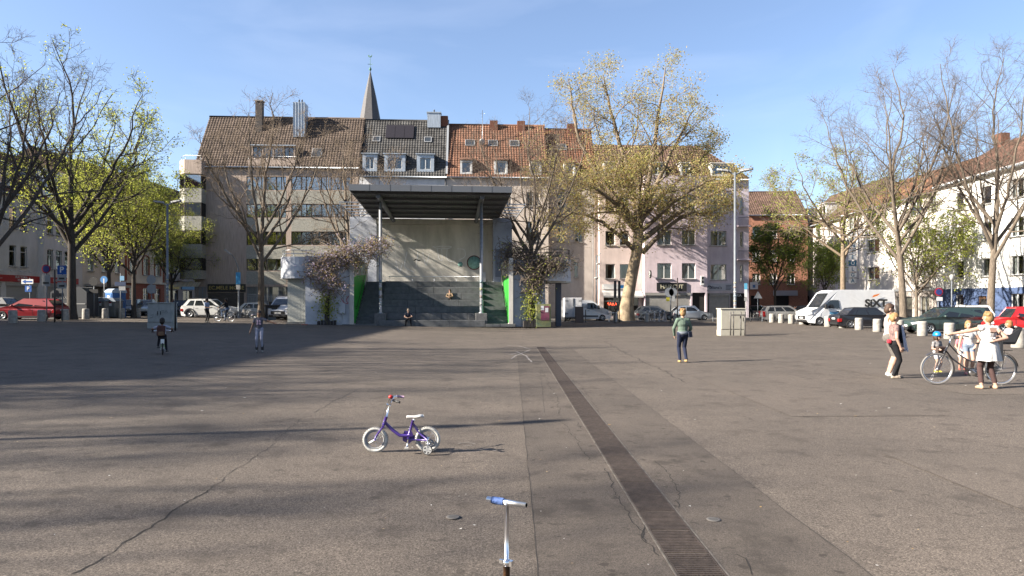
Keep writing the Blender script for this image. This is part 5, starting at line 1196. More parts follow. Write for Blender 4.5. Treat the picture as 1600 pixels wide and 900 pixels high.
# lamp with a curved neck in front of the brown house
d = 60.0; x = PX(373, d); t = thing('street_lamp', 'slim curved street lamp with a blue tag by the brown house', 'lamp', (x, d, gz(x)))
h = PZ(398, d) - gz(x); mb = MB(); mb.tube([(0, 0, 0), (0, 0, h*.62), (-.06, 0, h*.8), (-.3, 0, h*.93), (-.62, 0, h)], [.09, .075, .06, .05, .04], 8); mb.build('post', M_POST, t)
mb = MB(); mb.obox((-.95, 0, h + .22), (.75, .22, .14), (0, R(38), 0)); mb.build('lamp_head', M_LAMPH, t, bevel=.03)
mb = MB(); mb.box((-.2, -.14, 3.0), (.2, -.10, 4.05)); q = mb.build('tag_board', mat('tag_blue', (.05, .30, .60), .5), t); mb = MB(); mb.box((-.1, -.112, 3.3), (.1, -.106, 3.75)); mb.build('tag_print', M_WHITE, q)
mb = MB(); mb.box((-.18, -.14, 2.55), (.18, -.10, 2.95)); mb.build('tag_board', M_LAMPH, t)

# bollards
bm = MB(); bm.lathe([(.24, 0), (.245, .03), (.235, .70), (.225, .76), (.20, .785), (.02, .79)], n=20); BOLL = bm.mesh('bollard', M_CONC)
bb = MB(); bb.lathe([(.252, 0), (.252, .03)], n=20)
def bollard(px, d, lab, grp, zoff=0):
    x = PX(px, d); o = place(BOLL, 'bollard', None, (x, d, gz(x)), random.uniform(0, 6)); tag(o, lab, 'bollard', grp); return o
pxs = (1206, 1220.5, 1236.3, 1253.4, 1272.5, 1293.5, 1316.5, 1342, 1370.5, 1405.0, 1441, 1483.5, 1537, 1591)
names = ('first', 'second', 'third', 'fourth', 'fifth', 'sixth', 'seventh', 'eighth', 'ninth', 'tenth', 'eleventh', 'twelfth', 'thirteenth', 'fourteenth')
for k, px in enumerate(pxs):
    base = {0: 503.9, 1: 504.8, 2: 505.8, 3: 507, 4: 508.3, 5: 510.7, 6: 512.7, 7: 515.6, 8: 518.5, 9: 521.5, 10: 524.9, 11: 529.5, 12: 535, 13: 543}[k]
    d = FPX * (CAM_H - .1) / (base - YH); bollard(px, d, 'squat concrete bollard of the right-hand row, %s from the far end' % names[k], 'concrete bollards along the right edge')
for k, (px, d) in enumerate(((65, 44.4), (102, 47.6), (134, 50.6), (164, 53), (190, 55.2), (215, 57.5), (20, 41.5))):
    bollard(px, d, 'shaded concrete bollard of the left-hand row, %s' % ('in front of the red hatchback', 'beside the tall tree trunk', 'in front of the battery of bins', 'in front of the recycling container', 'just right of the blue toilet', 'right of the leafy tree trunk', 'nearest the left edge')[k], 'concrete bollards along the left edge')
bollard(383, 61, 'grey bollard under the curved street lamp', 'bollards by the brown house'); bollard(1011, 65, 'concrete bollard beside the plane tree and parked bicycles', 'bollards by the plane tree'); bollard(962, 66, 'concrete bollard left of the plane tree trunk', 'bollards by the plane tree'); bollard(1056, 64, 'concrete bollard behind the walking woman', 'bollards by the plane tree')
# thin posts by the back street
def thin_post(px, d, h, lab, m=M_POST, r=.04):
    x = PX(px, d); mb = MB(); mb.lathe([(r*1.3, 0), (r*1.3, .04), (r, .05), (r, h - .05), (r*.5, h)], n=10); o = mb.build('thin_post', m, None, (x, d, gz(x))); tag(o, lab, 'post', 'thin posts by the back street')
thin_post(915, 64, 1.2, 'thin dark post right of the stage post', M_BLACK); thin_post(1114, 64.5, .95, 'thin grey post before the shuttered shop'); thin_post(1173, 64, .95, 'thin post right of the blue-topped pole', M_BLACK); thin_post(1191, 64, .95, 'thin grey post beside the estate car', M_POST); thin_post(1199.5, 62, 1.3, 'dark post next to the first bollard', M_BLACK)

# switch cabinets
def cabinet(label, px0, px1, py, d, h, dep, m, doors=2, rz=0.0, plinth=.32):
    x0, x1 = PX(px0, d), PX(px1, d); w = x1 - x0; t = thing('switch_cabinet', label, 'cabinet', ((x0 + x1)/2, d, gz((x0+x1)/2)), rz)
    mb = MB(); mb.box((-w/2, 0, plinth + .01), (w/2, dep, h)); b = mb.build('housing', m, t, bevel=.015)
    mb = MB(); mb.box((-w/2 - .01, -.01, 0), (w/2 + .01, dep + .01, plinth)); mb.build('plinth', m, t, bevel=.01)
    mb = MB(); mb.box((-w/2 - .04, -.05, h + .002), (w/2 + .04, dep + .04, h + .06)); mb.build('lid', m, t, bevel=.015)
    for k in range(doors):
        a = -w/2 + .03 + k*(w - .04)/doors; mb = MB(); mb.box((a, -.018, plinth + .05), (a + (w - .04)/doors - .02, -.001, h - .05)); dr = mb.build('door', m, t, bevel=.006)
        mb = MB(); mb.box((a + .06 if k else a + (w - .04)/doors - .12, -.035, h*.55), (a + .1 if k else a + (w - .04)/doors - .08, -.019, h*.55 + .2)); mb.build('handle', M_BLACK, dr)
    return t, w, h
c1, w, h = cabinet('pale grey switch cabinet with scribbled doors behind the boy', 229, 269, 513, 38.5, 1.42, .55, mat('cabinet_grey', (.36, .38, .37), .7, var=.15, vscale=3), 2, R(-6))
M_SCR = mat('scribble_dark', (.14, .15, .16), .8)
for pts in ([(.15, 1.0), (.3, 1.05), (.2, .9), (.35, .92), (.42, 1.04), (.5, .9)], [(-.5, .75), (-.35, .8), (-.4, .62), (-.55, .6)], [(-.2, .8), (-.05, .85), (-.12, .7)]):
    mb = MB(); mb.tube([(p[0], -.022, p[1]) for p in pts], .011, 4); mb.build('scribble', M_SCR, c1)
c2, w, h = cabinet('cream switch cabinet with an open-air side beside the tall lamp post', 1126, 1165, 526, 37.4, 1.45, .6, mat('cabinet_cream', (.56, .52, .42), .7, var=.1), 1, R(4))
fr = thing('post_barrier', 'worn post barrier standing round the lamp post by the cream cabinet', 'barrier', (PX(1150, 36.9), 36.9, .1))
for k, x in enumerate((-.30, -.16, .22, .42)):
    mb = MB(); mb.lathe([(.04, 0), (.04, 1.28), (.02, 1.3)], (x, -.05*k, 0), 8); mb.build('post', mat('worn_post', (.16, .15, .14), .8, var=.5, vscale=6), fr)
mb = MB(); mb.box((-.34, -.2, 1.06), (.46, -.16, 1.14)); mb.build('rail', MATS['worn_post'], fr)
# painted cabinet by the right wing of the stage
p = S(8.15, -.6, 0); t = thing('painted_cabinet', 'utility cabinet sprayed green, yellow and magenta beside the right wing', 'cabinet', p, SA)
mb = MB(); mb.box((-.55, 0, 0), (.55, .5, 1.7)); mb.build('housing', mat('sprayed_green', (.10, .16, .11), .8, var=.7, vscale=1.5, col2=(.33, .30, .11)), t, bevel=.02)
mb = MB(); mb.box((-.2, -.02, .5), (.42, -.001, 1.55)); mb.build('door', mat('sprayed_magenta', (.30, .06, .13), .8, var=.6, vscale=2, col2=(.16, .08, .09)), t)
for a in ((-.2, 1.25), (.12, 1.1)): mb = MB(); mb.box((a[0], -.03, a[1]), (a[0] + .22, -.021, a[1] + .32)); mb.build('poster', M_WHITE, t)

# --- traffic signs and poles
M_SGNB = mat('sign_back_grey', (.33, .34, .35), .5, .4, .4); M_SBL = mat('traffic_blue', (.01, .09, .36), .5); M_SRED = mat('traffic_red', (.38, .02, .04), .5)
def pole(px, d, h, lab, r=.035, m=M_POST, name='traffic_sign'):
    x = PX(px, d); t = thing(name, lab, 'sign', (x, d, gz(x))); mb = MB(); mb.lathe([(r, 0), (r, h)], n=10); mb.build('post', m, t); return t
def disc(t, z, r, m, x=0.0, y=-.06, n=24):
    mb = MB(); mb.lathe([(.001, y - .008), (r, y - .008), (r, y + .008), (.001, y + .008)], (x, 0, z), n, axis='y', sm=False); return mb.build('sign_plate', m, t)
def plate(t, x0, x1, z0, z1, m, y=-.06, name='sign_plate'):
    mb = MB(); mb.box((x0, y - .006, z0), (x1, y + .006, z1)); return mb.build(name, m, t)
t = pole(73, 46, 3.6, 'round no-stopping sign with a white plate above the red hatchback')
q = disc(t, 3.5, .30, M_SRED); disc(q, 3.5, .22, mat('sign_dark_blue', (.03, .05, .2), .5), y=-.075); plate(t, -.28, .28, 2.35, 3.12, M_LAMPH); q = plate(t, -.2, .2, 2.5, 2.62, M_BLACK, -.075)
t = pole(97.5, 46, 3.6, 'blue parking sign with two white plates left of the tall tree'); q = plate(t, -.3, .3, 3.15, 3.75, M_SBL); lettering('P', .55, M_WHITE, q, (0, -.075, 3.45), bold=.01)
for z in (2.7, 2.2): q = plate(t, -.3, .3, z, z + .42, M_LAMPH); plate(q, -.18, .18, z + .12, z + .24, M_BLACK, -.075)
t = pole(85.5, 44, 3.4, 'plain dark pole between the two parking signs', .05, M_BLACK, 'dark_pole')
t = pole(47, 52, 3.0, 'one-way arrow sign with a small parking sign before the pizzeria'); q = plate(t, -.62, .28, 2.55, 2.9, M_WHITE)
mb = MB(); mb.add([(-.55, -.075, 2.72), (-.3, -.075, 2.88), (-.3, -.075, 2.78), (.2, -.075, 2.78), (.2, -.075, 2.67), (-.3, -.075, 2.67), (-.3, -.075, 2.57)], [(0, 1, 2, 3, 4, 5, 6)]); mb.build('arrow', M_SBL, q)
q = plate(t, -.35, .15, 1.95, 2.42, M_SBL); lettering('P', .4, M_WHITE, q, (-.1, -.075, 2.18), bold=.008)
t = pole(147, 53, 3.2, 'dark round sign seen from behind above the grey bins'); disc(t, 2.85, .34, M_BLACK); plate(t, -.34, .34, 1.95, 2.25, M_BLACK)
t = pole(163, 57, 3.3, 'small blue arrow sign peeking over the blue toilet'); q = disc(t, 3.1, .3, mat('arrow_blue', (.08, .25, .55), .5)); mb = MB(); mb.box((-.05, -.075, 2.75), (.05, -.069, 3.2)); mb.build('arrow', M_WHITE, q)
t = pole(188.5, 52, 3.5, 'pole with a dark street name plate right of the blue toilet'); plate(t, -.42, .42, 2.55, 2.85, mat('street_plate', (.03, .05, .11), .5)); plate(t, -.02, .3, 2.95, 3.3, mat('small_blue_plate', (.2, .4, .6), .5)); plate(t, -.1, .4, 2.2, 2.5, M_SGNB)
t = pole(237, 47, 3.2, 'cluster of grey sign backs on a pole behind the switch cabinet'); disc(t, 2.95, .32, M_SGNB); disc(t, 2.3, .32, M_SGNB); plate(t, -.1, .3, 2.0, 2.6, M_SGNB)
t = pole(274, 36.5, 2.0, 'thin dark post right of the pale switch cabinet', .045, M_BLACK, 'dark_post')
d = 62; t = pole(1048, d, 3.3, 'traffic sign cluster seen from behind in front of the roller shutter', .05); q = disc(t, 2.75, .42, M_SGNB, -.15); disc(t, 2.78, .38, M_SGNB, .2); plate(t, -.42, -.12, 1.95, 2.3, mat('yellow_plate', (.45, .40, .04), .5)); plate(t, .1, .36, 1.95, 2.4, M_LAMPH)
t = pole(1058.5, 62.5, 4.1, 'dark rusty pole behind the walking woman', .05, M_IRON, 'dark_pole')
d = 60; t = pole(1165, d, PZ(443, d) - .1, 'slim white pole with a light-blue top right of the cream cabinet', .035, M_LAMPH); plate(t, -.13, .13, 2.95, 3.5, mat('top_blue', (.12, .42, .62), .5)); plate(t, -.12, .12, 2.3, 2.94, M_WHITE); plate(t, -.14, .14, 1.95, 2.25, M_LAMPH)
d = 71; t = pole(932, d, PZ(400, d), 'grey pole with two small loudspeakers before the pink house', .07); mb = MB(); mb.tube([(0, 0, PZ(403, d)), (.45, -.1, PZ(396, d))], .05, 6); mb.ell((.15, -.1, PZ(413, d)), (.2, .12, .1)); mb.ell((.0, -.1, PZ(435, d)), (.25, .14, .12)); mb.build('speaker_head', M_LAMPH, t)
d = 62.5
for px, lab in ((961, 'left one of two dark posts with flat signs before the kiosk'), (967.5, 'right one of two dark posts with flat signs before the kiosk')):
    t = pole(px, d, 3.85, lab, .045, M_BLACK); plate(t, -.12, .12, 2.3, 3.85, mat('sign_edge_dark', (.055, .05, .048), .7))
t = pole(1466, 46, 2.75, 'round no-stopping sign on a pole by the brown doorway'); q = disc(t, 2.5, .28, M_SRED); disc(q, 2.5, .2, MATS['sign_dark_blue'], y=-.075); plate(t, -.15, .25, 1.9, 2.15, M_WHITE)
t = pole(1487, 50, 3.4, 'slim grey lantern post in front of the blue plinth', .04, M_POST, 'lantern_post'); mb = MB(); mb.lathe([(.03, 3.4), (.1, 3.45), (.16, 3.75), (.05, 3.85)], n=10); mb.build('lantern', M_LAMPH, t)
t = pole(1184, 66, 2.9, 'triangular warning sign seen from behind at the side street', .035); mb = MB(); mb.prism([(-.42, 2.2), (.42, 2.2), (0, 2.92)], -.07, -.055, 'y'); mb.build('sign_plate', M_SGNB, t)

# --- litter bin, containers, portable toilet on the left
M_BIND = mat('bin_dark', (.03, .032, .035), .6)
d = 57.5; x = PX(426, d); t = thing('waste_bin', 'dark wheeled bin beside the white van', 'bin', (x, d, gz(x))); mb = MB(); mb.box((-.5, -.4, .1), (.5, .4, 1.15)); mb.build('body', M_BIND, t, bevel=.04); mb = MB(); mb.box((-.54, -.45, 1.155), (.54, .45, 1.28)); mb.build('lid', M_BIND, t, bevel=.05); mb = MB(); mb.box((-.25, -.42, .0), (.42, -.402, .85)); mb.build('front_panel', mat('bin_panel', (.13, .16, .18), .7), t)
d = 52.5; x = PX(107, d); t = thing('glass_container', 'large dark glass recycling container with sloped top behind the tree trunk', 'container', (x, d, gz(x)))
mb = MB(); mb.prism([(-1.35, .1), (1.35, .1), (1.35, 2.0), (.9, 2.35), (-.7, 2.35), (-1.35, 1.95)], 0, 1.5, 'y'); mb.build('body', mat('container_dark', (.045, .05, .058), .7), t, bevel=.04)
mb = MB(); mb.box((-1.3, -.02, 1.05), (1.3, -.001, 1.12)); mb.build('rib', M_LAMPH, t); lettering('ALTGLAS', .24, M_LAMPH, t, (-.5, -.012, 1.55))
for k, (px, d) in enumerate(((136.5, 54), (152, 54.5), (168, 55))):
    x = PX(px, d); t = thing('paper_container', 'grey paper bin with pale lid, %s of three' % ('leftmost', 'middle', 'rightmost')[k], 'container', (x, d, gz(x)), R(-5), 'grey paper bins before the toilet')
    mb = MB(); mb.box((-.62, 0, .05), (.62, 1.0, 1.32)); mb.build('body', mat('container_grey', (.20, .195, .185), .7, var=.15), t, bevel=.04)
    mb = MB(); mb.prism([(-.68, 1.33), (.68, 1.33), (.45, 1.58), (-.45, 1.58)], -.05, 1.05, 'y'); mb.build('lid', mat('lid_bluegrey', (.22, .26, .31), .6), t, bevel=.03)
    mb = MB(); mb.box((-.3, -.025, .95), (.34, -.001, 1.25)); q = mb.build('notice', M_WHITE, t); mb = MB(); mb.box((-.3, -.032, 1.16), (.34, -.026, 1.25)); mb.build('notice_stripe', M_SRED, q)
    mb = MB(); mb.box((-.15, -.06, 1.28), (.2, .02, 1.4)); mb.build('slot', M_BLACK, t)
d = 56.5; x = PX(172, d); t = thing('portable_toilet', 'bright blue portable toilet cabin with a rounded pale roof', 'toilet', (x + .45, d, gz(x)), R(-32))
M_TOI = mat('toilet_blue', (.018, .12, .36), .45, .4, var=.12); M_TOIL = mat('toilet_light', (.20, .34, .52), .5)
mb = MB(); mb.box((-.56, -.56, .12), (.56, .56, 2.02)); mb.build('cabin', M_TOI, t, bevel=.03); mb = MB(); mb.box((-.58, -.58, 0), (.58, .58, .115)); mb.build('base', M_TOI, t)
mb = MB(); mb.prism([(-.6, 2.03), (.6, 2.03), (.55, 2.2), (.3, 2.34), (-.3, 2.34), (-.55, 2.2)], -.6, .6, 'x'); mb.build('roof', mat('toilet_roof', (.36, .44, .54), .6), t, bevel=.03)
mb = MB(); mb.box((-.44, -.585, .2), (.44, -.561, 1.95)); dr = mb.build('door', M_TOI, t, bevel=.01)
mb = MB(); mb.box((-.15, -.6, 1.5), (.2, -.586, 1.78)); mb.build('sticker', M_WHITE, dr); mb = MB()
for a, b in (((-.42, .25), (-.38, 1.9)), ((.38, .25), (.42, 1.9)), ((-.4, .9), (.4, .94))): mb.box((a[0], -.6, a[1]), (b[0], -.5855, b[1]))
mb.build('door_frame', M_TOIL, dr)
# litter on the left, advertising boards near the plane tree
t = thing('advert_board', 'brown folded advertising board in front of the white van', 'sign', (PX(905, 63), 63, .02)); mb = MB(); mb.obox((0, -.2, .75), (.75, .05, 1.5), (R(-8), 0, 0)); mb.build('front_board', mat('board_brown', (.14, .10, .08), .7), t); mb = MB(); mb.obox((0, .2, .75), (.75, .05, 1.5), (R(8), 0, 0)); mb.build('rear_board', MATS['board_brown'], t)
t = thing('kiosk_table', 'small white stand in front of the kiosk', 'table', (PX(957, 65), 65, .05)); mb = MB(); mb.box((-.4, -.3, .85), (.4, .3, .92)); mb.build('top', M_WHITE, t)
for a in (-.35, .31):
    for b in (-.25, .21): mb = MB(); mb.box((a, b, 0), (a + .04, b + .04, .85)); mb.build('leg', M_WHITE, t)
# ================================================================ vehicles
def paint(name, c, metal=0.0): return mat(name, c, .32, .5, metal, var=.06, vscale=3, coat=.5)
M_CGL = mat('car_glass', (.018, .022, .026), .05, .7); M_RIM = mat('alloy_rim', (.45, .46, .47), .35, .5, .8); M_RED = mat('tail_light', (.35, .012, .012), .25, .5); M_HEADL = mat('head_light', (.62, .64, .66), .12, .6)
M_TRIM = mat('car_trim', (.022, .022, .024), .6); M_PLATE = mat('number_plate', (.7, .7, .68), .5)
_WH = {}
def wheel_mesh(r, w=.2):
    k = (round(r, 3), w)
    if k not in _WH:
        mb = MB(); mb.lathe([(r*.62, -w/2), (r*.93, -w/2), (r, -w*.32), (r, w*.32), (r*.93, w/2), (r*.62, w/2)], n=24, axis='y', ring=True); tm = mb.mesh('wheel', M_RUBBER)
        mb = MB(); mb.lathe([(r*.64, -w*.45), (r*.60, -w*.40), (r*.56, -w*.30), (r*.5, -w*.27)], n=24, axis='y', m=1, ring=True)
        mb.lathe([(.002, -w*.26), (r*.6, -w*.26), (r*.6, w*.4)], n=24, axis='y', m=1); mb.lathe([(.001, -w*.42), (r*.14, -w*.42), (r*.16, -w*.3)], n=12, axis='y')
        for j in range(5):
            a = j*2*math.pi/5; mb.obox((math.cos(a)*r*.36, -w*.36, math.sin(a)*r*.36), (r*.52, w*.08, r*.15), (0, -a, 0))
        mb.lathe([(r*.545, -w*.42), (r*.63, -w*.44), (r*.63, -w*.3), (r*.545, -w*.3)], n=24, axis='y', ring=True)
        _WH[k] = (tm, mb.mesh('rim', [M_RIM, M_TRIM]))
    return _WH[k]
def add_wheels(t, xs, r, W):
    tm, rm = wheel_mesh(r)
    for x in xs:
        for sy in (-1, 1):
            o = place(tm, 'wheel', t, (x, sy*(W/2 - .10), r)); o.rotation_euler = (0, 0, 0 if sy < 0 else math.pi); place(rm, 'rim', o)
def lower_outline(L, cl, top, xr, xf, r):
    """top: outline points from the nose bottom up, over the bonnet and back down the tail"""
    ra = r + .055; pts = [(.06, cl + .06), (xr - ra, cl)]
    for k in range(1, 8): a = math.pi - math.pi*k/8; pts.append((xr + ra*math.cos(a), max(cl, r + ra*math.sin(a)) if k not in (0, 8) else cl))
    pts += [(xr + ra, cl), (xf - ra, cl)]
    for k in range(1, 8): a = math.pi - math.pi*k/8; pts.append((xf + ra*math.cos(a), max(cl, r + ra*math.sin(a))))
    pts += [(xf + ra, cl), (L - .08, cl + .05)] + top
    return pts
def car(label, px, d, rz, col, kind='hatch', L=4.2, W=1.74, H=1.46, r=.31, name='parked_car', cat='car', group='cars parked round the square'):
    x = PX(px, d); t = thing(name, label, cat, (x, d, gz(x)), rz, group); cl = .19; fo, ro = .85*L/4.2, .72*L/4.2
    xr, xf = ro, L - fo; zb = H*.62
    if kind == 'sedan': gl = [(.52, zb + .02), (1.05, H - .06), (1.75, H), (2.55, H - .02), (L - 1.35, zb - .02)]; tail = [(.75, zb + .02), (.12, zb - .02), (.0, zb - .12), (-.0, .52)]
    elif kind == 'wagon': gl = [(.1, zb + .02), (.42, H - .05), (1.5, H), (2.5, H - .02), (L - 1.35, zb - .02)]; tail = [(.12, zb + .02), (.02, zb - .1), (.0, .5)]
    elif kind == 'suv': gl = [(.12, zb + .02), (.6, H - .06), (1.6, H), (2.5, H - .03), (L - 1.2, zb)]; tail = [(.14, zb + .02), (.02, zb - .12), (.0, .55)]
    else: gl = [(.08, zb + .02), (.62, H - .07), (1.4, H), (2.2, H - .02), (L - 1.12, zb - .02)]; tail = [(.1, zb + .02), (.0, zb - .14), (.0, .5)]
    nose = [(L - .02, .42), (L, .55), (L - .06, zb - .26), (L - .3, zb - .15), (L - 1.0, zb - .03), (gl[-1][0] - .1, zb)]
    out = lower_outline(L, cl, nose + tail, xr, xf, r); mb = MB(); mb.prism(out, -W/2, W/2, 'y')
    def shape(v):
        x_, y_, z_ = v; f = 1.0
        if x_ > L - .5: f = 1 - .20*((x_ - (L - .5))/.5)**2
        if x_ < .35: f = 1 - .12*((.35 - x_)/.35)**2
        if z_ < .3: f *= .97
        return (x_ - L/2, y_*f, z_)
    mb.v = [shape(v) for v in mb.v]; body = mb.build('body', col, t, bevel=.045, segs=3)
    mb = MB(); mb.box((xr - L/2 - .55, -W/2 + .24, .2), (xf - L/2 + .5, W/2 - .24, zb - .25)); mb.build('light_block', M_TRIM, t)  # dark box added to block light between the wheel arches
    wb, wt = W/2 - .035, W/2 - .21
    mb = MB(); n = len(gl); V = []
    for sy in (-1, 1): V += [(p[0] - L/2, sy*(wb if i in (0, n-1) else wt), p[1]) for i, p in enumerate(gl)]
    V += [(gl[2][0] - L/2, 0, H + .035)]
    F = [tuple(range(n)), tuple(n + i for i in reversed(range(n)))] + [(i, i+1, n+i+1, n+i) for i in range(n-1)]
    mb.add(V[:-1], F); cab = mb.build('cabin', col, t, bevel=.05, segs=3)
    # panes on the cabin planes
    def side(u, s_, sy, off=.006):
        xb = gl[0][0] + (gl[-1][0] - gl[0][0])*u; xt = gl[1][0] + (gl[-2][0] - gl[1][0])*u; zt = gl[1][1]
        return (xb + (xt - xb)*s_ - L/2, sy*((wb + (wt - wb)*s_) + off), zb + (zt - zb)*s_)
    cuts = [(.10, .30), (.33, .60), (.63, .93)] if kind in ('wagon', 'suv') else ([(.12, .42), (.46, .90)] if kind != 'sedan' else [(.12, .20), (.23, .53), (.56, .91)])
    for sy in (-1, 1):
        for a, b in cuts:
            mb = MB(); mb.add([side(a, .10, sy), side(b, .10, sy), side(b - .012, .90, sy), side(a + .012, .90, sy)], [(0, 1, 2, 3)]); mb.build('side_window', M_CGL, t)
        for u in ([cuts[-1][0] - .015, cuts[-1][1] + .02] + ([cuts[1][0] - .015] if len(cuts) > 2 else [])):
            xx = gl[0][0] + (gl[-1][0] - gl[0][0])*u - L/2; mb = MB(); mb.box((xx - .006, sy*(W/2 + .002) - .003, .32), (xx + .006, sy*(W/2 + .002) + .003, zb - .05)); mb.build('door_gap', M_TRIM, t)
        for u in [c[0] + .02 for c in cuts[-2:]]:
            xx = gl[0][0] + (gl[-1][0] - gl[0][0])*u - L/2; mb = MB(); mb.box((xx, sy*(W/2 + .012) - .012, zb - .17), (xx + .2, sy*(W/2 + .012) + .012, zb - .135)); mb.build('door_handle', col, t)
        p = side(.86, .12, sy, .0); mb = MB(); mb.ell((p[0] + .1, p[1] + sy*.12, p[2] + .03), (.08, .12, .07)); mb.build('wing_mirror', col if kind != 'suv' else M_TRIM, t)
        mb = MB(); mb.obox((L/2 - .17, sy*(W/2 - .23), zb - .30), (.34, .36, .14), (0, R(12), -sy*R(22))); mb.build('headlight', M_HEADL, t, bevel=.02)
        mb = MB(); zz = zb - .32 if kind != 'wagon' else zb - .2; mb.obox((-L/2 + .10, sy*(W/2 - .15), zz), (.24, .26, .22 if kind != 'wagon' else .5), (0, 0, 0)); mb.build('tail_lamp', M_RED, t, bevel=.02)
        mb = MB(); mb.box((xr + r + .1 - L/2, sy*(W/2 - .01) - .02, cl - .005), (xf - r - .1 - L/2, sy*(W/2 - .01) + .02, cl + .09)); mb.build('sill_trim', M_TRIM, t)
    def cross(p, q, a, b, w0, w1, off):
        dx, dz = q[0] - p[0], q[1] - p[1]; l = math.hypot(dx, dz); nx, nz = -dz/l*off, dx/l*off; P = lambda s_: (p[0] + dx*s_ + nx - L/2, p[1] + dz*s_ + nz)
        (x0, z0), (x1, z1) = P(a), P(b); return [(x0, -w0, z0), (x0, w0, z0), (x1, w1, z1), (x1, -w1, z1)]
    mb = MB(); mb.add(cross(gl[-1], gl[-2], .06, .93, wb - .10, wt - .04, -.008), [(0, 1, 2, 3)]); mb.build('windscreen', M_CGL, t)
    mb = MB(); mb.add(cross(gl[0], gl[1], .15, .88, wb - .16, wt - .07, .008), [(0, 1, 2, 3)]); mb.build('rear_window', M_CGL, t)
    mb = MB(); mb.box((L/2 - .03, -.26, .40), (L/2 + .012, .26, .51)); mb.build('number_plate', M_PLATE, t); mb = MB(); mb.box((-L/2 - .012, -.26, .62), (-L/2 + .03, .26, .73)); mb.build('number_plate', M_PLATE, t)
    mb = MB(); mb.box((L/2 - .12, -.5, .24), (L/2 - .005, .5, .38)); mb.build('grille', M_TRIM, t); mb = MB(); mb.box((-L/2 - .012, -W/2 + .25, .26), (-L/2 + .2, W/2 - .25, .40)); mb.build('rear_bumper_trim', M_TRIM, t)
    if kind in ('wagon', 'suv'):
        for sy in (-1, 1): mb = MB(); mb.tube([(-L/2 + .55, sy*(wt - .05), H - .03), (-L/2 + .6, sy*(wt - .05), H + .05), (L/2 - 2.0, sy*(wt - .05), H + .05), (L/2 - 1.95, sy*(wt - .05), H - .02)], .016, 6); mb.build('roof_rail', M_TRIM, t)
    if kind == 'suv':
        for xx in (xr, xf):
            for sy in (-1, 1):
                mb = MB(); arc = [(xx - L/2 + (r + .10)*math.cos(a), sy*(W/2 + .004), r + (r + .10)*math.sin(a)) for a in np.linspace(0, math.pi, 13)]; mb.tube(arc, .045, 6); mb.build('arch_trim', M_TRIM, t)
    add_wheels(t, (xr - L/2, xf - L/2), r, W); return t
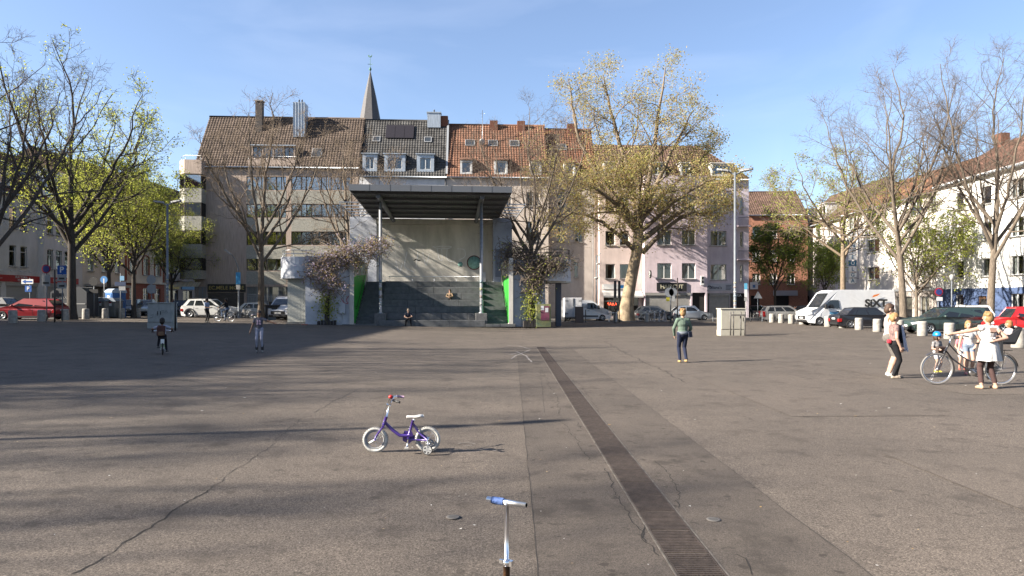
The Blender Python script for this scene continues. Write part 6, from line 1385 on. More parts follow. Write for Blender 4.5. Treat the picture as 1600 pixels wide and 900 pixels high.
def van(label, px, d, rz, L=5.3, W=1.98, H=2.0, hood=.95, r=.33, col=None, dirt=0.0, rearwin=True):
    col = col or paint('van_white', (.70, .71, .72)); x = PX(px, d); t = thing('delivery_van', label, 'van', (x, d, gz(x)), rz, 'white vans'); cl = .26; xr, xf = .95, L - .92
    zn = 1.02 if H < 2.3 else 1.12; cx = L - hood
    top = [(L, .5), (L + .01, .72), (L - .10, zn - .08), (L - .3, zn + .03), (cx, zn + .26), (cx - .78, H - .20), (cx - 1.15, H - .03), (cx - 1.6, H), (.12, H), (.0, H - .1), (0, .55)]
    out = lower_outline(L, cl, top, xr, xf, r); mb = MB(); mb.prism(out, -W/2, W/2, 'y')
    def shape(v):
        x_, y_, z_ = v; f = 1.0
        if z_ > zn + .2: f = 1 - .13*min(1, (z_ - zn - .2)/(H - zn))
        if x_ > L - .6: f *= 1 - .14*((x_ - (L - .6))/.6)**2
        return (x_ - L/2, y_*f, z_)
    mb.v = [shape(v) for v in mb.v]; mb.build('body', col, t, bevel=.06, segs=3)
    mb = MB(); mb.box((xr - L/2 - .5, -W/2 + .28, .2), (xf - L/2 + .5, W/2 - .28, 1.0)); mb.build('light_block', M_TRIM, t)  # added dark box, keeps light from passing beneath the van
    yf = lambda z: W/2*(1 - .13*min(1, max(0, z - zn - .2)/(H - zn))) + .008
    for sy in (-1, 1):
        zt = min(zn + .86, H - .22); mb = MB(); pl = [(cx - 1.55, zn + .22), (cx - .18, zn + .26), (cx - .40, zn + .46), (cx - .86, zt), (cx - 1.5, zt)]
        mb.add([(p[0] - L/2, sy*yf(p[1]), p[1]) for p in pl], [(0, 1, 2, 3, 4)]); mb.build('cab_window', M_CGL, t)
        mb = MB(); mb.box((cx - .45 - L/2, sy*(W/2 + .15) - .11, zn + .2), (cx - .3 - L/2, sy*(W/2 + .15) + .11, zn + .55)); mb.build('wing_mirror', M_TRIM, t, bevel=.03)
        for xx in (cx - 1.65, cx - .05, cx - 3.0): mb = MB(); mb.box((xx - L/2 - .006, sy*(W/2 + .002) - .004, .45), (xx - L/2 + .006, sy*(W/2 + .002) + .004, zn + .18)); mb.build('door_gap', M_TRIM, t)
        mb = MB(); mb.box((xr + r + .1 - L/2, sy*(W/2) - .02, .42), (xf - r - .1 - L/2, sy*(W/2) + .018, .56)); mb.build('rub_strip', M_TRIM, t)
        mb = MB(); mb.obox((L/2 - .2, sy*(W/2 - .22), zn - .14), (.42, .3, .3), (0, R(15), -sy*R(20))); mb.build('headlight', M_HEADL, t, bevel=.04)
        mb = MB(); mb.box((-L/2 - .015, sy*(W/2 - .12) - .07, .85), (-L/2 + .05, sy*(W/2 - .12) + .07, 1.6)); mb.build('tail_lamp', M_RED, t)
        mb = MB(); mb.box((cx - 1.5 - L/2, sy*(W/2 + .012) - .012, zn - .02), (cx - 1.3 - L/2, sy*(W/2 + .012) + .012, zn + .03)); mb.build('door_handle', M_TRIM, t)
    a, b = (cx + .0, zn + .285), (cx - .76, H - .20); mb = MB(); mb.add([(a[0] - L/2, -W/2 + .12, a[1]), (a[0] - L/2, W/2 - .12, a[1]), (b[0] - L/2 + .02, W/2*.87 - .08, b[1]), (b[0] - L/2 + .02, -W/2*.87 + .08, b[1])], [(0, 1, 2, 3)]); mb.build('windscreen', M_CGL, t)
    mb = MB(); mb.box((L/2 - .1, -.6, .5), (L/2 + .015, .6, .78)); mb.build('grille', M_TRIM, t); mb = MB(); mb.box((L/2 - .1, -W/2 + .2, .3), (L/2 + .02, W/2 - .2, .46)); mb.build('bumper', M_TRIM, t, bevel=.03)
    mb = MB(); mb.box((L/2 + .016, -.26, .56), (L/2 + .028, .26, .67)); mb.build('number_plate', M_PLATE, t)
    if rearwin:
        for sy in (-1, 1): mb = MB(); mb.box((-L/2 - .012, sy*.42 - .32, zn + .15), (-L/2 + .01, sy*.42 + .32, zn + .65)); mb.build('rear_window', M_CGL, t)
    add_wheels(t, (xr - L/2, xf - L/2), r, W); return t
P_RED = paint('car_red', (.26, .012, .018)); P_BRED = paint('car_bright_red', (.52, .018, .020)); P_BLK = paint('car_black', (.014, .014, .017)); P_GRN = paint('car_green', (.035, .062, .055)); P_SIL = paint('car_silver', (.42, .44, .46), .5); P_GRY = paint('car_grey', (.10, .105, .11), .3); P_WHT = paint('car_white', (.68, .68, .66)); P_BEI = paint('car_beige_silver', (.36, .35, .33), .4); P_BLU = paint('car_dark_blue', (.02, .03, .06))
A180 = math.pi
car('dark red hatchback parked behind the left-hand bollards', 47, 47.5, A180 + R(3), P_RED, 'hatch', 4.35, 1.75, 1.44)
car('dark grey car behind the red hatchback, cut by the picture edge', -12, 52.5, A180, P_GRY, 'sedan', 4.5)
car('black car facing the square right of the blue toilet', 203, 62, R(-75), P_BLK, 'hatch', 4.1)
car('silver-blue car half hidden behind the switch cabinet', 226, 64, R(-70), P_SIL, 'hatch', 4.1)
car('dark car behind the pale lamp post', 282, 68, R(-60), P_BLK, 'wagon', 4.4)
car('white crossover with black wheel arches before the brown house', 330, 60.5, R(2), P_WHT, 'suv', 4.55, 1.85, 1.64, .36)
car('white saloon behind the bare tree and the bicycle', 405, 64, R(4), P_WHT, 'sedan', 4.4, 1.7, 1.38)
van('white van facing the square beside the tiled stage wall', 451, 59.5, R(-92), 5.0, 1.95, 2.0)
van('white van with its nose to the right, left of the plane tree', 912, 70.3, R(2), 5.4, 1.98, 2.05)
car('dark grey car half hidden behind the plane tree trunk', 1024, 71.4, R(2), P_GRY, 'hatch', 4.2, 1.75, 1.46)
car('small silver hatchback in front of the roller shutter', 1079, 70.4, R(2), P_SIL, 'hatch', 3.95, 1.70, 1.47)
car('black car parked at the mouth of the side street', 1178, 78, R(-80), P_BLK, 'sedan', 4.4)
car('dark car farther back in the side street beside the black one', 1196, 80, R(80), P_GRY, 'hatch', 4.2)
car('silver-grey estate car with tall red tail lamps left of the rental van', 1229, 65.5, R(-8), P_BEI, 'wagon', 4.7, 1.82, 1.46)
car('dark car behind the estate car and the rental van', 1268, 70, R(-10), P_BLK, 'hatch', 4.2)
v = van('big white high-roof rental van with black and orange lettering', 1319, 53.5, A180 + R(4), 6.9, 2.06, 2.72, .95, .36)
lettering('SiXT', .78, M_BLACK, v, (-1.95, 1.045, 1.72), math.pi, bold=.035, sx=1.15)
mb = MB(); mb.add([(-1.62, 1.052, 2.18), (-2.05, 1.052, 2.30), (-2.3, 1.052, 2.5), (-1.75, 1.052, 2.36)], [(0, 1, 2, 3)]); mb.build('logo_stripe', mat('logo_orange', (.75, .20, .02), .5), v)
mb = MB(); mb.box((1.0, 1.034, .9), (1.75, 1.04, 1.08)); mb.build('door_print', mat('print_blue', (.12, .32, .5), .5), v)
car('black saloon in front of the rental van, tail to the left', 1356, 47.8, R(-3), P_BLK, 'sedan', 4.7, 1.82, 1.42)
car('dark green estate car behind the child in the blue helmet', 1474, 39.8, A180 + R(4), P_GRN, 'wagon', 4.75, 1.76, 1.46)
car('white crossover seen from behind beyond the green estate car', 1514, 46.5, R(72), P_WHT, 'suv', 4.4, 1.8, 1.6, .34)
car('bright red small car at the right edge', 1592, 38.5, A180 + R(-12), P_BRED, 'hatch', 3.7, 1.66, 1.5)
# box trailer
d = 66.5; x = PX(896, d); t = thing('box_trailer', 'white box trailer with two rear doors standing before the white van', 'trailer', (x, d, gz(x)))
mb = MB(); mb.box((-.85, 0, .42), (.85, 2.6, 2.35)); mb.build('box', mat('trailer_white', (.60, .60, .61), .6, var=.12), t, bevel=.03)
for sx in (-1, 1):
    a, b = sorted((sx*.02, sx*.80)); mb = MB(); mb.box((a, -.03, .5), (b, -.001, 2.26)); q = mb.build('door', MATS['trailer_white'], t, bevel=.01)
    for z in (.75, 2.0): mb = MB(); mb.box((min(sx*.82, sx*.5), -.045, z), (max(sx*.82, sx*.5), -.031, z + .06)); mb.build('hinge', M_BLACK, q)
mb = MB(); mb.tube([(-.04, -.05, .5), (-.04, -.05, 2.3)], .02, 6); mb.tube([(.06, -.05, .5), (.06, -.05, 2.3)], .02, 6); mb.build('lock_bar', M_STEEL, t)
mb = MB(); mb.box((-.85, -.04, .30), (.85, .06, .41)); mb.build('bumper', M_TRIM, t)
tm, rm = wheel_mesh(.3)
for sx in (-1, 1): o = place(tm, 'wheel', t, (sx*.72, 1.4, .3), math.pi/2); place(rm, 'rim', o)
# ================================================================ bicycles and scooter
M_PURP = paint('purple_paint', (.065, .030, .22)); M_WTYRE = mat('white_tyre', (.62, .60, .55), .85, var=.5, vscale=22); M_SADW = mat('white_saddle', (.62, .61, .58), .5); M_PINKP = mat('pink_plastic', (.45, .30, .42), .5); M_REDP = mat('red_plastic', (.45, .03, .03), .4); M_GRAPH = paint('graphite_paint', (.03, .03, .034)); M_GRNP = paint('bike_green', (.10, .28, .05))
def ring_pts(r, n, y=0.0): return [(r*math.cos(2*math.pi*k/n), y, r*math.sin(2*math.pi*k/n)) for k in range(n)]
def bike_wheel(t, x, z, r, tw, tyre_m, rim_m, spokes=24, fat=False, name='wheel', sw=.0012):
    mb = MB(); mb.tube(ring_pts(r - tw, 40), tw, 8, closed=True)
    if fat:
        for k in range(34):
            a = 2*math.pi*k/34
            for y in (-.012, .012): mb.obox((math.cos(a)*(r - .001), y, math.sin(a)*(r - .001)), (.008, .010, .012), (0, -a, 0), 1)
    w = mb.build(name, [tyre_m, mat('tread_grey', (.30, .29, .27), .9)], t, (x, 0, z))
    mb = MB(); mb.tube(ring_pts(r - tw*2.3, 40), tw*.55, 6, closed=True); mb.build('rim', rim_m, w)
    mb = MB()
    for k in range(spokes):
        a = 2*math.pi*k/spokes; y = .022*(1 if k % 2 else -1); mb.tube([(.018*math.cos(a + .5), y, .018*math.sin(a + .5)), ((r - tw*2.2)*math.cos(a), 0, (r - tw*2.2)*math.sin(a))], sw, 3, cap=False)
    mb.lathe([(.012, -.05), (.022, -.03), (.014, -.015), (.014, .015), (.022, .03), (.012, .05)], n=10, axis='y'); mb.build('spokes', M_CHROME, w); return w
def saddle(t, x, z, l, w, m, tilt=0.0):
    mb = MB(); prof = [(-.48, .42, .0), (-.42, .85, .035), (-.2, 1.0, .03), (.0, .62, .005), (.25, .28, .0), (.46, .22, .005), (.5, .12, -.01)]
    vs = []
    for (u, ww, dz) in prof:
        y = w/2*ww
        for a in range(8): an = 2*math.pi*a/8; vs.append((x + u*l, y*math.cos(an), z + dz*l*1.5 + (.022 if math.sin(an) > 0 else .045)*l*4*math.sin(an)*.6))
    fs = [(i*8+j, i*8+(j+1) % 8, (i+1)*8+(j+1) % 8, (i+1)*8+j) for i in range(len(prof)-1) for j in range(8)] + [tuple(range(8)), tuple(len(prof)*8 - 8 + j for j in range(8))]
    mb.add(vs, fs, 0, True); return mb.build('saddle', m, t)
def crank(t, x, z, cl, m, ang=.6, pm=M_BLACK, cr=.09, ps=1.0):
    mb = MB(); mb.lathe([(.012, -.045), (cr, -.043), (cr, -.038), (.012, -.036)], (x, 0, z), 20, axis='y')
    for s_ in (-1, 1): mb.tube([(x, s_*.06, z), (x + s_*cl*math.cos(ang), s_*.075, z + s_*cl*math.sin(ang))], .009, 6)
    c = mb.build('crank', m, t)
    for s_ in (-1, 1): mb = MB(); px_, pz_ = x + s_*cl*math.cos(ang), z + s_*cl*math.sin(ang); mb.box((px_ - .04*ps, s_*(.08 + .045*ps) - .045*ps, pz_ - .012*ps), (px_ + .04*ps, s_*(.08 + .045*ps) + .045*ps, pz_ + .012*ps)); mb.build('pedal', pm, c)
def bike(t, r, wb, frame, style='step', tyre=M_RUBBER, rim=M_ALU, tw=.018, barm=M_BLACK, sm=M_BLACK, hz=1.08, sz=.95, rack=True, guards=True, spokes=28, sw=.0014):
    """local x forward, rear axle at 0"""
    bike_wheel(t, 0, r, r, tw, tyre, rim, spokes, sw=sw); bike_wheel(t, wb, r, r, tw, tyre, rim, spokes, sw=sw)
    bb = (.44*wb/1.08, .27*r/.345); ht, hb = (wb - .26*r/.345, hz - .16), (wb - .17*r/.345, hz - .34*hz/1.08); seat = (bb[0] - .17, sz)
    mb = MB(); f = .017
    mb.tube([(bb[0], 0, bb[1]), (seat[0], 0, seat[1] - .06)], f, 8); mb.tube([(ht[0], 0, ht[1]), (hb[0], 0, hb[1])], .021, 8)
    if style == 'step':
        mb.tube([(hb[0], 0, hb[1] + .03), (hb[0] - .16, 0, hb[1] - .17), (bb[0] + .2, 0, bb[1] + .1), (bb[0], 0, bb[1])], .019, 8)
        mb.tube([(ht[0], 0, ht[1] - .03), (ht[0] - .18, 0, ht[1] - .24), (bb[0] + .12, 0, bb[1] + .26), (bb[0] - .06, 0, bb[1] + .22)], .015, 8)
    else: mb.tube([(hb[0], 0, hb[1]), (bb[0], 0, bb[1])], .02, 8); mb.tube([(ht[0], 0, ht[1] - .02), (seat[0] + .02, 0, seat[1] - .14)], .016, 8)
    for s_ in (-1, 1): mb.tube([(bb[0], s_*.03, bb[1]), (0, s_*.06, r)], .010, 6); mb.tube([(seat[0] + .03, s_*.02, seat[1] - .16), (0, s_*.06, r)], .009, 6)
    mb.build('frame', frame, t)
    mb = MB(); mb.tube([(hb[0], 0, hb[1]), (hb[0] + .02, 0, hb[1] - .05)], .024, 8)
    for s_ in (-1, 1): mb.tube([(hb[0] + .02, s_*.045, hb[1] - .05), (wb - .02, s_*.05, r + .1), (wb, s_*.05, r)], .011, 6)
    mb.build('fork', frame, t)
    mb = MB(); mb.tube([(ht[0], 0, ht[1]), (ht[0] - .03, 0, hz - .03), (ht[0] - .01, 0, hz)], .013, 6)
    for s_ in (-1, 1): mb.tube([(ht[0], 0, hz), (ht[0] + .02, s_*.12, hz + .03), (ht[0] - .10, s_*.26, hz + .02), (ht[0] - .2, s_*.3, hz)], .011, 6)
    hb_ = mb.build('handlebar', M_CHROME, t); mb = MB()
    for s_ in (-1, 1): mb.tube([(ht[0] - .13, s_*.275, hz + .015), (ht[0] - .24, s_*.31, hz - .005)], .017, 8)
    mb.build('grip', barm, hb_)
    saddle(t, seat[0], sz, .27, .2, sm); mb = MB(); mb.tube([(seat[0] + .01, 0, seat[1] - .12), (seat[0], 0, sz)], .013, 6); mb.build('seat_post', M_ALU, t)
    crank(t, bb[0], bb[1], .165*r/.345, M_ALU)
    if guards:
        for cx, a0, a1 in ((0, .1, 3.0), (wb, .9, 3.4)):
            mb = MB(); P = [((r + .02)*math.cos(a), (r + .02)*math.sin(a)) for a in np.linspace(a0, a1, 14)]
            for (p, q) in zip(P[:-1], P[1:]): mb.add([(cx + p[0], -.026, r + p[1]), (cx + p[0], .026, r + p[1]), (cx + q[0], .026, r + q[1]), (cx + q[0], -.026, r + q[1])], [(0, 1, 2, 3)])
            mb.build('mudguard', frame, t)
        mb = MB(); mb.prism([(-.02, r - .05), (bb[0] + .1, bb[1] - .09), (bb[0] + .12, bb[1] + .08), (-.02, r + .06)], -.055, -.04, 'y'); mb.build('chain_guard', M_BLACK, t)
    if rack:
        mb = MB(); z = 2*r + .06
        for s_ in (-1, 1): mb.tube([(-.22, s_*.06, z), (.22, s_*.06, z)], .006, 5); mb.tube([(0, s_*.07, r), (-.05, s_*.06, z)], .006, 5)
        for k in range(4): mb.tube([(-.2 + k*.13, -.06, z), (-.2 + k*.13, .06, z)], .005, 5)
        mb.build('rack', M_BLACK, t)
    return ht, seat, bb
# --- purple child's bicycle with stabilisers
gx, gy = G(628, 706); K = thing('child_bicycle', "small purple child's bicycle with white tyres and stabiliser wheels standing alone", 'bicycle', (gx + .315, gy, gz(gx)), math.pi + R(3))
wb, r = .635, .155
for x in (0, wb): bike_wheel(K, x, r, r, .021, M_WTYRE, mat('grey_rim', (.30, .30, .30), .5), 14, True, sw=.0016)
bb = (.235, .165); ht, hb = (.500, .435), (.535, .335)
mb = MB(); mb.tube([(ht[0], 0, ht[1]), (hb[0], 0, hb[1])], .020, 10)
mb.tube([(hb[0] - .005, 0, hb[1] + .045), (.43, 0, .275), (.34, 0, .205), (.25, 0, .20), (.215, 0, .215)], .021, 10)
mb.tube([(bb[0] + .005, 0, bb[1]), (.175, 0, .395)], .0165, 10)
for s_ in (-1, 1): mb.tube([(.185, s_*.015, .36), (.11, s_*.04, .25), (0, s_*.052, r)], .0105, 8); mb.tube([(bb[0], s_*.03, bb[1] - .01), (0, s_*.052, r)], .011, 8)
mb.build('frame', M_PURP, K)
mb = MB(); mb.prism([(.30, .20), (.28, .245), (.20, .235), (.17, .15), (.235, .105), (.30, .14)], -.05, -.03, 'y'); mb.prism([(.20, .19), (.20, .145), (.02, .135), (.02, .175)], -.052, -.036, 'y'); mb.build('chain_guard', M_PURP, K, bevel=.008)
mb = MB()
for s_ in (-1, 1): mb.tube([(hb[0] + .004, s_*.034, hb[1] - .02), (wb - .015, s_*.045, r + .05), (wb, s_*.045, r)], .012, 8)
mb.tube([(hb[0] + .004, -.034, hb[1] - .02), (hb[0] + .004, .034, hb[1] - .02)], .018, 8); mb.build('fork', M_PURP, K)
mb = MB(); mb.tube([(ht[0], 0, ht[1]), (.468, 0, .56), (.462, 0, .585)], .0115, 8); mb.tube([(.45, 0, .565), (.5, 0, .585)], .014, 8)
for s_ in (-1, 1): mb.tube([(.468, 0, .575), (.455, s_*.06, .60), (.425, s_*.13, .665), (.38, s_*.19, .655), (.34, s_*.215, .645)], .0095, 8)
h_ = mb.build('handlebar', M_CHROME, K); mb = MB()
mb.tube([(.40, -.175, .66), (.315, -.225, .642)], .0155, 8); mb.build('grip', M_PINKP, h_); mb = MB(); mb.tube([(.40, .175, .66), (.315, .225, .642)], .0155, 8); mb.build('grip', M_BLACK, h_)
mb = MB(); mb.ell((.435, .10, .69), (.03, .03, .024)); mb.build('bell', M_REDP, h_)
saddle(K, .150, .435, .215, .15, M_SADW); mb = MB(); mb.tube([(.172, 0, .38), (.165, 0, .43)], .0125, 8); mb.build('seat_post', M_CHROME, K)
crank(K, bb[0], bb[1], .095, M_CHROME, -1.45, mat('pale_pedal', (.45, .44, .41), .5), .045, .6)
for s_ in (-1, 1):
    mb = MB(); mb.tube([(0, s_*.06, r), (-.01, s_*.14, .12), (-.01, s_*.15, .062)], .007, 6); b_ = mb.build('stabiliser_arm', M_CHROME, K)
    mb = MB(); mb.lathe([(.044, -.013), (.056, -.016), (.06, -.010), (.06, .010), (.056, .016), (.044, .013)], n=24, axis='y', ring=True); w_ = mb.build('stabiliser_wheel', M_BLACK, K, (-.01, s_*.17, .062))
    mb = MB(); mb.lathe([(.001, -.019), (.012, -.019), (.016, .0), (.001, .019)], n=12, axis='y')
    for k in range(5): a = k*2*math.pi/5; mb.obox((math.cos(a)*.028, 0, math.sin(a)*.028), (.045, .037, .02), (0, -a, 0))
    mb.lathe([(.046, -.0175), (.052, -.0175), (.052, .0175), (.046, .0175)], n=24, axis='y', ring=True); mb.build('hub_cap', M_SADW, w_)
mb = MB(); mb.tube([(.40, -.17, .672), (.47, -.10, .64), (.53, -.05, .52), (.56, -.04, .40), (.585, -.04, .30)], .0035, 5); mb.build('brake_cable', M_BLACK, K)
for k in range(5): mb = MB(); a = k/5; mb.box((.355 + .10*a, -.0215 - .0015, .222 + .085*a), (.367 + .10*a, -.0200, .234 + .085*a)); mb.build('decal', M_SADW, K)
mb = MB(); mb.ell((.205, -.03, .30), (.016, .016, .02)); mb.build('reflector', M_SADW, K)
# --- kick scooter cut by the lower edge
sx0, sy0 = PX(791.5, 3.6), 3.6; SCO = thing('kick_scooter', 'folding kick scooter with silver stem and a blue taped grip at the lower edge', 'scooter', (sx0, sy0, 0), R(-29))
mb = MB(); mb.tube([(0, 0, .46), (0, 0, .795)], .0125, 14); mb.build('stem', M_ALU, SCO)
mb = MB(); mb.tube([(0, 0, .10), (0, 0, .475)], .018, 14); mb.build('lower_stem', mat('worn_black', (.02, .018, .016), .45, var=.8, vscale=14, col2=(.15, .07, .03)), SCO)
mb = MB(); mb.lathe([(.02, .465), (.024, .47), (.024, .495), (.018, .50)], n=16); mb.box((.015, -.012, .468), (.036, .012, .496)); mb.box((-.042, -.007, .472), (-.02, .007, .492)); mb.build('clamp', M_CHROME, SCO)
mb = MB(); mb.tube([(-.118, 0, .80), (.118, 0, .80)], .0145, 16); mb.lathe([(.016, .782), (.0165, .80)], n=12); hbm = mb.build('handlebar', M_ALU, SCO)
mb = MB(); mb.tube([(-.088, 0, .80), (-.06, 0, .80), (-.016, 0, .80)], [.0185, .0195, .0185], 14); mb.build('taped_grip', mat('blue_tape', (.045, .09, .24), .7, var=.5, vscale=40, bump=.6, bscale=60), hbm)
mb = MB(); mb.lathe([(.0005, -.1185), (.0115, -.1185)], n=12, axis='x'); mb.lathe([(.0005, .1185), (.0118, .1185)], (0, 0, .80), 12, axis='x'); mb.build('bar_end', M_DARK, hbm, (0, 0, 0))
mb = MB(); mb.box((-.06, -.62, .075), (.06, -.12, .095)); mb.tube([(0, -.14, .085), (0, -.02, .20)], .016, 8); mb.build('deck', M_ALU, SCO, bevel=.006)
for y in (0.02, -.68):
    mb = MB(); mb.lathe([(.02, -.012), (.046, -.012), (.05, -.008), (.05, .008), (.046, .012), (.02, .012)], n=20, axis='x'); mb.build('wheel', M_BLACK, SCO, (0, y, .05))
mb = MB(); mb.tube([(-.02, -.6, .085), (-.02, -.70, .06)], .006, 6); mb.tube([(.02, -.6, .085), (.02, -.70, .06)], .006, 6); mb.tube([(-.02, .02, .10), (-.02, .02, .05)], .006, 6); mb.tube([(.02, .02, .10), (.02, .02, .05)], .006, 6); mb.build('fork', M_ALU, SCO)
# --- black step-through bicycle of the woman in white, with a rear child seat
x, y = PX(1563, 15.0), 15.0; BB_ = thing('adult_bicycle', 'black step-through bicycle with pale tyres held by the woman in the white dress', 'bicycle', (x, y, gz(x)), math.pi + R(-4))
HT, SEAT, BBK = bike(BB_, .352, 1.34, M_GRAPH, 'step', mat('pale_tyre', (.22, .21, .20), .8), M_ALU, .019, M_BLACK, M_BLACK, 1.08, .92, True, True, 32, .0016)
mb = MB(); mb.prism([(-.20, .93), (.10, .93), (.12, .98), (-.10, 1.0), (-.28, 1.27), (-.34, 1.25), (-.22, .96)], -.15, .15, 'y'); sb = mb.build('child_seat', mat('seat_grey', (.035, .036, .04), .6), BB_, bevel=.03)
for s_ in (-1, 1): mb = MB(); mb.prism([(-.2, .95), (.05, .95), (.1, 1.1), (-.10, 1.12), (-.28, 1.24), (-.31, 1.22)], s_*.17 - .012, s_*.17 + .012, 'y'); mb.build('seat_side', MATS['seat_grey'], sb); mb = MB(); mb.box((.04, s_*.13 - .03, .55), (.10, s_*.13 + .03, .95)); mb.build('foot_rest', MATS['seat_grey'], sb)
mb = MB(); mb.obox((-.31, 0, 1.25), (.16, .27, .03), (0, R(-30), 0)); mb.build('seat_pad', mat('seat_pale', (.5, .49, .46), .8), sb)
mb = MB(); mb.box((HT[0] + .1, -.2, .80), (HT[0] + .32, .2, 1.0)); 
# --- boy's bicycle, cyclist's bicycle, parked ones
x, y = PX(254, 21.6), 21.6; BOYB = thing('boy_bicycle', "small green bicycle ridden by the boy with the backpack", 'bicycle', (x + .16, y - .31, gz(x)), R(116))
bike(BOYB, .205, .74, M_GRNP, 'diamond', M_RUBBER, M_ALU, .02, M_BLACK, M_BLACK, .72, .52, False, False, 16)
mb = MB(); mb.box((-.10, -.05, .36), (-.085, .05, .50)); mb.build('tag_plate', M_WHITE, BOYB)
x, y = PX(338, 51), 51.0; CYB = thing('rider_bicycle', 'dark bicycle ridden by the helmeted cyclist near the white crossover', 'bicycle', (x + 1.1, y, gz(x)), math.pi + R(-10))
bike(CYB, .345, 1.08, M_GRAPH, 'diamond', M_RUBBER, M_ALU, .019, M_BLACK, M_BLACK, 1.08, .92, True, True, 20, .002)
x, y = PX(384, 60), 60.0; PB0 = thing('parked_bicycle', 'white bicycle leaning by the white saloon next to the bare tree', 'bicycle', (x - .5, y, gz(x)), R(5), 'parked bicycles'); bike(PB0, .34, 1.05, P_WHT, 'step', M_RUBBER, M_ALU, .02, M_BLACK, M_BLACK, 1.08, .92, True, True, 16, .003)
for k, (px, d, col, lab, a) in enumerate(((1003, 65.5, P_WHT, 'white bicycle propped beside the plane tree trunk', 20), (1016, 66, M_GRAPH, 'black bicycle, first in the rack right of the concrete bollard', 60), (1024, 66.2, P_BLU, 'dark blue bicycle, second in the rack right of the bollard', 62), (1032, 66.4, M_GRAPH, 'black bicycle, third in the rack right of the bollard', 58), (1040, 66.2, M_GRAPH, 'black bicycle, last in the rack behind the walking woman', 61))):
    x = PX(px, d); t = thing('parked_bicycle', lab, 'bicycle', (x - .3, d, gz(x)), R(a), 'parked bicycles'); bike(t, .34, 1.05, col, 'step' if k % 2 else 'diamond', M_RUBBER, M_ALU, .02, M_BLACK, M_BLACK, 1.05, .92, True, True, 12, .003)
for k, px in enumerate((1014, 1023, 1031, 1039)):
    x = PX(px, 65.4); t = thing('bicycle_stand', 'low steel bicycle stand hoop, %s to the right of the concrete bollard' % ('first', 'second', 'third', 'fourth')[k], 'stand', (x, 65.4, gz(x)), 0, 'bicycle stands'); mb = MB(); mb.tube([(0, 0, 0), (0, 0, .75), (0, .08, .82), (0, .6, .82), (0, .68, .75), (0, .68, 0)], .025, 8); mb.build('hoop', M_STEEL, t)
# ================================================================ people
SKIN = (.48, .30, .22); SKIND = (.20, .11, .07)
def cloth(name, c, var=.18): return mat(name, c, .9, .15, var=var, vscale=7, bump=.5, bscale=16)
def ik(a, c, l1, l2, pole):
    a, c, pole = Vector(a), Vector(c), Vector(pole); d = c - a; D = min(d.length, (l1 + l2)*.999); u = d.normalized()
    x = (l1*l1 - l2*l2 + D*D)/(2*D); h = math.sqrt(max(0, l1*l1 - x*x)); p = pole - u*pole.dot(u); p = p.normalized() if p.length > 1e-6 else Vector((0, 1, 0))
    return a + u*x + p*h, a + u*D
class Body:
    """one continuous figure: tapered capsules and ellipsoids fused by a voxel remesh, coloured by the nearest piece"""
    def __init__(s): s.p = []
    def cap(s, tg, a, b, r0, r1=None): s.p.append(('c', tg, Vector(a), Vector(b), r0, r0 if r1 is None else r1))
    def ell(s, tg, c, r, rot=None): s.p.append(('e', tg, Vector(c), Vector(r), rot))
    def mesh(s, name, mats, voxel):
        mb = MB()
        for q in s.p:
            if q[0] == 'c':
                _, tg, a, b, r0, r1 = q; d = b - a; L = d.length
                u = d.normalized() if L > 1e-6 else Vector((0, 0, 1)); pts, rs = [], []
                for k in range(4): t = math.pi/2*(k/4); pts.append(a - u*r0*math.cos(t)); rs.append(max(1e-4, r0*math.sin(t)))
                pts.append(a); rs.append(r0); pts.append(b if L > 1e-6 else a + u*1e-4); rs.append(r1)
                for k in range(1, 5): t = math.pi/2*(k/4); pts.append(b + u*r1*math.sin(t)); rs.append(max(1e-4, r1*math.cos(t)))
                mb.tube(pts, rs, 12)
            else:
                _, tg, c, r, rot = q; o = len(mb.v); mb.ell((0, 0, 0), tuple(r), 14, 10); M = rot.to_matrix() if rot else None
                for i in range(o, len(mb.v)): v = Vector(mb.v[i]); v = (M @ v if M else v) + c; mb.v[i] = tuple(v)
        me = mb.mesh(name + '_pieces', [M_BLACK]); ob = bpy.data.objects.new('pieces', me); COL.objects.link(ob)
        m = ob.modifiers.new('r', 'REMESH'); m.mode = 'VOXEL'; m.voxel_size = voxel; m.use_smooth_shade = True
        m = ob.modifiers.new('s', 'SMOOTH'); m.factor = .5; m.iterations = 2
        dg = bpy.context.evaluated_depsgraph_get(); out = bpy.data.meshes.new_from_object(ob.evaluated_get(dg)); bpy.data.objects.remove(ob); bpy.data.meshes.remove(me)
        n = len(out.polygons); C = np.empty(n*3, np.float32); out.polygons.foreach_get('center', C); C = C.reshape(-1, 3)
        best = np.full(n, 9.0); idx = np.zeros(n, int); tags = list(mats)
        for q in s.p:
            if q[0] == 'c':
                _, tg, a, b, r0, r1 = q; A = np.array(a); d = np.array(b) - A; l2 = max(d @ d, 1e-9); t = np.clip((C - A) @ d/l2, 0, 1)
                dist = np.linalg.norm(C - A - t[:, None]*d, axis=1) - (r0 + (r1 - r0)*t)
            else:
                _, tg, c, r, rot = q; P = C - np.array(c)
                if rot: P = P @ np.array(rot.to_matrix())
                rr = np.array(r); dist = (np.linalg.norm(P/rr, axis=1) - 1)*rr.min()
            w = dist < best; best[w] = dist[w]; idx[w] = tags.index(tg)
        out.name = name; out.materials.clear()
        for t in tags: out.materials.append(mats[t])
        out.polygons.foreach_set('material_index', idx.astype(np.int32)); out.polygons.foreach_set('use_smooth', np.ones(n, bool)); out.update(); return out
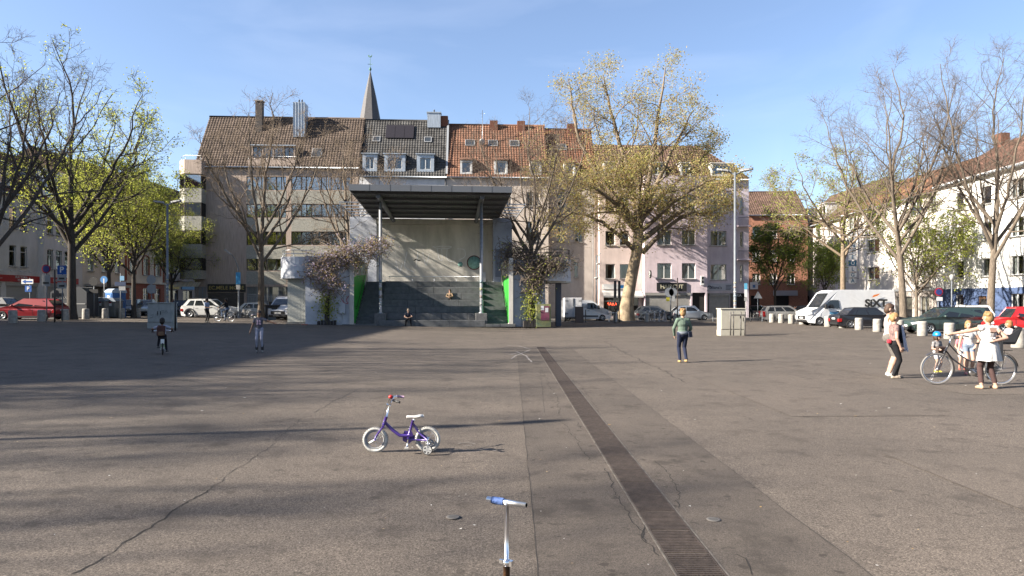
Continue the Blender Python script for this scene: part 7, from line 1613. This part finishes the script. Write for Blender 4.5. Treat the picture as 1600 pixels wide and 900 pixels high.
def person(label, loc, rz, h, top, legs, shoes, hair, skin=SKIN, pelvis=(0, 0, .525), chest=(0, -.005, .20), head=(0, -.012, .155), yaw=0.0, nod=0.0,
           handL=(.17, -.02, .44), handR=(-.17, -.02, .44), footL=(.06, 0, .0), footR=(-.06, 0, .0), kneeP=(0, -1, 0), elbL=(.3, 1, -.2), elbR=(-.3, 1, -.2),
           sleeve=.55, leglen=1.0, hairstyle='short', build=1.0, voxel=.011, loose=1.0, grip=False, group=None, toe=(0, -1, 0), soft=None, glasses=False, longneck=1.0, legskin=None):
    """faces -y at rz = 0; lengths are fractions of the height h. sleeve: bare from this share of the arm on; leglen: share of the leg that is clothed"""
    t = thing('person', label, 'person', loc, rz, group); B = Body(); H = h; child = h < 1.35; hs = 1.18 if child else 1.0
    if h < 1.1: hs = 1.32
    V = lambda p: Vector(p)*H
    pel = V(pelvis); ch = pel + V(chest); nk = ch + V((0, .005, .100)); hd = nk + V(head)*(1 + (hs - 1)*.25) + V((0, 0, -.072)); w = .5*(build + 1)
    mats = {'skin': mat('skin_%d' % int(skin[0]*100), skin, .55, .35, var=.08, vscale=9), 'top': top, 'legs': legs, 'shoe': shoes, 'hair': hair, 'eye': mat('eye_dark', (.02, .015, .012), .3), 'lip': mat('lip', (.30, .10, .09), .5), 'lens': M_BLACK}
    side = (ch - pel).normalized()
    # torso
    B.cap('legs', pel + V((-.042, 0, 0)), pel + V((.042, 0, 0)), .068*H*build); B.ell('legs', pel + V((0, .020, -.008)), V((.084*build, .056, .066)))
    mid = pel.lerp(ch, .45); B.ell('top', mid, V((.082*build*loose, .058*build*loose, .12))); B.ell('top', pel.lerp(ch, .16), V((.090*build*loose, .066*build*loose, .065)))
    B.ell('top', ch + V((0, 0, -.02)), V((.098*build*loose, .066*loose, .10))); sh = [ch + V((s_*.096*w, .004, .048)) for s_ in (1, -1)]
    B.cap('top', sh[0], sh[1], .036*H*loose); B.cap('top', ch + V((-.045, .006, .062)), ch + V((.045, .006, .062)), .034*H); B.cap('skin', ch + V((0, .003, .07)), nk + (hd - nk)*.5, .031*H)
    # head with face
    M = Euler((nod, 0, yaw)); MM = M.to_matrix(); Hd = lambda p: hd + MM @ (V(p)*hs)
    B.ell('skin', Hd((0, 0, .01)), V((.047, .057, .062))*hs, M); B.ell('skin', Hd((0, -.014, -.03)), V((.036, .040, .040))*hs, M)
    B.cap('skin', Hd((0, -.056, .012)), Hd((0, -.066, -.012)), .006*H*hs, .010*H*hs)
    for s_ in (-1, 1):
        B.ell('skin', Hd((s_*.049, .002, -.002)), V((.008, .014, .020))*hs, M); B.ell('eye' if not glasses else 'lens', Hd((s_*.020, -.052, .010)), V((.011 if not glasses else .018, .007, .006 if not glasses else .011))*hs, M)
    B.ell('lip', Hd((0, -.053, -.034)), V((.016, .007, .005))*hs, M)
    B.ell('hair', Hd((0, .008, .028)), V((.053, .060, .056))*hs, M)
    if hairstyle in ('short', 'bob', 'pony', 'bun', 'tousled'): B.ell('hair', Hd((0, .024, -.008)), V((.055, .046, .060))*hs, M)
    if hairstyle == 'bob':
        for s_ in (-1, 1): B.cap('hair', Hd((s_*.044, .004, .02)), Hd((s_*.050, .0, -.055)), .018*H*hs, .016*H*hs)
        B.cap('hair', Hd((0, .04, .0)), Hd((0, .045, -.05)), .032*H*hs, .026*H*hs)
    if hairstyle == 'pony': B.cap('hair', Hd((0, .06, .02)), Hd((0, .088, -.04)), .020*H, .010*H); B.cap('hair', Hd((0, .088, -.04)), Hd((0, .08, -.085)), .012*H, .006*H)
    if hairstyle == 'bun': B.ell('hair', Hd((0, .058, .035)), V((.026, .024, .024)), M)
    if hairstyle == 'tousled':
        rr = random.Random(int(h*100))
        for k in range(16): a = rr.uniform(0, 6.28); B.ell('hair', Hd((.045*math.cos(a), .016 + .045*math.sin(a)*.8, .035 + rr.uniform(-.02, .035))), V((.018, .018, .016))*hs)
    # arms and hands
    for k, (s_, hand, elb) in enumerate(((1, handL, elbL), (-1, handR, elbR))):
        S0 = sh[k]; ua, fa = .168*H, .150*H; e, wr = ik(S0, V(hand), ua, fa, elb)
        def arm(t0, t1, r0, r1, a, b, tg): B.cap(tg, a.lerp(b, t0), a.lerp(b, t1), r0*H*(1.12 if tg == 'top' else 1), r1*H*(1.12 if tg == 'top' else 1))
        sl = sleeve*2
        if sl >= 1: arm(0, 1, .034*w, .027*w, S0, e, 'top')
        else: arm(0, max(sl, .05), .036*w, .033*w, S0, e, 'top'); arm(sl, 1, .030*w, .025*w, S0, e, 'skin')
        if sl >= 2: arm(0, .93, .027*w, .021, e, wr, 'top')
        elif sl > 1: arm(0, sl - 1, .027*w, .024, e, wr, 'top'); arm(sl - 1, 1, .023, .017, e, wr, 'skin')
        else: arm(0, 1, .0245*w, .017, e, wr, 'skin')
        u = (wr - e).normalized(); ref = Vector((0, -1, 0)) if abs(u.y) < .8 else Vector((0, 0, 1)); v_ = (ref - u*ref.dot(u)).normalized(); n_ = u.cross(v_)
        B.cap('skin', wr, wr + u*.035*H, .015*H, .017*H); B.cap('skin', wr + u*.02*H + v_*.010*H, wr + u*.044*H + v_*.012*H, .012*H); B.cap('skin', wr + u*.02*H - v_*.010*H, wr + u*.044*H - v_*.010*H, .012*H)
        for j in range(4):
            o = v_*(.018 - j*.012)*H; L = (.036, .042, .039, .030)[j]*H; a = wr + u*.046*H + o; cv = n_*s_*(.75 if grip else .28)
            b = a + (u + cv*.5).normalized()*L*.55; c = b + (u*(.1 if grip else .8) + cv).normalized()*L*.5; B.cap('skin', a, b, .0064*H, .006*H); B.cap('skin', b, c, .0058*H, .0048*H)
        a = wr + u*.014*H + v_*.017*H; b = a + (u*.6 + v_*.8).normalized()*.024*H; B.cap('skin', a, b, .0075*H, .0068*H); B.cap('skin', b, b + (u*.95 + v_*.2).normalized()*.02*H, .0066*H, .0054*H)
    # legs and feet
    for s_, foot in ((1, footL), (-1, footR)):
        hip = pel + V((s_*.050, 0, -.015)); an = V(foot) + Vector((0, 0, .045*H)); k_, an2 = ik(hip, an, .245*H, .246*H, kneeP)
        ll = leglen*2
        def leg(a, b, t0, t1, r0, r1, tg): B.cap(tg, a.lerp(b, t0), a.lerp(b, t1), r0*H, r1*H)
        if ll >= 1: leg(hip, k_, 0, 1, .053*build, .036*build, 'legs')
        else: leg(hip, k_, 0, ll, .056*build, .050*build, 'legs'); leg(hip, k_, ll, 1, .045*build, .032, 'skin')
        if ll >= 2: leg(k_, an2, 0, .97, .036*build, .026*build, 'legs')
        elif ll > 1: leg(k_, an2, 0, ll - 1, .036*build, .031*build, 'legs'); leg(k_, an2, ll - 1, 1, .028, .019, 'skin')
        else: leg(k_, an2, 0, .45, .032, .033, 'skin'); leg(k_, an2, .45, 1, .030, .019, 'skin')
        td = Vector(toe).normalized(); dn = Vector((0, 0, -.024*H)); B.cap('shoe', an2 + dn - td*.012*H, an2 + dn + td*.055*H, .022*H, .024*H); B.cap('shoe', an2 + dn + td*.05*H + Vector((0, 0, -.004*H)), an2 + dn + td*.092*H + Vector((0, 0, -.006*H)), .021*H, .016*H)
        B.ell('shoe', an2 + Vector((0, 0, -.012*H)), V((.024, .028, .022)))
    me = B.mesh('body', mats, voxel); b_ = place(me, 'body', t); t['_hd'] = tuple(hd); t['_ch'] = tuple(ch); t['_pel'] = tuple(pel)
    return t, dict(hd=hd, ch=ch, pel=pel, nk=nk, H=H, hs=hs, M=MM)
def skirt(t, pel, H, z0, z1, r0, r1, m, waves=11, amp=.08, name='skirt'):
    mb = MB(); n = 48; rows = 7; vs = []
    for i in range(rows):
        f = i/(rows - 1); r = r0 + (r1 - r0)*f**.8
        for j in range(n):
            a = 2*math.pi*j/n; rr = r*(1 + amp*f*math.sin(a*waves + 1.3*math.sin(3*a))); vs.append((pel[0] + rr*math.cos(a)*1.08, pel[1] + rr*math.sin(a)*.84, z0 + (z1 - z0)*f + .006*math.sin(a*5)*f))
    mb.add(vs, [(i*n+j, i*n+(j+1) % n, (i+1)*n+(j+1) % n, (i+1)*n+j) for i in range(rows-1) for j in range(n)], 0, True); return mb.build(name, m, t)
C_BLOND = mat('hair_blond', (.33, .20, .085), .7, var=.4, vscale=25); C_GREYB = mat('hair_grey_blond', (.42, .33, .24), .7, var=.35, vscale=25); C_BROWN = mat('hair_brown', (.07, .04, .025), .65, var=.4, vscale=25); C_DARK = mat('hair_dark', (.016, .012, .010), .6, var=.3, vscale=25); C_RED = mat('hair_ginger', (.36, .16, .06), .7, var=.3, vscale=25)
W_ = cloth('white_cotton', (.66, .64, .62), .10); K_ = cloth('black_cloth', (.016, .016, .018)); NV = cloth('navy_cloth', (.022, .028, .055))
TAN = mat('tan_leather', (.42, .28, .12), .6); BLK_SH = mat('black_shoe', (.018, .017, .017), .5)
# --- woman in the green jacket, walking away
gx, gy = G(1067, 566.5)
p, I = person('short-haired woman in a green jacket and navy trousers walking away', (gx, gy, gz(gx)), math.pi + R(4), 1.69, cloth('sage_jacket', (.135, .185, .145), .3), NV, TAN, C_BLOND, sleeve=1.0, handL=(.125, -.10, .49), handR=(-.125, -.10, .49), elbL=(1, .5, 0), elbR=(-1, .5, 0), footL=(.045, -.03, 0), footR=(-.045, .06, .015), hairstyle='tousled', build=1.02, loose=1.10, voxel=.011)
mb = MB(); mb.lathe([(.155, -.045), (.172, -.04), (.178, .0), (.172, .045), (.155, .05)], (0, .0, I['pel'].z + .02), 26, ring=True); mb.v = [(v[0], v[1]*.78, v[2]) for v in mb.v]; mb.build('jacket_hem', mat('hem_grey', (.17, .19, .22), .9), p)
mb = MB(); mb.obox((-.19, .06, I['pel'].z - .02), (.13, .10, .17), (0, R(8), R(20))); mb.tube([(-.17, .05, I['pel'].z + .06), (-.10, .10, I['ch'].z), (.05, .06, I['ch'].z + .12)], .008, 6); mb.build('shoulder_bag', mat('bag_navy', (.03, .035, .06), .7), p, bevel=.02)
# --- couple on the right
gx, gy = G(1397, 591)
p, I = person('woman with a ponytail in a floral top and black trousers carrying a baby', (gx, gy, gz(gx)), R(80), 1.60, mat('floral_cloth', (.34, .20, .17), .9, var=.9, vscale=22, col2=(.09, .07, .075)), K_, mat('pale_sandal', (.42, .34, .26), .7), C_BLOND, sleeve=.16, handL=(.05, -.14, .62), handR=(-.125, -.045, .475), elbL=(.8, .6, -.3), elbR=(-.8, .9, -.1), footL=(.05, -.04, 0), footR=(-.05, .03, 0), hairstyle='pony', glasses=True, nod=R(10), loose=1.04, voxel=.0095)
mb = MB(); mb.tube([(.16, -.02, I['ch'].z + .15), (.10, -.13, I['ch'].z + .05), (.12, -.2, I['ch'].z - .12), (.10, -.16, I['ch'].z - .3)], [.05, .09, .11, .08], 12); mb.build('baby_sling', cloth('sling_dark', (.03, .035, .05)), p)
mb = MB(); mb.ell((.10, -.21, I['ch'].z + .06), (.065, .07, .07)); mb.build('baby_head', mat('baby_skin', (.5, .33, .25), .6), p)
mb = MB(); n = 18; vs = []
for i in range(8):
    f = i/7
    for j in range(n): a = math.pi*j/(n - 1); vs.append((-.16 + .34*j/(n - 1)*(.8 + .4*f) - .02*math.sin(j*1.7)*f, -.10 - .13*math.sin(a)*(.7 + .5*f) - .06*f - .015*math.cos(j*2.1)*f, I['ch'].z + .10 - .60*f + .02*math.sin(j*.9)))
mb.add(vs, [(i*n+j, i*n+j+1, (i+1)*n+j+1, (i+1)*n+j) for i in range(7) for j in range(n-1)], 0, True); mb.build('muslin_cloth', cloth('muslin', (.52, .54, .62), .2), p)
mb = MB(); mb.obox((-.10, .14, I['pel'].z + .05), (.09, .10, .10), (0, 0, 0)); mb.build('hip_bag', mat('bag_red', (.42, .03, .05), .6), p, bevel=.03)
gx, gy = PX(1388.5, 16.9), 16.9
person('brown-haired man in a pale shirt and shorts behind the ponytailed woman', (gx, gy, gz(gx)), R(70), 1.82, cloth('pale_shirt', (.46, .40, .38)), cloth('sand_shorts', (.17, .155, .14)), mat('white_shoe', (.55, .55, .53), .6), C_BROWN, sleeve=.3, handL=(.15, -.06, .45), handR=(-.15, -.02, .45), leglen=.5, hairstyle='short', nod=R(14), voxel=.011)
# --- woman in white with the bicycle
gx, gy = PX(1545.5, 14.35), 14.35
p, I = person('woman in a white dress and brown leggings reaching for the bicycle handlebar', (gx, gy, gz(gx)), math.pi + R(2), 1.64, W_, cloth('brown_leggings', (.075, .045, .042)), mat('peach_shoe', (.50, .33, .22), .7), C_BLOND, chest=(.0, -.015, .20), pelvis=(0, 0, .53), sleeve=.02, handL=(.55, -.20, .66), handR=(-.02, .085, .62), elbL=(.2, .3, -1), elbR=(-1, .35, -.3), footL=(.10, 0, 0), footR=(-.085, 0, 0), hairstyle='tousled', leglen=.90, loose=1.04, yaw=R(18), voxel=.0095)
skirt(p, I['pel'], 1.64, I['pel'].z + .155, I['pel'].z - .275, .140, .225, cloth('white_skirt', (.64, .62, .60), .14), 13, .06, 'dress_skirt')
mb = MB(); mb.add([(-.085, .1, I['ch'].z + .06), (.085, .1, I['ch'].z + .06), (.05, .118, I['ch'].z - .05), (-.05, .118, I['ch'].z - .05)], [(0, 1, 2, 3)]); mb.v = [(v[0], v[1] + .012, v[2] + .03) for v in mb.v]; mb.build('open_back', mats_ if False else mat('skin_48', SKIN), p)
mb = MB(); mb.tube([(-.07, .128, I['ch'].z + .0), (0, .135, I['ch'].z - .01), (.07, .128, I['ch'].z + .0)], .009, 6); mb.build('strap', K_, p)
for a in (-.035, .03): mb = MB(); mb.ell((a, .115, I['pel'].z + .20), (.028, .014, .02)); mb.build('bow', W_, p)
# --- children round the bicycle
gx, gy = PX(1513, 17.2), 17.2
person('blond girl in a white top and denim shorts with a hand on her hip', (gx, gy, gz(gx)), R(-14), 1.38, W_, cloth('denim_shorts', (.20, .25, .33)), mat('pink_shoe', (.45, .2, .2), .7), C_BLOND, sleeve=.1, leglen=.17, handL=(.10, -.05, .52), handR=(-.17, -.03, .44), elbL=(1, .4, -.2), hairstyle='bob', footL=(.05, 0, 0), footR=(-.05, -.02, 0), voxel=.0095, build=.95)
gx, gy = PX(1503, 18.3), 18.3
person('little girl in a pink top and white shorts half hidden behind the blond girl', (gx, gy, gz(gx)), R(-20), 1.02, cloth('pink_cotton', (.55, .19, .22)), W_, mat('red_sandal', (.35, .08, .06), .7), C_BLOND, sleeve=.25, leglen=.3, handL=(.1, -.12, .55), handR=(-.12, -.12, .55), hairstyle='bob', voxel=.009)
gx, gy = PX(1464, 17.8), 17.8
p, I = person('toddler in a bright blue helmet with a dark bag in front', (gx, gy, gz(gx)), R(10), 1.0, mat('patterned_top', (.45, .43, .42), .9, var=.9, vscale=18, col2=(.05, .05, .06)), cloth('pale_shorts', (.50, .50, .53)), mat('yellow_shoe', (.45, .38, .05), .7), C_BROWN, sleeve=.3, leglen=.3, handL=(.10, -.15, .60), handR=(-.10, -.15, .60), yaw=R(35), hairstyle='bob', voxel=.009)
mb = MB(); hd = I['hd']; c = hd + Vector((0, .01, .035)); R_ = .098
for i in range(7):
    pass
prof = [(R_*1.02, -.015), (R_*1.03, .01), (R_*.95, .05), (R_*.72, .085), (R_*.38, .105), (.002, .11)]; mb.lathe(prof, c, 22); mb.v = [(c.x + (v[0] - c.x)*.9, c.y + (v[1] - c.y)*1.12, v[2]) for v in mb.v]; hm = mb.build('helmet', mat('helmet_blue', (.015, .22, .60), .3, .5), p)
mb = MB()
for k in (-1, 0, 1): mb.tube([(c.x + k*.03, c.y - .085, c.z + .055), (c.x + k*.035, c.y, c.z + .108 - abs(k)*.01), (c.x + k*.03, c.y + .085, c.z + .055)], .007, 6)
mb.build('helmet_vent', mat('helmet_dark', (.01, .08, .22), .5), hm)
mb = MB(); mb.obox((.0, -.13, I['pel'].z + .06), (.26, .10, .18), (R(8), 0, 0)); mb.build('bag', mat('bag_brown', (.07, .045, .035), .6), p, bevel=.025)
# toddler in the rear seat
sx_, sy_ = PX(1577, 14.95), 14.95
person('ginger toddler sitting in the rear child seat of the bicycle', (sx_, sy_, gz(sx_) + .62), R(-92), .86, cloth('pale_romper', (.45, .40, .40)), cloth('grey_tights', (.22, .22, .26)), BLK_SH, C_RED, pelvis=(0, 0, .44), sleeve=.4, handL=(.10, -.22, .52), handR=(-.10, -.22, .52), footL=(.07, -.24, .08), footR=(-.07, -.24, .08), kneeP=(0, -.4, 1), hairstyle='short', yaw=R(-60), voxel=.009)
# --- girl on inline skates
gx, gy = G(405, 551)
p, I = person('girl on inline skates in a grey T-shirt and pale leggings, arm stretched out', (gx, gy, gz(gx) + .085), R(14), 1.36, cloth('grey_tshirt', (.10, .10, .125)), cloth('lilac_leggings', (.36, .37, .46)), mat('skate_boot', (.014, .014, .015), .5), C_DARK, SKIND, chest=(.0, -.02, .20), sleeve=.24, handL=(.40, -.10, .66), handR=(-.22, -.06, .42), elbL=(.2, .3, -1), elbR=(-.5, 1, 0), footL=(.075, -.02, 0), footR=(-.06, .01, 0), hairstyle='bun', nod=R(16), yaw=R(-8), build=.93, voxel=.0105, loose=1.06)
for s_, f in ((1, (.075, -.02)), (-1, (-.06, .01))):
    mb = MB(); x0, y0 = f[0]*1.36, f[1]*1.36; mb.box((x0 - .012, y0 - .15, -.05), (x0 + .012, y0 + .05, -.005)); sk = mb.build('skate_frame', M_STEEL, p)
    for k in range(4): mb = MB(); mb.lathe([(.005, -.011), (.034, -.011), (.037, 0), (.034, .011), (.005, .011)], (x0, y0 - .14 + k*.062, -.047), 14, axis='x'); mb.build('skate_wheel', mat('skate_wheel', (.20, .20, .19), .5), sk)
    mb = MB(); mb.lathe([(.044, .01), (.048, .10), (.05, .19), (.046, .20)], (x0, y0 + .0, 0), 14); mb.build('boot_cuff', M_BLACK, p)
pr = mat('print_pale', (.5, .36, .46), .8)
for a in (-.035, .035): mb = MB(); mb.ell((a, I['ch'].y - .090, I['ch'].z - .02), (.028, .008, .05)); mb.ell((a*1.2, I['ch'].y - .090, I['ch'].z - .10), (.034, .008, .03)); mb.build('shirt_print', pr, p)
# --- boy on the green bicycle, seen from behind
bx, by = PX(254, 21.6), 21.6; zt = gz(bx)
p, I = person('boy in a white T-shirt with a brown backpack cycling away', (bx + .06, by - .14, zt), math.pi + R(26), 1.22, cloth('white_blue_tee', (.40, .43, .54)), cloth('dark_trousers', (.018, .018, .024)), mat('trainer', (.16, .16, .16), .7, var=.6, vscale=20), C_DARK, SKIND, pelvis=(0, 0, .475), chest=(0, -.05, .195), sleeve=.26, handL=(.22, -.26, .60), handR=(-.22, -.26, .60), elbL=(1, .2, -.1), elbR=(-1, .2, -.1), footL=(.10, -.12, .17), footR=(-.10, -.06, .06), kneeP=(0, -1, .3), hairstyle='short', grip=True, voxel=.0105)
mb = MB(); mb.obox((.03, .13, I['ch'].z - .06), (.24, .12, .34), (R(10), R(-4), 0)); bp = mb.build('backpack', mat('backpack_brown', (.085, .032, .025), .8, var=.4, vscale=6), p, bevel=.05, segs=3)
mb = MB(); mb.obox((.03, .18, I['ch'].z - .15), (.17, .07, .14), (R(10), 0, 0)); mb.build('front_pocket', mat('pocket_tan', (.16, .09, .05), .8), bp, bevel=.03)
# --- standing man, cyclist
gx, gy = PX(323, 49), 49.0
p, I = person('man in a pale blue shirt, black trousers and cap standing alone', (gx, gy, gz(gx)), R(75), 1.78, cloth('pale_blue_shirt', (.30, .36, .50)), K_, BLK_SH, C_DARK, SKIND, sleeve=.3, handL=(.06, -.17, .60), handR=(-.06, -.17, .60), hairstyle='short', voxel=.013, nod=R(12))
mb = MB(); c = I['hd'] + Vector((0, .01, .05)); mb.lathe([(.112, -.01), (.11, .03), (.08, .07), (.002, .085)], c, 18); mb.box((-.07, c.y - .2, c.z - .012), (.07, c.y - .08, c.z + .0)); mb.build('cap', K_, p)
cx, cy = PX(338, 51) + .83, 51.0
p, I = person('cyclist in a black jacket, jeans and helmet riding to the left', (cx, cy, gz(cx)), R(-98), 1.76, K_, cloth('jeans', (.10, .14, .22)), BLK_SH, C_DARK, SKIND, pelvis=(0, 0, .555), chest=(0, -.06, .19), sleeve=.95, handL=(.15, -.30, .62), handR=(-.15, -.30, .62), elbL=(.8, .4, -.5), elbR=(-.8, .4, -.5), footL=(.06, -.20, .20), footR=(-.06, -.14, .045), kneeP=(0, -1, .4), hairstyle='short', grip=True, voxel=.013)
mb = MB(); c = I['hd'] + Vector((0, .01, .04)); mb.lathe([(.115, -.01), (.118, .02), (.09, .075), (.002, .10)], c, 18); mb.build('helmet', mat('helmet_black', (.02, .02, .022), .3), p)
# --- two people sitting on the stage steps
q = S(-1.75, .30, RIS)
person('grey-haired man in dark clothes sitting on the lowest stage step', (q.x, q.y, SZ + .0), SA + R(4), 1.76, cloth('dark_navy_tee', (.022, .028, .045)), K_, BLK_SH, C_GREYB, pelvis=(0, 0, .335), chest=(0, -.09, .185), head=(0, -.035, .14), nod=R(22), sleeve=.26, handL=(.03, -.25, .40), handR=(-.03, -.25, .39), elbL=(1, 0, -.4), elbR=(-1, 0, -.4), footL=(.12, -.285, 0), footR=(-.12, -.285, 0), kneeP=(0, -.6, 1), voxel=.012, grip=True)
q = S(1.30, 3*TRD + 1.0, 0)
person('dark-haired woman in a tan jacket sitting high on the stage steps', (q.x, q.y, SZ + RIS*3), SA + R(-8), 1.66, cloth('tan_jacket', (.27, .19, .12)), K_, mat('pale_trainer', (.5, .5, .48), .7), mat('hair_auburn', (.05, .018, .014), .6, var=.4, vscale=25), pelvis=(0, 0, .355), chest=(0, -.075, .19), nod=R(24), sleeve=.97, handL=(.03, -.24, .44), handR=(-.03, -.24, .43), elbL=(1, 0, -.4), elbR=(-1, 0, -.4), footL=(.09, -.27, 0), footR=(-.08, -.26, 0), kneeP=(0, -.6, 1), hairstyle='bob', voxel=.012, loose=1.08, grip=True)
q = S(2.05, 3*TRD + .45, RIS*3); t = thing('carrier_bag', 'dark bag with a white paper sticking out beside the seated woman', 'bag', q, SA); mb = MB(); mb.box((-.2, -.1, 0), (.2, .12, .3)); mb.build('bag_body', mat('bag_dark_brown', (.04, .03, .025), .7), t, bevel=.04); mb = MB(); mb.ell((.0, 0, .38), (.12, .07, .08)); mb.build('paper', M_WHITE, t)
q = S(-1.9, 1*TRD + .5, RIS*2); o = MB(); o.lathe([(.03, 0), (.04, .12), (.042, .125)], n=14); o = o.build('paper_cup', M_WHITE, None, q); tag(o, 'small white paper cup left standing on a stage step', 'cup')
q = S(-8.9, -1.1, 0); o = MB(); o.box((-.22, -.1, 0), (.22, .1, .07)); o = o.build('flat_parcel', mat('parcel_red', (.35, .12, .10), .8), None, (q.x, q.y, gz(q.x)), .3, bevel=.01); tag(o, 'small reddish flat box lying in front of the left wing', 'box')
